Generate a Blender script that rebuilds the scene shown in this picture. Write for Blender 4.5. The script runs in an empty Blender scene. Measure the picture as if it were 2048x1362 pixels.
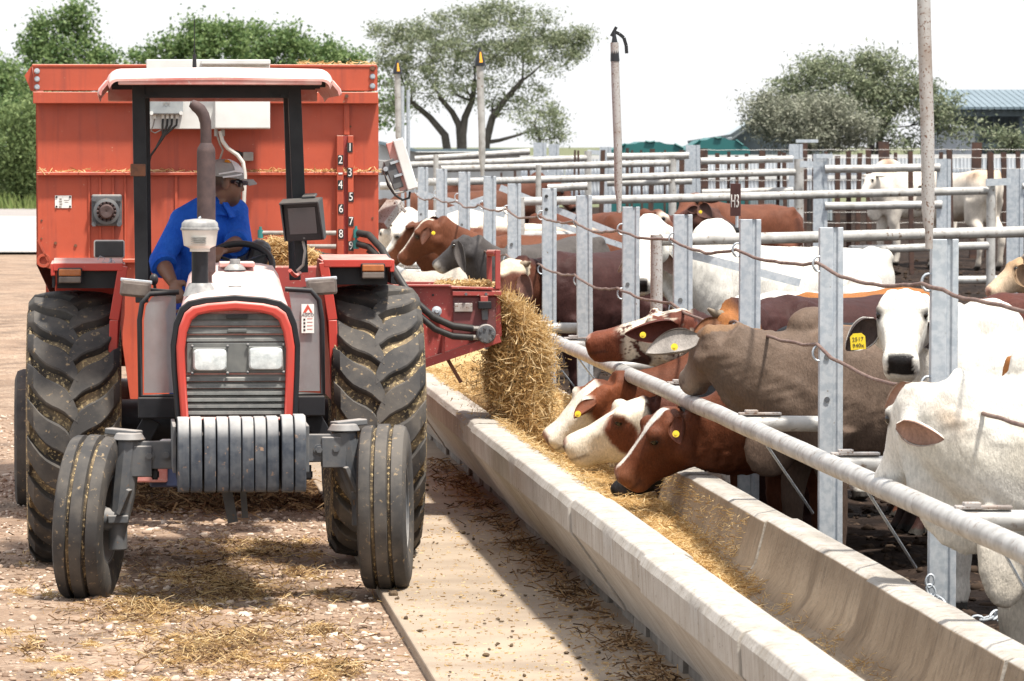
import bpy, math, random
import numpy as np
from mathutils import Vector, Matrix, Euler, noise as mnoise
random.seed(7); RNG = np.random.default_rng(7)
R = math.radians
SC = bpy.context.scene
COL = SC.collection

# ---------------------------------------------------------------- camera
FPX, CX, CY, HCAM, YH = 10000.0, 1024.0, 681.0, 2.2, 280.0
PITCH = math.atan((CY - YH) / FPX)
cam_data = bpy.data.cameras.new('camera')
cam_data.sensor_width = 36.0
cam_data.lens = FPX / 2048.0 * 36.0
cam_data.clip_start = 0.5
cam_data.clip_end = 5000
cam_data.dof.use_dof = True
cam_data.dof.focus_distance = 25.0
cam_data.dof.aperture_fstop = 16.0
cam = bpy.data.objects.new('camera', cam_data)
cam.location = (0, 0, HCAM)
cam.rotation_euler = (math.pi / 2 - PITCH, 0, 0)
COL.objects.link(cam)
SC.camera = cam

# ---------------------------------------------------------------- sky, sun, exposure
SUN_DIR = Vector((0.25, -0.30, 1.0)).normalized()
world = bpy.data.worlds.new('World')
SC.world = world
world.use_nodes = True
wn, wl = world.node_tree.nodes, world.node_tree.links
wn.clear()
w_out = wn.new('ShaderNodeOutputWorld')
w_bg = wn.new('ShaderNodeBackground'); w_bg.inputs['Strength'].default_value = 0.10
w_sky = wn.new('ShaderNodeTexSky'); w_sky.sky_type = 'NISHITA'; w_sky.sun_disc = False
w_sky.sun_elevation = math.asin(SUN_DIR.z)
w_sky.sun_rotation = math.atan2(SUN_DIR.x, SUN_DIR.y)
w_sky.air_density = 1.0; w_sky.dust_density = 3.0; w_sky.ozone_density = 1.0
w_mix = wn.new('ShaderNodeMix'); w_mix.data_type = 'RGBA'
w_tc = wn.new('ShaderNodeTexCoord')
w_no = wn.new('ShaderNodeTexNoise'); w_no.inputs['Scale'].default_value = 2.2; w_no.inputs['Detail'].default_value = 6
w_rp = wn.new('ShaderNodeMapRange'); w_rp.inputs['From Min'].default_value = 0.3; w_rp.inputs['From Max'].default_value = 0.75
w_rp.inputs['To Min'].default_value = 0.72; w_rp.inputs['To Max'].default_value = 0.50
wl.new(w_tc.outputs['Generated'], w_no.inputs['Vector'])
wl.new(w_no.outputs['Fac'], w_rp.inputs['Value'])
wl.new(w_rp.outputs['Result'], w_mix.inputs['Factor'])
wl.new(w_sky.outputs['Color'], w_mix.inputs['A'])
w_mix.inputs['B'].default_value = (9.5, 9.6, 9.8, 1)          # thin white cloud over the blue
wl.new(w_mix.outputs['Result'], w_bg.inputs['Color'])
wl.new(w_bg.outputs['Background'], w_out.inputs['Surface'])
sun_data = bpy.data.lights.new('sun', 'SUN')
sun_data.energy = 4.9; sun_data.angle = R(4.0); sun_data.color = (1.0, 0.95, 0.87)
sun = bpy.data.objects.new('sun', sun_data)
sun.rotation_euler = SUN_DIR.to_track_quat('Z', 'Y').to_euler()
sun.location = (20, -20, 60)
COL.objects.link(sun)
SC.view_settings.view_transform = 'Standard'
SC.view_settings.look = 'None'
SC.view_settings.exposure = 0.68
SC.view_settings.gamma = 1.0
SC.view_settings.use_curve_mapping = False
SC.cycles.use_denoising = True
SC.cycles.max_bounces = 8
SC.cycles.transparent_max_bounces = 12

# ---------------------------------------------------------------- pixel -> world helpers
_F = Vector((0, math.cos(PITCH), -math.sin(PITCH)))
_U = Vector((0, math.sin(PITCH), math.cos(PITCH)))
CAMP = Vector((0, 0, HCAM))
def ray(px, py):
    return _F + Vector((1, 0, 0)) * ((px - CX) / FPX) - _U * ((py - CY) / FPX)
def P(px, py, d):
    r = ray(px, py)
    return CAMP + r * (d / r.y)
THETA = math.atan(0.081)
class Frame:
    def __init__(s, ox, oy, th=THETA, oz=0.0):
        s.o = Vector((ox, oy, oz)); s.th = th
        s.u = Vector((-math.sin(th), math.cos(th), 0)); s.v = Vector((math.cos(th), math.sin(th), 0))
    def L(s, px, py, yl):
        r = ray(px, py)
        t = (yl - (CAMP - s.o).dot(s.u)) / r.dot(s.u)
        p = CAMP + r * t - s.o
        return Vector((p.dot(s.v), yl, p.z))
    def W(s, x, y, z):
        return s.o + s.v * x + s.u * y + Vector((0, 0, z))
LANE = Frame(0, 0)

# ---------------------------------------------------------------- mesh builder
def basis(d, up=None):
    d = Vector(d).normalized()
    up = Vector(up) if up is not None else (Vector((0, 0, 1)) if abs(d.z) < 0.95 else Vector((0, 1, 0)))
    a = d.cross(up)
    if a.length < 1e-6: a = d.cross(Vector((1, 0.3, 0)))
    a.normalize()
    return a, a.cross(d)
class MB:
    def __init__(s): s.v = []; s.f = []; s.m = []; s.cm = 0
    def mat(s, i): s.cm = i; return s
    def add(s, vs, fs):
        o = len(s.v); s.v += [tuple(p) for p in vs]
        s.f += [[i + o for i in f] for f in fs]; s.m += [s.cm] * len(fs)
        return s
    def box(s, c, size, rot=None):
        c = Vector(c); hx, hy, hz = [q / 2 for q in size]
        pts = [Vector((x * hx, y * hy, z * hz)) for z in (-1, 1) for y in (-1, 1) for x in (-1, 1)]
        if rot is not None:
            m = rot if isinstance(rot, Matrix) else Euler(rot).to_matrix()
            pts = [m @ p for p in pts]
        return s.add([c + p for p in pts], [(0, 2, 3, 1), (4, 5, 7, 6), (0, 1, 5, 4), (2, 6, 7, 3), (0, 4, 6, 2), (1, 3, 7, 5)])
    def bx(s, x0, x1, y0, y1, z0, z1):
        return s.box(((x0 + x1) / 2, (y0 + y1) / 2, (z0 + z1) / 2), (abs(x1 - x0), abs(y1 - y0), abs(z1 - z0)))
    def bar(s, p0, p1, w, h, up=None):
        p0, p1 = Vector(p0), Vector(p1); a, b = basis(p1 - p0, up)
        vs = [p + a * (i * w / 2) + b * (j * h / 2) for p in (p0, p1) for i, j in ((-1, -1), (1, -1), (1, 1), (-1, 1))]
        return s.add(vs, [(3, 2, 1, 0), (4, 5, 6, 7), (0, 1, 5, 4), (1, 2, 6, 5), (2, 3, 7, 6), (3, 0, 4, 7)])
    def tube(s, path, r, n=8, cap=True, up=None):
        path = [Vector(p) for p in path]
        rs = r if hasattr(r, '__len__') else [r] * len(path)
        rings = []; a0 = None
        for i, p in enumerate(path):
            d = (path[min(i + 1, len(path) - 1)] - path[max(i - 1, 0)])
            if a0 is None: a, b = basis(d, up)
            else:
                dn = d.normalized(); a = a0 - dn * a0.dot(dn)
                if a.length < 1e-6: a, b = basis(d)
                a.normalize(); b = a.cross(dn)
            a0 = a
            rings.append([p + (a * math.cos(t) + b * math.sin(t)) * rs[i] for t in (2 * math.pi * k / n for k in range(n))])
        return s.loft(rings, cap)
    def cyl(s, p0, p1, r0, r1=None, n=16, cap=True):
        return s.tube([p0, p1], [r0, r0 if r1 is None else r1], n, cap)
    def loft(s, rings, cap=True, closed=False):
        n = len(rings[0]); vs = [p for r in rings for p in r]; fs = []
        m = len(rings)
        for i in range(m if closed else m - 1):
            for k in range(n):
                a, b = i * n + k, i * n + (k + 1) % n
                c, d = ((i + 1) % m) * n + (k + 1) % n, ((i + 1) % m) * n + k
                fs.append((a, d, c, b))
        if cap and not closed:
            fs.append(list(range(n))); fs.append([(m - 1) * n + k for k in range(n - 1, -1, -1)])
        return s.add(vs, fs)
    def lathe(s, prof, c=(0, 0, 0), axis='z', n=32, closed=False):
        c = Vector(c); rings = []
        for k in range(n):
            t = 2 * math.pi * k / n; ct, st = math.cos(t), math.sin(t)
            if axis == 'z': rings.append([c + Vector((r * ct, r * st, h)) for r, h in prof])
            elif axis == 'x': rings.append([c + Vector((h, r * ct, r * st)) for r, h in prof])
            else: rings.append([c + Vector((r * st, h, r * ct)) for r, h in prof])
        m = len(prof); vs = [p for r in rings for p in r]; fs = []
        for k in range(n):
            k2 = (k + 1) % n
            for i in range(m if closed else m - 1):
                j = (i + 1) % m
                fs.append((k * m + i, k2 * m + i, k2 * m + j, k * m + j))
        return s.add(vs, fs)
    def prism(s, poly, fn, cap=True):
        n = len(poly); vs = [fn(p, 0) for p in poly] + [fn(p, 1) for p in poly]
        fs = [(k, (k + 1) % n, n + (k + 1) % n, n + k) for k in range(n)]
        if cap: fs += [list(range(n - 1, -1, -1)), list(range(n, 2 * n))]
        return s.add(vs, fs)
    def px(s, poly, x0, x1): return s.prism(poly, lambda p, k: (x1 if k else x0, p[0], p[1]))      # poly in (y,z)
    def py(s, poly, y0, y1): return s.prism(poly, lambda p, k: (p[0], y1 if k else y0, p[1]))      # poly in (x,z)
    def pz(s, poly, z0, z1): return s.prism(poly, lambda p, k: (p[0], p[1], z1 if k else z0))      # poly in (x,y)
    def ring(s, outer, inner, y0, y1):                                                          # frame between two loops in (x,z)
        n = len(outer)
        vs = [(p[0], y, p[1]) for y in (y0, y1) for lp in (outer, inner) for p in lp]; fs = []
        for k in range(n):
            j = (k + 1) % n
            fs += [(k, j, n + j, n + k), (2 * n + k, 3 * n + k, 3 * n + j, 2 * n + j), (k, 2 * n + k, 2 * n + j, j), (n + k, n + j, 3 * n + j, 3 * n + k)]
        return s.add(vs, fs)
    def ball(s, c, r, nu=12, nv=8, m=None):
        c = Vector(c); r = r if hasattr(r, '__len__') else (r, r, r); rings = []
        for j in range(nv + 1):
            ph = math.pi * j / nv; sr = max(math.sin(ph), 0.02)
            ring = []
            for k in range(nu):
                t = 2 * math.pi * k / nu
                p = Vector((r[0] * sr * math.cos(t), r[1] * sr * math.sin(t), r[2] * math.cos(ph)))
                ring.append(c + (m @ p if m is not None else p))
            rings.append(ring)
        return s.loft(rings)
    def mesh(s, name, mats, smooth=35):
        me = bpy.data.meshes.new(name); me.from_pydata(s.v, [], s.f)
        if mats is not None:
            for m in (mats if isinstance(mats, (list, tuple)) else [mats]): me.materials.append(m)
            if any(s.m): me.polygons.foreach_set('material_index', s.m)
        finish(me, smooth)
        return me
    def build(s, name, mats, parent=None, smooth=35, bevel=0, seg=2, loc=None, rot=None):
        o = bpy.data.objects.new(name, s.mesh(name, mats, smooth)); COL.objects.link(o)
        if parent is not None: o.parent = parent
        if loc is not None: o.location = loc
        if rot is not None: o.rotation_euler = rot
        if bevel:
            b = o.modifiers.new('edge', 'BEVEL'); b.width = bevel; b.segments = seg; b.limit_method = 'ANGLE'; b.angle_limit = R(40)
        return o
def finish(me, smooth=35):
    import bmesh
    bm = bmesh.new(); bm.from_mesh(me); bmesh.ops.recalc_face_normals(bm, faces=bm.faces); bm.to_mesh(me); bm.free()
    if smooth:
        me.shade_smooth()
        if smooth < 180: me.set_sharp_from_angle(angle=R(smooth))
def mesh_np(name, V, Fq, mat, smooth=False, n=4):
    me = bpy.data.meshes.new(name); V = np.asarray(V, np.float32); Fq = np.asarray(Fq, np.int32)
    me.vertices.add(len(V)); me.vertices.foreach_set('co', V.ravel())
    me.loops.add(Fq.size); me.loops.foreach_set('vertex_index', Fq.ravel())
    me.polygons.add(len(Fq)); me.polygons.foreach_set('loop_start', np.arange(0, Fq.size, n, dtype=np.int32))
    me.polygons.foreach_set('loop_total', np.full(len(Fq), n, np.int32))
    for m in (mat if isinstance(mat, (list, tuple)) else [mat]): me.materials.append(m)
    me.update(calc_edges=True); me.validate()
    if smooth: me.shade_smooth()
    return me
def link(name, me, parent=None, loc=None, rot=None):
    o = bpy.data.objects.new(name, me); COL.objects.link(o)
    if parent is not None: o.parent = parent
    if loc is not None: o.location = loc
    if rot is not None: o.rotation_euler = rot
    return o
def tag(o, label=None, cat=None, group=None, kind=None):
    if label: o['label'] = label
    if cat: o['category'] = cat
    if group: o['group'] = group
    if kind: o['kind'] = kind
    return o
def thing(name, label, cat, loc=(0, 0, 0), rot=0.0, group=None):
    o = bpy.data.objects.new(name, None); COL.objects.link(o)
    o.location = loc; o.rotation_euler = (0, 0, rot); o.empty_display_size = 0.1
    return tag(o, label, cat, group)
def copy_tree(o, parent=None):
    c = o.copy(); COL.objects.link(c)
    if parent is not None: c.parent = parent
    for ch in list(o.children): copy_tree(ch, c)
    return c
def text_mesh(txt, size, mat, depth=0.002, sx=1.0):
    cu = bpy.data.curves.new('t', 'FONT'); cu.body = txt; cu.size = size; cu.extrude = depth
    cu.align_x = 'CENTER'; cu.align_y = 'CENTER'; cu.resolution_u = 3
    ob = bpy.data.objects.new('t', cu); COL.objects.link(ob)
    dg = bpy.context.evaluated_depsgraph_get()
    me = bpy.data.meshes.new_from_object(ob.evaluated_get(dg))
    bpy.data.objects.remove(ob); bpy.data.curves.remove(cu)
    me.materials.clear(); me.materials.append(mat)
    if sx != 1.0:
        for v in me.vertices: v.co.x *= sx
    return me
def text(name, txt, size, mat, parent, loc, rot=(math.pi / 2, 0, 0), sx=1.0, depth=0.002):
    return link(name, text_mesh(txt, size, mat, depth, sx), parent, loc, rot)

# ---------------------------------------------------------------- materials
def new_mat(name):
    m = bpy.data.materials.new(name); m.use_nodes = True
    nt = m.node_tree
    return m, nt.nodes, nt.links, nt.nodes['Principled BSDF']
def coords(N, L, stretch=(1, 1, 1), rnd=True):
    tc = N.new('ShaderNodeTexCoord'); mp = N.new('ShaderNodeMapping')
    mp.inputs['Scale'].default_value = stretch
    L.new(tc.outputs['Object'], mp.inputs['Vector'])
    if rnd:
        oi = N.new('ShaderNodeObjectInfo'); ml = N.new('ShaderNodeMath'); ml.operation = 'MULTIPLY'; ml.inputs[1].default_value = 37.0
        L.new(oi.outputs['Random'], ml.inputs[0]); L.new(ml.outputs[0], mp.inputs['Location'])
    return mp.outputs['Vector']
def nz(N, L, vec, scale, detail=5, rough=0.6):
    n = N.new('ShaderNodeTexNoise'); n.inputs['Scale'].default_value = scale; n.inputs['Detail'].default_value = detail
    n.inputs['Roughness'].default_value = rough
    L.new(vec, n.inputs['Vector']); return n.outputs['Fac']
def rng(N, L, val, a, b, lo=0.0, hi=1.0):
    n = N.new('ShaderNodeMapRange'); n.inputs['From Min'].default_value = a; n.inputs['From Max'].default_value = b
    n.inputs['To Min'].default_value = lo; n.inputs['To Max'].default_value = hi
    L.new(val, n.inputs['Value']); return n.outputs['Result']
def mixc(N, L, fac, a, b, mode='MIX'):
    n = N.new('ShaderNodeMix'); n.data_type = 'RGBA'; n.blend_type = mode
    for k, v in (('Factor', fac), ('A', a), ('B', b)):
        if isinstance(v, (int, float)): n.inputs[k].default_value = v
        elif isinstance(v, (tuple, list)): n.inputs[k].default_value = (*v[:3], 1)
        else: L.new(v, n.inputs[k])
    return n.outputs['Result']
def bump(N, L, B, height, strength=0.3, dist=0.01, prev=None):
    b = N.new('ShaderNodeBump'); b.inputs['Strength'].default_value = strength; b.inputs['Distance'].default_value = dist
    L.new(height, b.inputs['Height'])
    if prev is not None: L.new(prev, b.inputs['Normal'])
    L.new(b.outputs['Normal'], B.inputs['Normal']); return b.outputs['Normal']
def pm(name, c1, c2=None, scale=8, lo=0.35, hi=0.65, rough=0.6, metal=0.0, bs=0.15, bscale=60, bd=0.004,
       spots=None, sscale=90, slo=0.62, shi=0.68, stretch=(1, 1, 1), streak=None, st_amt=0.5, spec=0.5, dust=None, dust_amt=0.5):
    m, N, L, B = new_mat(name)
    v = coords(N, L, stretch); v1 = coords(N, L)
    col = c1
    if c2 is not None: col = mixc(N, L, rng(N, L, nz(N, L, v, scale), lo, hi), c1, c2)
    if streak is not None:
        vs = coords(N, L, (14, 14, 0.9))
        col = mixc(N, L, rng(N, L, nz(N, L, vs, 1.6, 4), 0.5, 0.72, 0, st_amt), col, streak)
    if spots is not None: col = mixc(N, L, rng(N, L, nz(N, L, v1, sscale, 3), slo, shi), col, spots)
    if dust is not None:
        g = N.new('ShaderNodeNewGeometry'); sp = N.new('ShaderNodeSeparateXYZ'); L.new(g.outputs['Normal'], sp.inputs[0])
        up = rng(N, L, sp.outputs['Z'], 0.15, 0.9, 0, dust_amt)
        pa = rng(N, L, nz(N, L, v1, 5, 6), 0.3, 0.65, 0.45, 1.0)
        ml = N.new('ShaderNodeMath'); ml.operation = 'MULTIPLY'; L.new(up, ml.inputs[0]); L.new(pa, ml.inputs[1])
        col = mixc(N, L, ml.outputs[0], col, dust)
    if isinstance(col, (tuple, list)): B.inputs['Base Color'].default_value = (*col[:3], 1)
    else: L.new(col, B.inputs['Base Color'])
    B.inputs['Metallic'].default_value = metal; B.inputs['Specular IOR Level'].default_value = spec
    if isinstance(rough, tuple): L.new(rng(N, L, nz(N, L, v1, 12), 0.3, 0.7, rough[0], rough[1]), B.inputs['Roughness'])
    else: B.inputs['Roughness'].default_value = rough
    if bs: bump(N, L, B, nz(N, L, v1, bscale, 4), bs, bd)
    return m
M = {}
M['galv'] = pm('galvanised_steel', (.47, .50, .53), (.36, .40, .44), 30, .42, .6, rough=(.38, .6), metal=.25, bs=.12, bscale=90, spots=(.20, .17, .13), sscale=26, slo=.70, shi=.76)
M['pipe'] = pm('galvanised_pipe', (.46, .45, .43), (.31, .30, .28), 9, .4, .65, rough=(.4, .6), metal=.15, bs=.08, spots=(.17, .12, .085), sscale=22, slo=.60, shi=.72)
M['rustpipe'] = pm('rusting_pipe', (.40, .38, .365), (.27, .215, .18), 6, .45, .7, rough=.65, metal=.1, bs=.2, spots=(.15, .075, .045), sscale=95, slo=.58, shi=.64)
M['rust'] = pm('rust', (.10, .05, .035), (.19, .08, .04), 14, rough=.85, bs=.3, bscale=40)
M['darkrust'] = pm('dark_rusted_steel', (.045, .026, .022), (.09, .045, .03), 9, rough=.85, bs=.2)
M['cable'] = pm('rusted_wire_rope', (.13, .07, .055), (.22, .15, .12), 12, rough=.7, metal=.2, bs=.4, bscale=120)
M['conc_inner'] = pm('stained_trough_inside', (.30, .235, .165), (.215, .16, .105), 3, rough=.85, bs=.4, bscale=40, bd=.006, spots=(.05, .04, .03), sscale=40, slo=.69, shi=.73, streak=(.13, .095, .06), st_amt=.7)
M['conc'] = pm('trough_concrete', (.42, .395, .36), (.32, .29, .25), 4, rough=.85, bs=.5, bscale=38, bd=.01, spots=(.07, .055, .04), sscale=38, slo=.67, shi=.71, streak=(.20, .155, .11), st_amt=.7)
M['conc_dark'] = pm('footing_concrete_shaded', (.24, .215, .185), (.13, .11, .09), 6, rough=.9, bs=.5, bscale=30, bd=.01)  # darker than the trough: shade under the overhanging wall put into the colour
M['slab'] = pm('slab_concrete', (.36, .285, .21), (.235, .18, .13), 1.3, .35, .65, rough=.88, bs=.3, bscale=70, spots=(.52, .41, .25), sscale=130, slo=.66, shi=.72)
M['red'] = pm('dusty_red_paint', (.50, .045, .03), (.42, .05, .035), 5, rough=(.35, .55), bs=.04, spots=(.5, .33, .24), sscale=70, slo=.71, shi=.76, dust=(.62, .46, .40), dust_amt=.75)
M['redfade'] = pm('faded_red_paint', (.50, .16, .14), (.60, .36, .32), 6, rough=.5, bs=.05, spots=(.55, .45, .4), sscale=60, slo=.62, shi=.72, dust=(.74, .62, .58), dust_amt=.9)
M['orange'] = pm('orange_red_paint', (.47, .080, .036), (.385, .068, .034), 1.7, .38, .62, rough=(.42, .65), bs=.1, bscale=14, bd=.012, spots=(.50, .30, .20), sscale=42, slo=.70, shi=.78, streak=(.21, .045, .032), st_amt=.5, dust=(.62, .50, .40), dust_amt=.9)
M['chute'] = pm('chute_red_paint', (.36, .055, .045), (.27, .05, .045), 5, rough=.5, bs=.08, spots=(.45, .30, .24), sscale=60, slo=.64, shi=.7, dust=(.5, .38, .3), dust_amt=.7)
M['black'] = pm('black_paint', (.010, .0105, .013), (.017, .018, .021), 8, rough=(.4, .6), bs=.05, dust=(.2, .175, .15), dust_amt=.3, spec=.3)
M['plastic'] = pm('dark_plastic', (.02, .021, .024), (.035, .036, .04), 10, rough=.45, bs=.05, dust=(.25, .23, .2), dust_amt=.4)
M['screen'] = pm('display_glass', (.02, .024, .03), rough=.12, bs=0)
M['weight'] = pm('worn_grey_iron', (.036, .044, .058), (.075, .083, .095), 16, .4, .62, rough=(.55, .75), bs=.3, bscale=40, spots=(.24, .16, .11), sscale=26, slo=.63, shi=.70, dust=(.55, .53, .5), dust_amt=.9, streak=(.13, .13, .13), st_amt=.35, spec=.25)
M['iron'] = pm('grey_iron', (.07, .078, .09), (.12, .12, .12), 12, rough=.6, metal=.0, bs=.15, bscale=40, spots=(.2, .12, .07), sscale=40, slo=.66, shi=.72, dust=(.5, .45, .4), dust_amt=.6)
M['rubber'] = pm('worn_rubber', (.052, .050, .049), (.115, .103, .090), 5, .4, .66, rough=.82, bs=.25, bscale=60, spots=(.28, .21, .13), sscale=34, slo=.62, shi=.72, spec=.25)
M['rubber_dusty'] = pm('dusty_rubber', (.055, .046, .038), (.24, .18, .11), 8, .42, .62, rough=.9, bs=.6, bscale=45, bd=.01, spots=(.50, .38, .20), sscale=62, slo=.55, shi=.61, spec=.2)
M['grille'] = pm('grille_grey', (.055, .058, .058), (.10, .105, .10), 10, rough=.6, bs=.15, dust=(.36, .345, .31), dust_amt=.75, streak=(.16, .15, .14), st_amt=.5)
M['grille_dark'] = pm('grille_black', (.02, .021, .021), rough=.7, bs=0)  # even near-black of the grille backing panel
M['panelgrey'] = pm('lamp_panel_grey', (.095, .10, .098), (.15, .15, .14), 9, rough=.45, bs=.05)
M['lens'] = pm('headlamp_lens', (.42, .45, .45), (.74, .76, .74), 16, rough=.15, bs=.3, bscale=50)
M['amber'] = pm('amber_lens', (.42, .14, .04), (.32, .10, .03), 30, rough=.3, bs=.2, bscale=60)
M['clear'] = pm('dusty_clear_lens', (.17, .14, .12), (.10, .08, .07), 15, rough=.3, bs=.1)
M['muffler'] = pm('heat_rusted_muffler', (.062, .042, .042), (.10, .065, .06), 20, rough=.75, metal=.3, bs=.2, bscale=80)
M['white'] = pm('white_paint', (.70, .70, .68), (.55, .54, .51), 4, .4, .75, rough=.4, bs=.04, spots=(.4, .33, .26), sscale=30, slo=.72, shi=.78)
M['whiteplastic'] = pm('milky_bowl_plastic', (.62, .60, .55), (.5, .47, .42), 10, rough=.35, bs=.05)
M['domegrey'] = pm('grey_cap_plastic', (.16, .16, .16), (.30, .30, .29), 18, .4, .65, rough=.45, bs=.1, dust=(.45, .43, .4), dust_amt=.5)
M['label'] = pm('label_white', (.75, .74, .70), rough=.5, bs=0)
M['ink'] = pm('label_black', (.02, .02, .02), rough=.6, bs=0)
M['inkred'] = pm('label_red', (.5, .07, .04), rough=.6, bs=0)
M['boxgrey'] = pm('junction_box_grey', (.24, .26, .27), (.32, .34, .34), 12, rough=.45, bs=.05)
M['hose'] = pm('hydraulic_hose', (.016, .016, .018), (.03, .028, .026), 18, rough=.5, bs=.15, dust=(.2, .17, .13), dust_amt=.12, spec=.3)
M['hose_grey'] = pm('grey_cable_sheath', (.22, .20, .18), (.32, .30, .27), 14, rough=.6, bs=.1)
M['teal'] = pm('teal_fitting', (.03, .20, .19), rough=.4, bs=.05)
M['yellow'] = pm('yellow_tag_plastic', (.78, .58, .02), (.7, .5, .03), 40, rough=.4, bs=.03)
M['tape_black'] = pm('black_tape', (.012, .012, .014), rough=.35, bs=.1)
M['tape_yellow'] = pm('yellow_tape', (.72, .32, .015), rough=.4, bs=.05)
M['sign'] = pm('maroon_sign', (.07, .022, .02), (.10, .035, .03), 14, rough=.5, bs=.05)
M['signwhite'] = pm('sign_letter_white', (.72, .70, .66), rough=.5, bs=0)
M['straw'] = pm('straw', (.46, .31, .10), (.56, .42, .18), 6, rough=.85, bs=0)
M['straw_dark'] = pm('old_straw', (.13, .08, .035), (.28, .19, .08), 4, rough=.9, bs=0)
M['feedbed'] = pm('chopped_feed', (.60, .43, .20), (.36, .235, .10), 34, .35, .65, rough=.95, bs=.9, bscale=70, bd=.02)
M['manure'] = pm('old_hay_and_manure', (.085, .055, .032), (.16, .11, .06), 14, rough=.95, bs=.9, bscale=40, bd=.03)
def stone_mat():
    m, N, L, B = new_mat('gravel_stone')
    g = N.new('ShaderNodeNewGeometry'); cr = N.new('ShaderNodeValToRGB')
    e = cr.color_ramp.elements; e[0].position = 0; e[0].color = (.16, .10, .065, 1); e[1].position = 1; e[1].color = (.60, .50, .41, 1)
    e2 = cr.color_ramp.elements.new(.45); e2.color = (.33, .225, .155, 1)
    L.new(g.outputs['Random Per Island'], cr.inputs[0]); L.new(cr.outputs[0], B.inputs['Base Color'])
    B.inputs['Roughness'].default_value = .85
    bump(N, L, B, nz(N, L, coords(N, L), 90, 3), .3, .004)
    return m
M['stone'] = stone_mat()
def strand_mat(name, ca, cb, cc):
    m, N, L, B = new_mat(name)
    g = N.new('ShaderNodeNewGeometry'); cr = N.new('ShaderNodeValToRGB')
    e = cr.color_ramp.elements; e[0].color = (*ca, 1); e[1].color = (*cc, 1); cr.color_ramp.elements.new(.5).color = (*cb, 1)
    L.new(g.outputs['Random Per Island'], cr.inputs[0]); L.new(cr.outputs[0], B.inputs['Base Color'])
    B.inputs['Roughness'].default_value = .7; B.inputs['Specular IOR Level'].default_value = .25
    t = N.new('ShaderNodeBsdfTranslucent'); L.new(cr.outputs[0], t.inputs['Color'])
    mx = N.new('ShaderNodeMixShader'); mx.inputs[0].default_value = .45
    L.new(B.outputs[0], mx.inputs[1]); L.new(t.outputs[0], mx.inputs[2]); L.new(mx.outputs[0], N['Material Output'].inputs['Surface'])
    return m
M['strand'] = strand_mat('straw_strands', (.32, .185, .07), (.60, .41, .175), (.82, .66, .40))
M['strand_old'] = strand_mat('old_straw_strands', (.05, .029, .017), (.23, .135, .068), (.54, .37, .20))
def leaf_mat(name, ca, cb, tr=.25):
    m, N, L, B = new_mat(name)
    g = N.new('ShaderNodeNewGeometry')
    c = mixc(N, L, g.outputs['Random Per Island'], ca, cb)
    L.new(c, B.inputs['Base Color']); B.inputs['Roughness'].default_value = .6; B.inputs['Specular IOR Level'].default_value = .3
    t = N.new('ShaderNodeBsdfTranslucent'); L.new(c, t.inputs['Color'])
    mx = N.new('ShaderNodeMixShader'); mx.inputs[0].default_value = tr
    L.new(B.outputs[0], mx.inputs[1]); L.new(t.outputs[0], mx.inputs[2])
    L.new(mx.outputs[0], N['Material Output'].inputs['Surface'])
    return m
M['leaf_green'] = leaf_mat('broad_leaves', (.06, .12, .04), (.25, .33, .13), .38)
M['leaf_acacia'] = leaf_mat('acacia_leaves', (.10, .135, .07), (.29, .31, .20))
M['leaf_grey'] = leaf_mat('grey_green_leaves', (.16, .175, .12), (.33, .33, .26))
M['leaf_bush'] = leaf_mat('bush_leaves', (.09, .14, .05), (.22, .28, .11), .35)
M['bark'] = pm('bark', (.05, .042, .038), (.085, .075, .068), 9, rough=.9, bs=.4)
M['glass'] = None
def dusty_clear():
    m, N, L, B = new_mat('dusty_clear_plastic')
    v = coords(N, L)
    B.inputs['Roughness'].default_value = .35
    L.new(mixc(N, L, nz(N, L, v, 9, 6), (.20, .205, .21), (.33, .335, .34)), B.inputs['Base Color'])
    t = N.new('ShaderNodeBsdfTransparent'); mx = N.new('ShaderNodeMixShader')
    L.new(rng(N, L, nz(N, L, coords(N, L, (1, 1, .4)), 6, 6), .3, .7, .55, .88), mx.inputs[0])
    L.new(t.outputs[0], mx.inputs[1]); L.new(B.outputs[0], mx.inputs[2])
    L.new(mx.outputs[0], N['Material Output'].inputs['Surface'])
    return m
M['glass'] = dusty_clear()
def strands(name, pts, nrm_jit, length, width, mat, parent=None, flat=.35, seed=1, curl=.25):
    """thin bent blades, 2 quads each; pts Nx3"""
    r = np.random.default_rng(seed); n = len(pts)
    th = r.uniform(0, 2 * np.pi, n); el = r.normal(0, flat, n)
    d = np.stack([np.cos(th) * np.cos(el), np.sin(th) * np.cos(el), np.sin(el)], 1)
    L_ = length * r.uniform(.4, 1.5, n)[:, None]; W_ = width * r.uniform(.6, 1.4, n)[:, None]
    up = r.normal(0, 1, (n, 3)); s = np.cross(d, up); s /= np.linalg.norm(s, axis=1)[:, None] + 1e-9
    b = np.cross(s, d); mid = pts + b * L_ * r.normal(0, curl, n)[:, None] * .5
    a, c = pts - d * L_ / 2, pts + d * L_ / 2
    V = np.stack([a - s * W_ / 2, a + s * W_ / 2, mid + s * W_ / 2, mid - s * W_ / 2, c + s * W_ / 2, c - s * W_ / 2], 1).reshape(-1, 3)
    o = np.arange(n)[:, None] * 6
    F = np.concatenate([o + [[0, 1, 2, 3]], o + [[3, 2, 4, 5]]], 0)
    return link(name, mesh_np(name, V, F, mat), parent)
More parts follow.
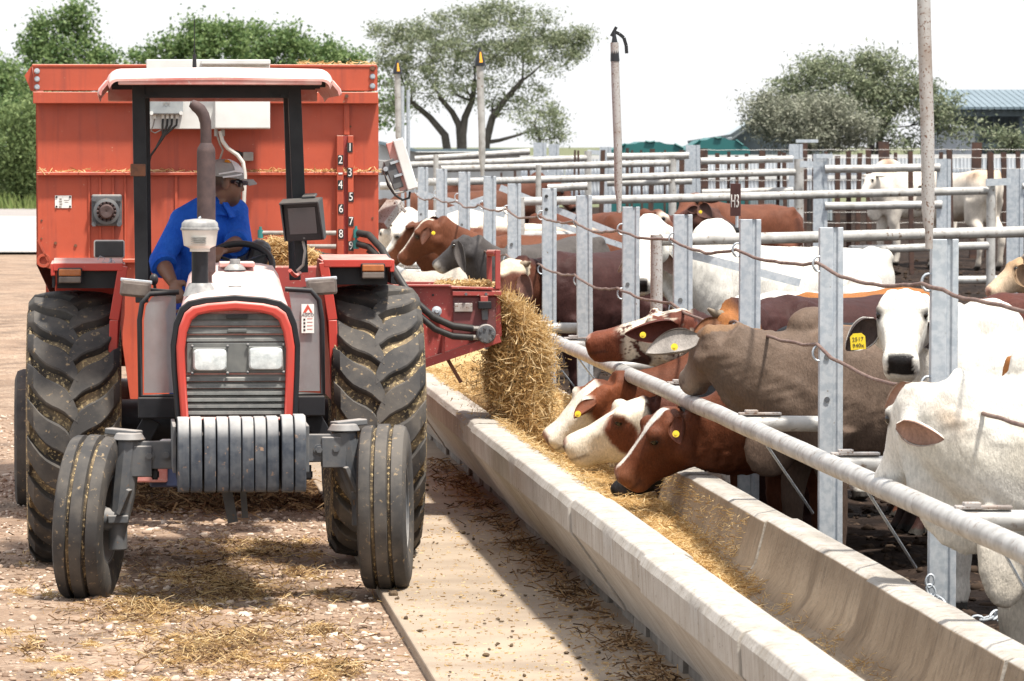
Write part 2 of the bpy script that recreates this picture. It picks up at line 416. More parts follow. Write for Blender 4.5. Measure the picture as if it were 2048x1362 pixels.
def stones(name, pts, size, mat, seed=2):
    r = np.random.default_rng(seed)
    g = (1 + 5 ** .5) / 2
    bv = np.array([(-1, g, 0), (1, g, 0), (-1, -g, 0), (1, -g, 0), (0, -1, g), (0, 1, g), (0, -1, -g), (0, 1, -g), (g, 0, -1), (g, 0, 1), (-g, 0, -1), (-g, 0, 1)]) / 1.9
    bf = np.array([(0, 11, 5), (0, 5, 1), (0, 1, 7), (0, 7, 10), (0, 10, 11), (1, 5, 9), (5, 11, 4), (11, 10, 2), (10, 7, 6), (7, 1, 8), (3, 9, 4), (3, 4, 2), (3, 2, 6), (3, 6, 8), (3, 8, 9), (4, 9, 5), (2, 4, 11), (6, 2, 10), (8, 6, 7), (9, 8, 1)])
    n = len(pts); sc = size * r.lognormal(-.15, .42, n)[:, None, None] * r.uniform(.6, 1.3, (n, 1, 3)) * np.array([1, 1, .6])
    th = r.uniform(0, 6.28, n); c, s_ = np.cos(th), np.sin(th)
    V = (bv[None] + r.normal(0, .16, (n, 12, 3))) * sc
    X = V[..., 0] * c[:, None] - V[..., 1] * s_[:, None]; Y = V[..., 0] * s_[:, None] + V[..., 1] * c[:, None]
    V = np.stack([X, Y, V[..., 2]], -1) + pts[:, None]
    F = (bf[None] + (np.arange(n) * 12)[:, None, None]).reshape(-1, 3)
    return link(name, mesh_np(name, V.reshape(-1, 3), F, mat, True, 3))
# ================================================================ GROUND
def pen_z(x, y):
    """height of the pen floor: level by the trough, rising gently far back"""
    t = min(max((y - 38.0) / 60.0, 0.0), 1.0)
    return 0.02 + 0.5 * t * t * (3 - 2 * t)
def ground_mat():
    m, N, L, B = new_mat('dirt_and_gravel')
    v = coords(N, L, rnd=False)
    big = rng(N, L, nz(N, L, v, .55, 7, .65), .38, .62)
    c = mixc(N, L, big, (.285, .185, .12), (.165, .107, .07))
    vo = N.new('ShaderNodeTexVoronoi'); vo.inputs['Scale'].default_value = 34; L.new(v, vo.inputs['Vector'])
    peb = mixc(N, L, vo.outputs['Color'], (.19, .12, .077), (.46, .345, .25))
    c = mixc(N, L, rng(N, L, nz(N, L, v, 1.4, 5), .42, .6, .15, .85), c, peb)
    c = mixc(N, L, rng(N, L, nz(N, L, v, 2.4, 7), .52, .66, 0, .8), c, (.11, .072, .048))
    L.new(c, B.inputs['Base Color']); B.inputs['Roughness'].default_value = .92
    n1 = bump(N, L, B, vo.outputs['Distance'], .7, .025)
    bump(N, L, B, nz(N, L, v, 14, 8), .6, .04, n1)
    return m
def sheet(name, corners, z, mat, n=1):
    me = bpy.data.meshes.new(name); me.from_pydata([(x, y, z) for x, y in corners], [], [list(range(len(corners)))]); me.materials.append(mat)
    return tag(link(name, me), kind='structure')
def grid(name, x0, x1, y0, y1, nx, ny, zf, mat, shear=0.0):
    xs = np.linspace(0, 1, nx + 1); ys = np.linspace(y0, y1, ny + 1); V = []
    for y in ys:
        for t in xs:
            x = x0 + (x1 - x0) * t + shear * y; V.append((x, y, zf(x, y)))
    F = [(j * (nx + 1) + i, j * (nx + 1) + i + 1, (j + 1) * (nx + 1) + i + 1, (j + 1) * (nx + 1) + i) for j in range(ny) for i in range(nx)]
    return tag(link(name, mesh_np(name, V, F, mat, True)), kind='structure')
M['ground'] = ground_mat()
sheet('ground', [(-600, -60), (600, -60), (600, 1500), (-600, 1500)], -0.06, pm('far_dry_grassland', (.09, .11, .045), (.14, .14, .07), .6, rough=.95, bs=.2))
def dirt_h(x, y):
    v = Vector((x, y, 0))
    return 0.035 * (mnoise.noise(v * .8) + .6 * mnoise.noise(v * 2.3) + .35 * mnoise.noise(v * 6)) * min(1, max(0, (1.25 - .081 * y - x) / .6)) - .004
grid('dirt_lane', -9.5, 1.34, 12, 62, 110, 330, dirt_h, M['ground'], -.081)
def lanef(x, y): return -.02 + .02 * mnoise.noise(Vector((x * .2, y * .2, 0)))
grid('dirt_yard', -60, 3.2, 62, 112, 40, 40, lanef, M['ground'], -.081)
M['yard'] = pm('pale_yard_concrete', (.40, .375, .35), (.31, .29, .27), .35, .4, .6, rough=.9, bs=.15)
sheet('pale_yard', [(-70, 97), (-3, 97), (-8, 143), (-90, 143)], 0.03, M['yard'])
sheet('grey_road', [(-90, 143), (-8, 143), (-10, 168), (-100, 168)], 0.02, pm('grey_gravel_road', (.30, .27, .25), (.22, .20, .19), .5, rough=.95, bs=.2))
M['soil'] = pm('pen_manure_soil', (.013, .009, .0075), (.036, .024, .018), 2.2, .38, .65, rough=.95, bs=1.0, bscale=9, bd=.06, spots=(.12, .08, .055), sscale=13, slo=.62, shi=.72)
def soil_h(x, y):
    v = Vector((x, y, 0)); return pen_z(x, y) + .05 * mnoise.noise(v * 1.1) + .035 * mnoise.noise(v * 3.4) + .02 * mnoise.noise(v * 8)
M['soil'].node_tree.nodes['Principled BSDF'].inputs['Specular IOR Level'].default_value = .1
grid('pen_floor', 3.0, 18, 12, 60, 130, 260, soil_h, M['soil'], -.081)
grid('far_pen_floor', 3.0, 34, 60, 125, 60, 90, soil_h, M['soil'], -.081)

_r = np.random.default_rng(91); cl = []
for _ in range(14000):
    y = 16 + 60 * _r.random() ** 1.2; x = 3.1 - .081 * y + abs(_r.normal(0, 4.5)) * (y / 50 + .3)
    cl.append((x, y, soil_h(x, y) + .004))
_cm = pm('mud_clod', (.024, .016, .012), (.066, .045, .031), 1.1, rough=.95, bs=.4, bscale=50, spec=.1)
tag(stones('mud_clods', np.array(cl), .024, _cm, 92), kind='stuff')
# slab beside the trough, cast in bays
M['slab_'] = M['slab']
slab = thing('concrete_slab', None, None); tag(slab, kind='structure')
for k in range(9):
    y0, y1 = 12 + k * 6.0, 12 + (k + 1) * 6.0 - .012
    MB().bx(1.30, 2.42, y0, y1, -.08, .045).build('slab_bay', M['slab'], slab, 0, .008, loc=(0, 0, 0))
slab.rotation_euler = (0, 0, THETA)

# ================================================================ FEED TROUGH (precast lengths)
LX = lambda X: X * math.cos(THETA)
trough_prof = [(2.30, .10), (2.285, .13), (2.075, .425), (2.05, .455), (2.045, .565), (2.062, .597), (2.085, .604), (2.215, .602), (2.24, .588),
               (2.255, .55), (2.31, .32), (2.36, .225), (2.45, .185), (2.58, .172), (2.72, .185), (2.82, .225), (2.878, .31), (2.912, .44),
               (2.925, .495), (2.95, .507), (3.06, .505), (3.085, .49), (3.09, .40), (3.02, .20), (3.0, .10)]
seg_words = ['cut by the bottom edge of the photo, almost bare', 'second from the bottom edge, its end joint crumbled', 'beside the white cow with the drooping ear',
             'under the blazed brown head of the feeding cow', 'under the white face with a brown eye patch', 'beside the front wheel shaded strip', 'below the falling feed', 'just past the discharge chute']
SEGS = []
for k in range(15):
    y0 = 13.1 + k * 3.0
    t = thing('feed_trough', 'precast concrete trough length ' + (seg_words[k] if k < len(seg_words) else 'mostly hidden behind the red mixer wagon'), 'feed trough', LANE.W(0, y0, 0), THETA, 'precast feed trough lengths in a row')
    SEGS.append(t)
    rg = random.Random(k)
    dx, dz = rg.uniform(-.008, .008), rg.uniform(-.006, .006)
    nst = 14; rings = []
    for j in range(nst + 1):
        yy = .005 + (2.990) * j / nst
        rings.append([Vector((x + dx + .0025 * mnoise.noise(Vector((x * 3, (y0 + yy) * 2.1, z * 4))) , yy, z + dz + .0035 * mnoise.noise(Vector((x * 2 + 9, (y0 + yy) * 1.7, z * 3))))) for x, z in trough_prof])
    mb = MB().loft(rings); npf = len(trough_prof)
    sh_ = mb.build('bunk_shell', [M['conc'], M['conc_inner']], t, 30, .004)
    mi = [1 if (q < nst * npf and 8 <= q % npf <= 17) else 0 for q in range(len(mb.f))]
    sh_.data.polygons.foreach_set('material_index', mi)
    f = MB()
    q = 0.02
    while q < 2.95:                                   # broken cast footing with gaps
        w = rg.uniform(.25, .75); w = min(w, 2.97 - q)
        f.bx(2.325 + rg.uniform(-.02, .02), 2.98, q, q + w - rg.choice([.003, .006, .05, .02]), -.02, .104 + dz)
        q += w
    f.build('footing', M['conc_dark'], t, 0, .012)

# ================================================================ straw / stones as stuff
def gz(x, y): return dirt_h(x, y)
# gravel on the lane: dense close to the camera
pts = []
while len(pts) < 19000:
    y = 17.0 + 23 * random.random() ** 1.6; x = random.uniform(-.15 * y, 1.28 - .081 * y)
    nn = mnoise.noise(Vector((x * 1.3, y * 1.3, 3.3))) + .5 * mnoise.noise(Vector((x * 4, y * 4, 1)))
    if nn > random.uniform(-.75, .55): pts.append((x, y, gz(x, y) + .002))
tag(stones('gravel', np.array(pts), .0125, M['stone']), kind='stuff')
# old hay heaps on the lane, by pixel ellipse on the ground
def ground_at(px, py):
    r = ray(px, py); t = -HCAM / r.z; return CAMP + r * t
def heap_points(ells, n, seed, hgt):
    r = np.random.default_rng(seed); out = []; tot = sum(e[2] * e[3] for e in ells)
    for (ex, ey, rx, ry, w) in ells:
        k = int(n * rx * ry / tot * w)
        for _ in range(k):
            a = r.uniform(0, 6.28); q = abs(r.normal(0, .52))
            g = ground_at(ex + rx * q * math.cos(a), ey + ry * q * math.sin(a))
            out.append((g.x, g.y, max(gz(g.x, g.y), 0) + abs(r.normal(0, 1)) * hgt * max(.15, 1 - q)))
    return np.array(out)
hay = [(420, 1150, 420, 150, .10), (500, 1290, 400, 90, .12), (300, 1225, 200, 28, 1.2), (420, 1300, 150, 40, 1.3), (470, 1180, 160, 28, 1.1), (500, 1110, 130, 20, 1), (520, 1090, 180, 14, .8), (680, 1340, 60, 25, 1.5), (640, 1262, 50, 14, 1.5), (560, 1225, 80, 10, .8), (60, 1300, 60, 20, .35), (600, 1145, 60, 12, 1)]
tag(strands('old_hay', heap_points(hay, 13000, 5, .018), 0, .07, .0034, M['strand'], seed=6), kind='stuff')
tag(strands('trodden_hay', heap_points(hay, 26000, 8, .012), 0, .055, .0045, M['strand_old'], seed=9), kind='stuff')
dark = [(450, 985, 260, 32, 1), (450, 1010, 250, 16, .8), (330, 990, 120, 20, 1)]
tag(strands('manure_litter', heap_points(dark, 12000, 15, .07), 0, .10, .009, M['strand_old'], seed=16), kind='stuff')
tiny = [(random.uniform(0, 700), random.uniform(1080, 1362), 30, 8, 1) for _ in range(60)]
tag(strands('loose_chaff', heap_points(tiny, 3500, 25, .004), 0, .05, .004, M['strand'], seed=26), kind='stuff')
# spilled hay on the slab along the trough foot and chaff over the slab
r0 = np.random.default_rng(31); sp = []
for _ in range(2600):
    y = 19.5 + 14 * r0.random() ** 1.3; q = abs(r0.normal(0, .11))
    if mnoise.noise(Vector((y * 2.1, 0, 5))) > r0.uniform(-.5, .35): w = LANE.W(2.27 - q, y, .05 + abs(r0.normal(0, .012)) * max(0, 1 - q * 4)); sp.append(tuple(w))
tag(strands('spilled_hay', np.array(sp), 0, .075, .006, M['strand_old'], seed=32), kind='stuff')
sp = [tuple(LANE.W(r0.uniform(1.32, 2.27), 19.5 + 14 * r0.random() ** 1.4, .049)) for _ in range(3200)]
tag(strands('slab_chaff', np.array(sp), 0, .018, .004, M['strand'], seed=33, flat=.05), kind='stuff')
sp = [tuple(LANE.W(r0.uniform(1.32, 2.27), 19.5 + 12 * r0.random() ** 1.4, .052)) for _ in range(200)]
tag(stones('slab_crumbs', np.array(sp), .008, M['manure'], 35), kind='stuff')

# feed lying in the trough
def feed_top(x, y):
    """bed level; rises to the heap under the chute (lane coords)"""
    b = .235
    if y > 22.3: b += .07 * min(1, (y - 22.3) / 3)
    h = .52 * math.exp(-((y - 29.5) / 1.3) ** 2) * math.exp(-((x - 2.26) / .24) ** 2) + .31 * max(0, min(1, (y - 30.0) / 1.2))
    b += h * (1 - .25 * ((x - 2.52) / .45) ** 2)
    return b + .035 * mnoise.noise(Vector((x * 5, y * 5, 0))) + .02 * mnoise.noise(Vector((x * 14, y * 14, 2)))
xs = np.linspace(0, 1, 26); ys = np.linspace(21.2, 57, 330); V = []
trough_in = lambda x: np.interp(x, [2.235, 2.255, 2.31, 2.36, 2.45, 2.58, 2.72, 2.82, 2.878, 2.912, 3.0], [.6, .55, .32, .225, .185, .172, .185, .225, .31, .44, .49])
for y in ys:
    zc = min(feed_top(2.5, y), .58)
    xa, xb = np.interp(zc, [.16, .225, .32, .55, .6], [2.52, 2.36, 2.31, 2.255, 2.235]) - .012, np.interp(zc, [.16, .225, .31, .44, .51], [2.6, 2.82, 2.878, 2.912, 3.0]) + .012
    for t in xs:
        x = xa + (xb - xa) * t
        z = feed_top(x, y)
        if t in (0, 1): z = min(z, .575 if t == 0 else .51)
        if y < 22.6: z = min(z, .14 + (y - 21.2) * .075 + .02 * mnoise.noise(Vector((x * 9, y * 5, 3))))
        V.append(tuple(LANE.W(x, y, z)))
F = [(j * 26 + i, j * 26 + i + 1, (j + 1) * 26 + i + 1, (j + 1) * 26 + i) for j in range(329) for i in range(25)]
tag(link('feed_bed', mesh_np('feed_bed', V, F, M['feedbed'], True)), kind='stuff')
fp = []
for _ in range(52000):
    y = 15.8 + 19 * r0.random(); x = r0.uniform(2.2, 2.93)
    if y > 22.6: z = feed_top(x, y)
    else:
        if y < 21.5 and mnoise.noise(Vector((x * 6, y * 3, 7))) * .8 + .75 * (x < 2.66) < r0.uniform(-.2, 1.0): continue
        x = 2.28 + (x - 2.2) * .78; z = float(trough_in(x))
    if 21.3 < y < 22.6: z = max(z, min(feed_top(x, y), .15 + (y - 21.2) * .09))
    fp.append(tuple(LANE.W(x, y, max(z, float(trough_in(x))) + abs(r0.normal(0, .012)))))
tag(strands('trough_straw', np.array(fp), 0, .062, .0030, M['strand'], seed=41), kind='stuff')

# ================================================================ FENCE AT THE TROUGH
POSTD = [20.2 + 3.01 * i for i in range(12)]
POSTTOP = [1.80, 1.795, 1.785, 1.765, 1.77, 1.81, 1.83, 1.84, 1.88, 1.90, 1.91, 1.91]
PX = [1885, 1662, 1497, 1367, 1261, 1172, 1098, 1028, 978, 928, 885, 846]
post_prof = [(-.055, .0), (.006, .0), (.012, .012), (.024, .012), (.03, .0), (.055, .002), (.055, .055), (.049, .055), (.049, .008), (.034, .008), (.028, .018), (.008, .018), (.002, .006), (-.049, .006), (-.049, .055), (-.055, .055)]
post_words = ['carrying the tall speckled pole, lowest on the right', 'between the taupe cow and the staring white cow', 'carrying the maroon number sign at its top',
              'standing left of the post with the maroon number sign', 'with the black-streamer pole fixed to its left edge', 'between the maroon body and the black-streamer post',
              'with two dark bolt holes, before the maroon cow', 'just past the maroon cow, left of the two-hole post', 'with the yellow-and-black capped pole fixed to it',
              'fourth from the far end of the row', 'beside the white antenna panel of the wagon', 'last visible one, right of the white antenna panel']
POSTS = []
for i, d in enumerate(POSTD):
    w = P(PX[i], 1000, d)
    t = thing('fence_post', 'galvanised channel steel fence post ' + post_words[i], 'fence post', (w.x, w.y, 0), THETA, 'galvanised posts of the trough fence')
    POSTS.append(t); h = POSTTOP[i]
    rg = random.Random(i * 3)
    MB().pz(post_prof, -.05, h).build('channel', M['galv'], t, 0, .003, rot=(rg.uniform(-.006, .006), rg.uniform(-.008, .008), 0))
    b = MB()
    hs = [(h - .06), (h - .16)] if i in (6, 8) else [h - .6, h - .8] if i < 3 else [h - .5]
    for z in hs: b.cyl((-.02, -.004, z), (-.02, .004, z), .013, n=12)
    b.build('bolt_hole', M['ink'] if i in (6, 8) else M['iron'], t, 30)
    for z in ([1.625, 1.21] if i < 9 else [1.66]):
        MB().tube([Vector((-.058 + .028 * math.cos(a), .012, z + .035 * math.sin(a))) for a in np.linspace(.2, 5.2, 12)], .006, 6).build('cable_hook', M['galv'], t, 60)
# neck rail carried on stubs from the posts
rail = thing('neck_rail', 'long galvanised neck pipe running over the trough in front of the cows', 'rail', LANE.W(0, 0, 0), THETA)
pts = [Vector((LX(2.96) + .006 * mnoise.noise(Vector((y * .9, 0, 0))), y, .872 + .008 * mnoise.noise(Vector((y * .7, 4, 0))))) for y in np.arange(13.5, 56.01, .5)]
MB().tube(pts, .043, 14).build('rail_pipe', M['pipe'], rail, 60)
for i, d in enumerate([17.19] + POSTD):
    yl = d * math.cos(THETA) + 1.5 * math.sin(THETA)
    x1 = LX(3.37) - .02 if i else LX(3.37)
    s_ = MB().tube([(LX(2.96) + .02, yl, .872), (x1, yl, .868)], .037, 12)
    s_.build('rail_stub', M['pipe'], rail, 60)
    MB().box((LX(2.96) + .10, yl + .0, .917), (.2, .05, .012)).box((LX(2.96) + .06, yl, .925), (.06, .05, .02)).build('clamp_plate', M['rustpipe'], rail, 0, .003)
    if i < 8:
        MB().tube([(LX(2.96), yl - 1.0 if i else yl - 1.0, .83), (LX(3.37) - .06, yl - .02, .45)], .0065, 6).build('brace_wire', M['galv'], rail, 60)
# wire ropes
def rope(label, zpts, r=.0085):
    pts = []
    for i in range(len(zpts) - 1):
        (d0, z0), (d1, z1) = zpts[i], zpts[i + 1]; n = 12
        for k in range(n + (i == len(zpts) - 2)):
            t = k / n; d = d0 + (d1 - d0) * t
            z = z0 + (z1 - z0) * t - .045 * 4 * t * (1 - t) * (1 if i % 2 else .6) + .012 * mnoise.noise(Vector((d * 2.3, z0, 0)))
            pts.append((3.37 - .081 * d - .075 + .012 * mnoise.noise(Vector((d * 1.7, 9, z0))), d, z))
    o = MB().tube(pts, r, 8).build('wire_rope', M['cable'], None, 60)
    return tag(o, label, 'wire rope', 'rusty wire ropes along the trough fence')
rope('upper rusty wire rope threaded through hooks high on the fence posts', [(17.2, 1.60)] + [(d, 1.625 - .0 * i) for i, d in enumerate(POSTD)])
rope('lower grey wire rope threaded through hooks halfway up the fence posts', [(17.2, 1.19), (20.2, 1.20), (23.2, 1.245)] + [(d, 1.25) for d in POSTD[2:9]])
# number sign on the third post
t = thing('number_sign', 'maroon metal plate reading H3 standing on top of a fence post', 'sign', P(1471, 432, 26.2), THETA + R(-58))
MB().box((0, 0, .085), (.085, .004, .17)).build('plate', M['sign'], t, 0, .002)
MB().box((0, .01, -.02), (.012, .012, .08)).build('stem', M['galv'], t, 0)
text('letters', 'H3', .098, M['signwhite'], t, (0, -.0035, .075), sx=.6)
# poles standing above the fence
def pole(px0, py0, px1, py1, d, r, label, kind):
    a, b = P(px0, py0, d), P(px1, py1, d)
    t = thing('pole', label, 'pole', (a.x, a.y, a.z), 0, 'upright pipes fixed to the fence posts')
    v = b - a; n = 9; fl = .16
    path = [Vector((0, 0, 0)), Vector((.0, 0, .07)), v.normalized() * fl + Vector((.0, 0, 0)), v * .4 + Vector((.004, 0, 0)), v * .75, v]
    MB().tube(path, [r * .55, r * .6, r * .95, r, r, r * .98], 14).build('pipe', M['rustpipe'] if kind != 'cap' else M['pipe'], t, 60)
    if kind == 'streamer':
        s = v.normalized()
        MB().tube([v - s * .12, v - s * .02, v + s * .07], [r * 1.12, r * .9, r * .25], 12).build('tape_wrap', M['tape_black'], t, 60)
        q = [v + s * .07, v + Vector((.03, 0, .055)), v + Vector((.06, 0, .03)), v + Vector((.075, 0, -.02)), v + Vector((.078, 0, -.07))]
        m = MB()
        for k in range(4): m.bar(q[k], q[k + 1], .022, .006, (0, 1, 0))
        m.build('streamer', M['tape_black'], t, 0)
        MB().bar(v + s * .04 + Vector((-.02, 0, 0)), v + s * .1 + Vector((.015, 0, 0)), .012, .02).build('knot', M['tape_black'], t, 0)
    if kind == 'cap':
        s = v.normalized()
        MB().tube([v, v + s * .05, v + s * .13, v + s * .16], [r * 1.6, r * 1.45, r * .6, r * .3], 12).build('tape_cap', M['tape_black'], t, 50)
        m = MB()
        m.add([v + s * .03 + Vector((-.004, -r * 1.62, 0)), v + s * .03 + Vector((.026, -r * 1.5, 0)), v + s * .125 + Vector((.012, -r * .72, 0)), v + s * .12 + Vector((.0, -r * .8, 0))], [(0, 1, 2, 3)])
        m.add([v + s * .03 + Vector((-.004, -r * 1.52, 0)), v + s * .03 + Vector((.026, -r * 1.4, 0)), v + s * .125 + Vector((.012, -r * .62, 0)), v + s * .12 + Vector((.0, -r * .7, 0))], [(3, 2, 1, 0), (0, 1, 2, 3)])
        m.build('tape_stripe', M['tape_yellow'], t, 0)
pole(1858, 498, 1846, -70, 20.1, .0275, 'tall speckled pipe pole running out of the top of the photo', 'plain')
pole(1238, 425, 1229, 85, 32.1, .027, 'pipe pole with a black tape streamer tied at its top', 'streamer')
pole(965, 352, 960, 132, 43.9, .031, 'pipe pole with a black and yellow taped tip, before the spreading tree', 'cap')
pole(797, 300, 795, 148, 56.0, .034, 'pipe pole with a taped tip close beside the wagon', 'cap')
# chain at the foot of the front post
t = thing('chain', 'bright galvanised chain slung round the foot of the front fence post', 'chain', P(1885, 1190, 20.1))
o_ = Vector(t.location)
cp = [P(x, y, d) - o_ for x, y, d in [(1862, 1152, 19.9), (1858, 1172, 19.9), (1866, 1190, 19.9), (1878, 1200, 19.85), (1890, 1212, 19.8), (1904, 1225, 19.75), (1925, 1236, 19.7), (1945, 1239, 19.7), (1965, 1240, 19.7), (1982, 1234, 19.75), (1996, 1226, 19.8), (2000, 1240, 19.8)]]
for k in range(len(cp) - 1):
    a, b = cp[k], cp[k + 1]; c = (a + b) / 2; d = (b - a).normalized(); u1, u2 = basis(d)
    if k % 2: u1, u2 = u2, u1
    L_ = (b - a).length * .66
    MB().tube([c + d * L_ * math.cos(q) + u1 * .016 * math.sin(q) for q in np.linspace(0, 2 * math.pi, 13)], .0055, 6, False).build('link', M['galv'], t, 60)
# ================================================================ PENS BEHIND: cross rails, gates, dark posts, sheeting
def pipe(px0, py0, d0, px1, py1, d1, r): return MB().tube([P(px0, py0, d0), P(px0 + (px1 - px0) / 2, py0 + (py1 - py0) / 2, (d0 + d1) / 2), P(px1, py1, d1)], r, 10)
def in_frame(t, p): return Vector(p) - Vector(t.location)
def fence(name, label, cat, d, posts, rails, bars=(), rpx=.032, group='steel rail fences of the pens'):
    """posts: (px, ytop, ybottom, d, halfwidth); rails: (px0,py0,px1,py1[,d0,d1])"""
    x0 = posts[0] if posts else (rails[0][0], 0, 0, d, 0)
    base = P(x0[0], 700, x0[3]); t = thing(name, label, cat, (base.x, base.y, pen_z(base.x, base.y)), 0, group)
    o = Vector(t.location)
    for (px, yt, yb, dd, hw) in posts:
        a = P(px, yt, dd) - o; b = P(px, yb, dd); zb = min(b.z, pen_z(b.x, b.y)) - o.z - .05
        m = MB()
        if hw > .06: m.pz([(x * hw / .055 + a.x, y + a.y) for x, y in post_prof], zb, a.z).build('post', M['galv'], t, 0)
        else: m.tube([(a.x, a.y, zb), a], hw, 12).build('post', M['rustpipe'] if px == 1313 else M['pipe'], t, 60)
    for q in rails:
        d0, d1 = (q[4], q[5]) if len(q) > 4 else (d, d)
        a, b = P(q[0], q[1], d0) - o, P(q[2], q[3], d1) - o
        MB().tube([a, a + (b - a) * .33 + Vector((0, 0, -.004)), a + (b - a) * .7, b], rpx, 10).build('rail', M['pipe'], t, 60)
    for q in bars:
        MB().bar(P(q[0], q[1], q[4]) - o, P(q[2], q[3], q[4] + .1) - o, .012, q[5]).build(q[6] if len(q) > 6 else 'brace', M['galv'], t, 0)
    return t
fence('pen_fence', 'rusty-posted pipe fence crossing the first pen with a flat diagonal brace', 'fence', 31.5, [(1313, 470, 640, 31.2, .038)], [(1320, 480, 2075, 463, 31.2, 32.8)], [(1345, 500, 1600, 566, 31.4, .05)], .038)
fence('pen_gate', 'long pipe gate hung across the pens, latched beside the big channel post', 'gate', 48.5, [(1982, 362, 640, 50, .045), (1040, 395, 520, 47, .045)], [(1040, 403, 1975, 381, 47, 50), (1700, 499, 1978, 491, 49.4, 50), (1040, 470, 1300, 468, 47, 48)], [(1972, 365, 2022, 363, 49.9, .07, 'latch'), (1000, 375, 1240, 470, 47.2, .06)], .042, 'pipe gates of the pens')
fence('gate_post', 'big galvanised channel post at the latch end of the long pipe gate', 'post', 50, [(2031, 338, 640, 50.4, .085)], [(2045, 372, 2120, 371, 50.4, 50.4)])
fence('pen_fence', 'pipe fence panel with two galvanised posts before the pale grazing cows', 'fence', 60, [(1641, 308, 560, 60, .085), (1888, 318, 560, 60, .085)], [(1650, 338, 1880, 335), (1650, 412, 1884, 409), (1900, 560, 2080, 557)], [(1632, 312, 1665, 312, 59.9, .05, 'bracket')], .05)
fence('pen_gate', 'pipe gate ending at a double galvanised post under a short top plate', 'gate', 62, [(1598, 318, 560, 62, .06), (1592, 288, 560, 62.6, .085)], [(1042, 360, 1590, 344, 60, 62), (1402, 322, 1586, 318), (1404, 385, 1586, 381)], [(1600, 328, 1640, 330, 61.8, .08, 'latch'), (1592, 282, 1636, 282, 62.6, .04, 'top_plate')], .045, 'pipe gates of the pens')
fence('pen_gate', 'pipe gate panel below the teal tank, hinged on a tall galvanised post', 'gate', 70, [(1345, 318, 480, 70, .055), (1386, 290, 480, 70.4, .10)], [(880, 338, 1340, 326, 68, 70), (1214, 313, 1378, 311), (1214, 366, 1384, 362)], [(1344, 316, 1378, 314, 70, .07, 'latch')], .05, 'pipe gates of the pens')
fence('pen_fence', 'far pipe fence with a kinked end and two tall posts left of the teal tank', 'fence', 84, [(1176, 302, 480, 84, .06), (1211, 294, 480, 84.5, .10), (1080, 285, 480, 84, .11), (1108, 288, 480, 86, .09)], [(815, 330, 1174, 316, 82, 84), (830, 318, 1060, 303, 86, 86)], [(1175, 304, 1208, 306, 84, .08, 'latch')], .055)
fence('pen_fence', 'pipe fence running behind the row of trough posts near the wagon', 'fence', 58, [(872, 310, 520, 58, .03), (1077, 330, 520, 55, .03)], [(836, 364, 1040, 361, 57, 60), (760, 372, 850, 371, 57, 57), (1095, 376, 1175, 372, 55, 55), (840, 478, 1180, 474, 55, 55)], [(835, 385, 1010, 430, 52, .06), (870, 430, 975, 395, 52, .06), (1090, 440, 1270, 500, 45, .05)], .045)
# rusty pipe uprights next to trough posts
for k, (px, yt, yb, d) in enumerate([(1313, 468, 640, 31.0), (1010, 392, 560, 41.2)]):
    pass
# dark posts: a stockade of old rail-steel and timber uprights
dk = [(1005, 345, 420, 4), (1030, 335, 420, 5), (1062, 325, 420, 5), (1145, 300, 420, 4), (1161, 301, 420, 4), (1200, 300, 425, 9), (1254, 296, 425, 6), (1263, 300, 425, 4), (1286, 300, 425, 4), (1299, 298, 425, 10), (1329, 300, 425, 4), (1363, 300, 430, 10), (1412, 297, 440, 15), (1437, 306, 440, 8), (1456, 303, 440, 6), (1476, 311, 440, 6), (1494, 307, 440, 7), (1521, 301, 440, 12), (1553, 303, 440, 6), (1573, 305, 440, 8), (1586, 304, 440, 6), (1607, 286, 450, 12), (1626, 308, 450, 5), (1652, 303, 450, 6), (1675, 312, 460, 10), (1698, 302, 460, 9), (1714, 306, 460, 9), (1739, 297, 460, 10), (1773, 283, 480, 21), (1793, 305, 480, 6), (1824, 303, 480, 9), (1882, 304, 480, 7), (1904, 299, 500, 10), (1949, 285, 500, 19), (1974, 303, 500, 9), (1985, 306, 500, 12), (2013, 304, 500, 10), (2040, 302, 500, 8)]
dl = ['thin dark rusted post in the stockade behind the pens', 'broad dark rusted post in the stockade behind the pens']
for k, (px, yt, yb, w) in enumerate(dk):
    rg = random.Random(k + 50); d = 70.5 if px in (1824, 1904, 1985, 1882) else 76.5 + rg.uniform(-1, 1.5)
    a = P(px, yt, d); hw = w / 2 / FPX * d; z0 = pen_z(a.x, a.y)
    m = MB(); tl = rg.uniform(-.03, .03)
    m.pz([(-hw, -.06), (hw, -.06), (hw, -.045), (.3 * hw, -.04), (.3 * hw, .05), (hw, .055), (hw, .07), (-hw, .07), (-hw, .055), (-.3 * hw, .05), (-.3 * hw, -.04), (-hw, -.045)], 0, a.z - z0)
    m.v = [(x + tl * z, y, z) for x, y, z in m.v]
    o = m.build('stockade_post', M['darkrust'], None, 0, loc=(a.x, a.y, z0))
    big = w >= 18
    lab = ('broad dark rusted post rising above the stockade ' + ('behind the hump of the pale cow' if px < 1800 else 'over the rump of the pale cow')) if big else dl[w > 8]
    tag(o, lab, 'post', None if big else ('thin ' if w <= 8 else 'broad ') + 'dark posts of the stockade')
# stockade wires
for k, z in enumerate([300, 316, 338, 361, 425, 446, 464]):
    a, b = P(1400, z, 75.5), P(2080, z - 1, 75.5)
    pts = [a + (b - a) * q + Vector((0, .0, .012 * mnoise.noise(Vector((q * 30, k, 0))))) for q in np.linspace(0, 1, 40)]
    tag(MB().tube(pts, .0035, 5).build('fence_wire', M['pipe'], None, 60), 'thin steel wire strung along the stockade posts', 'wire', 'wires strung on the stockade')
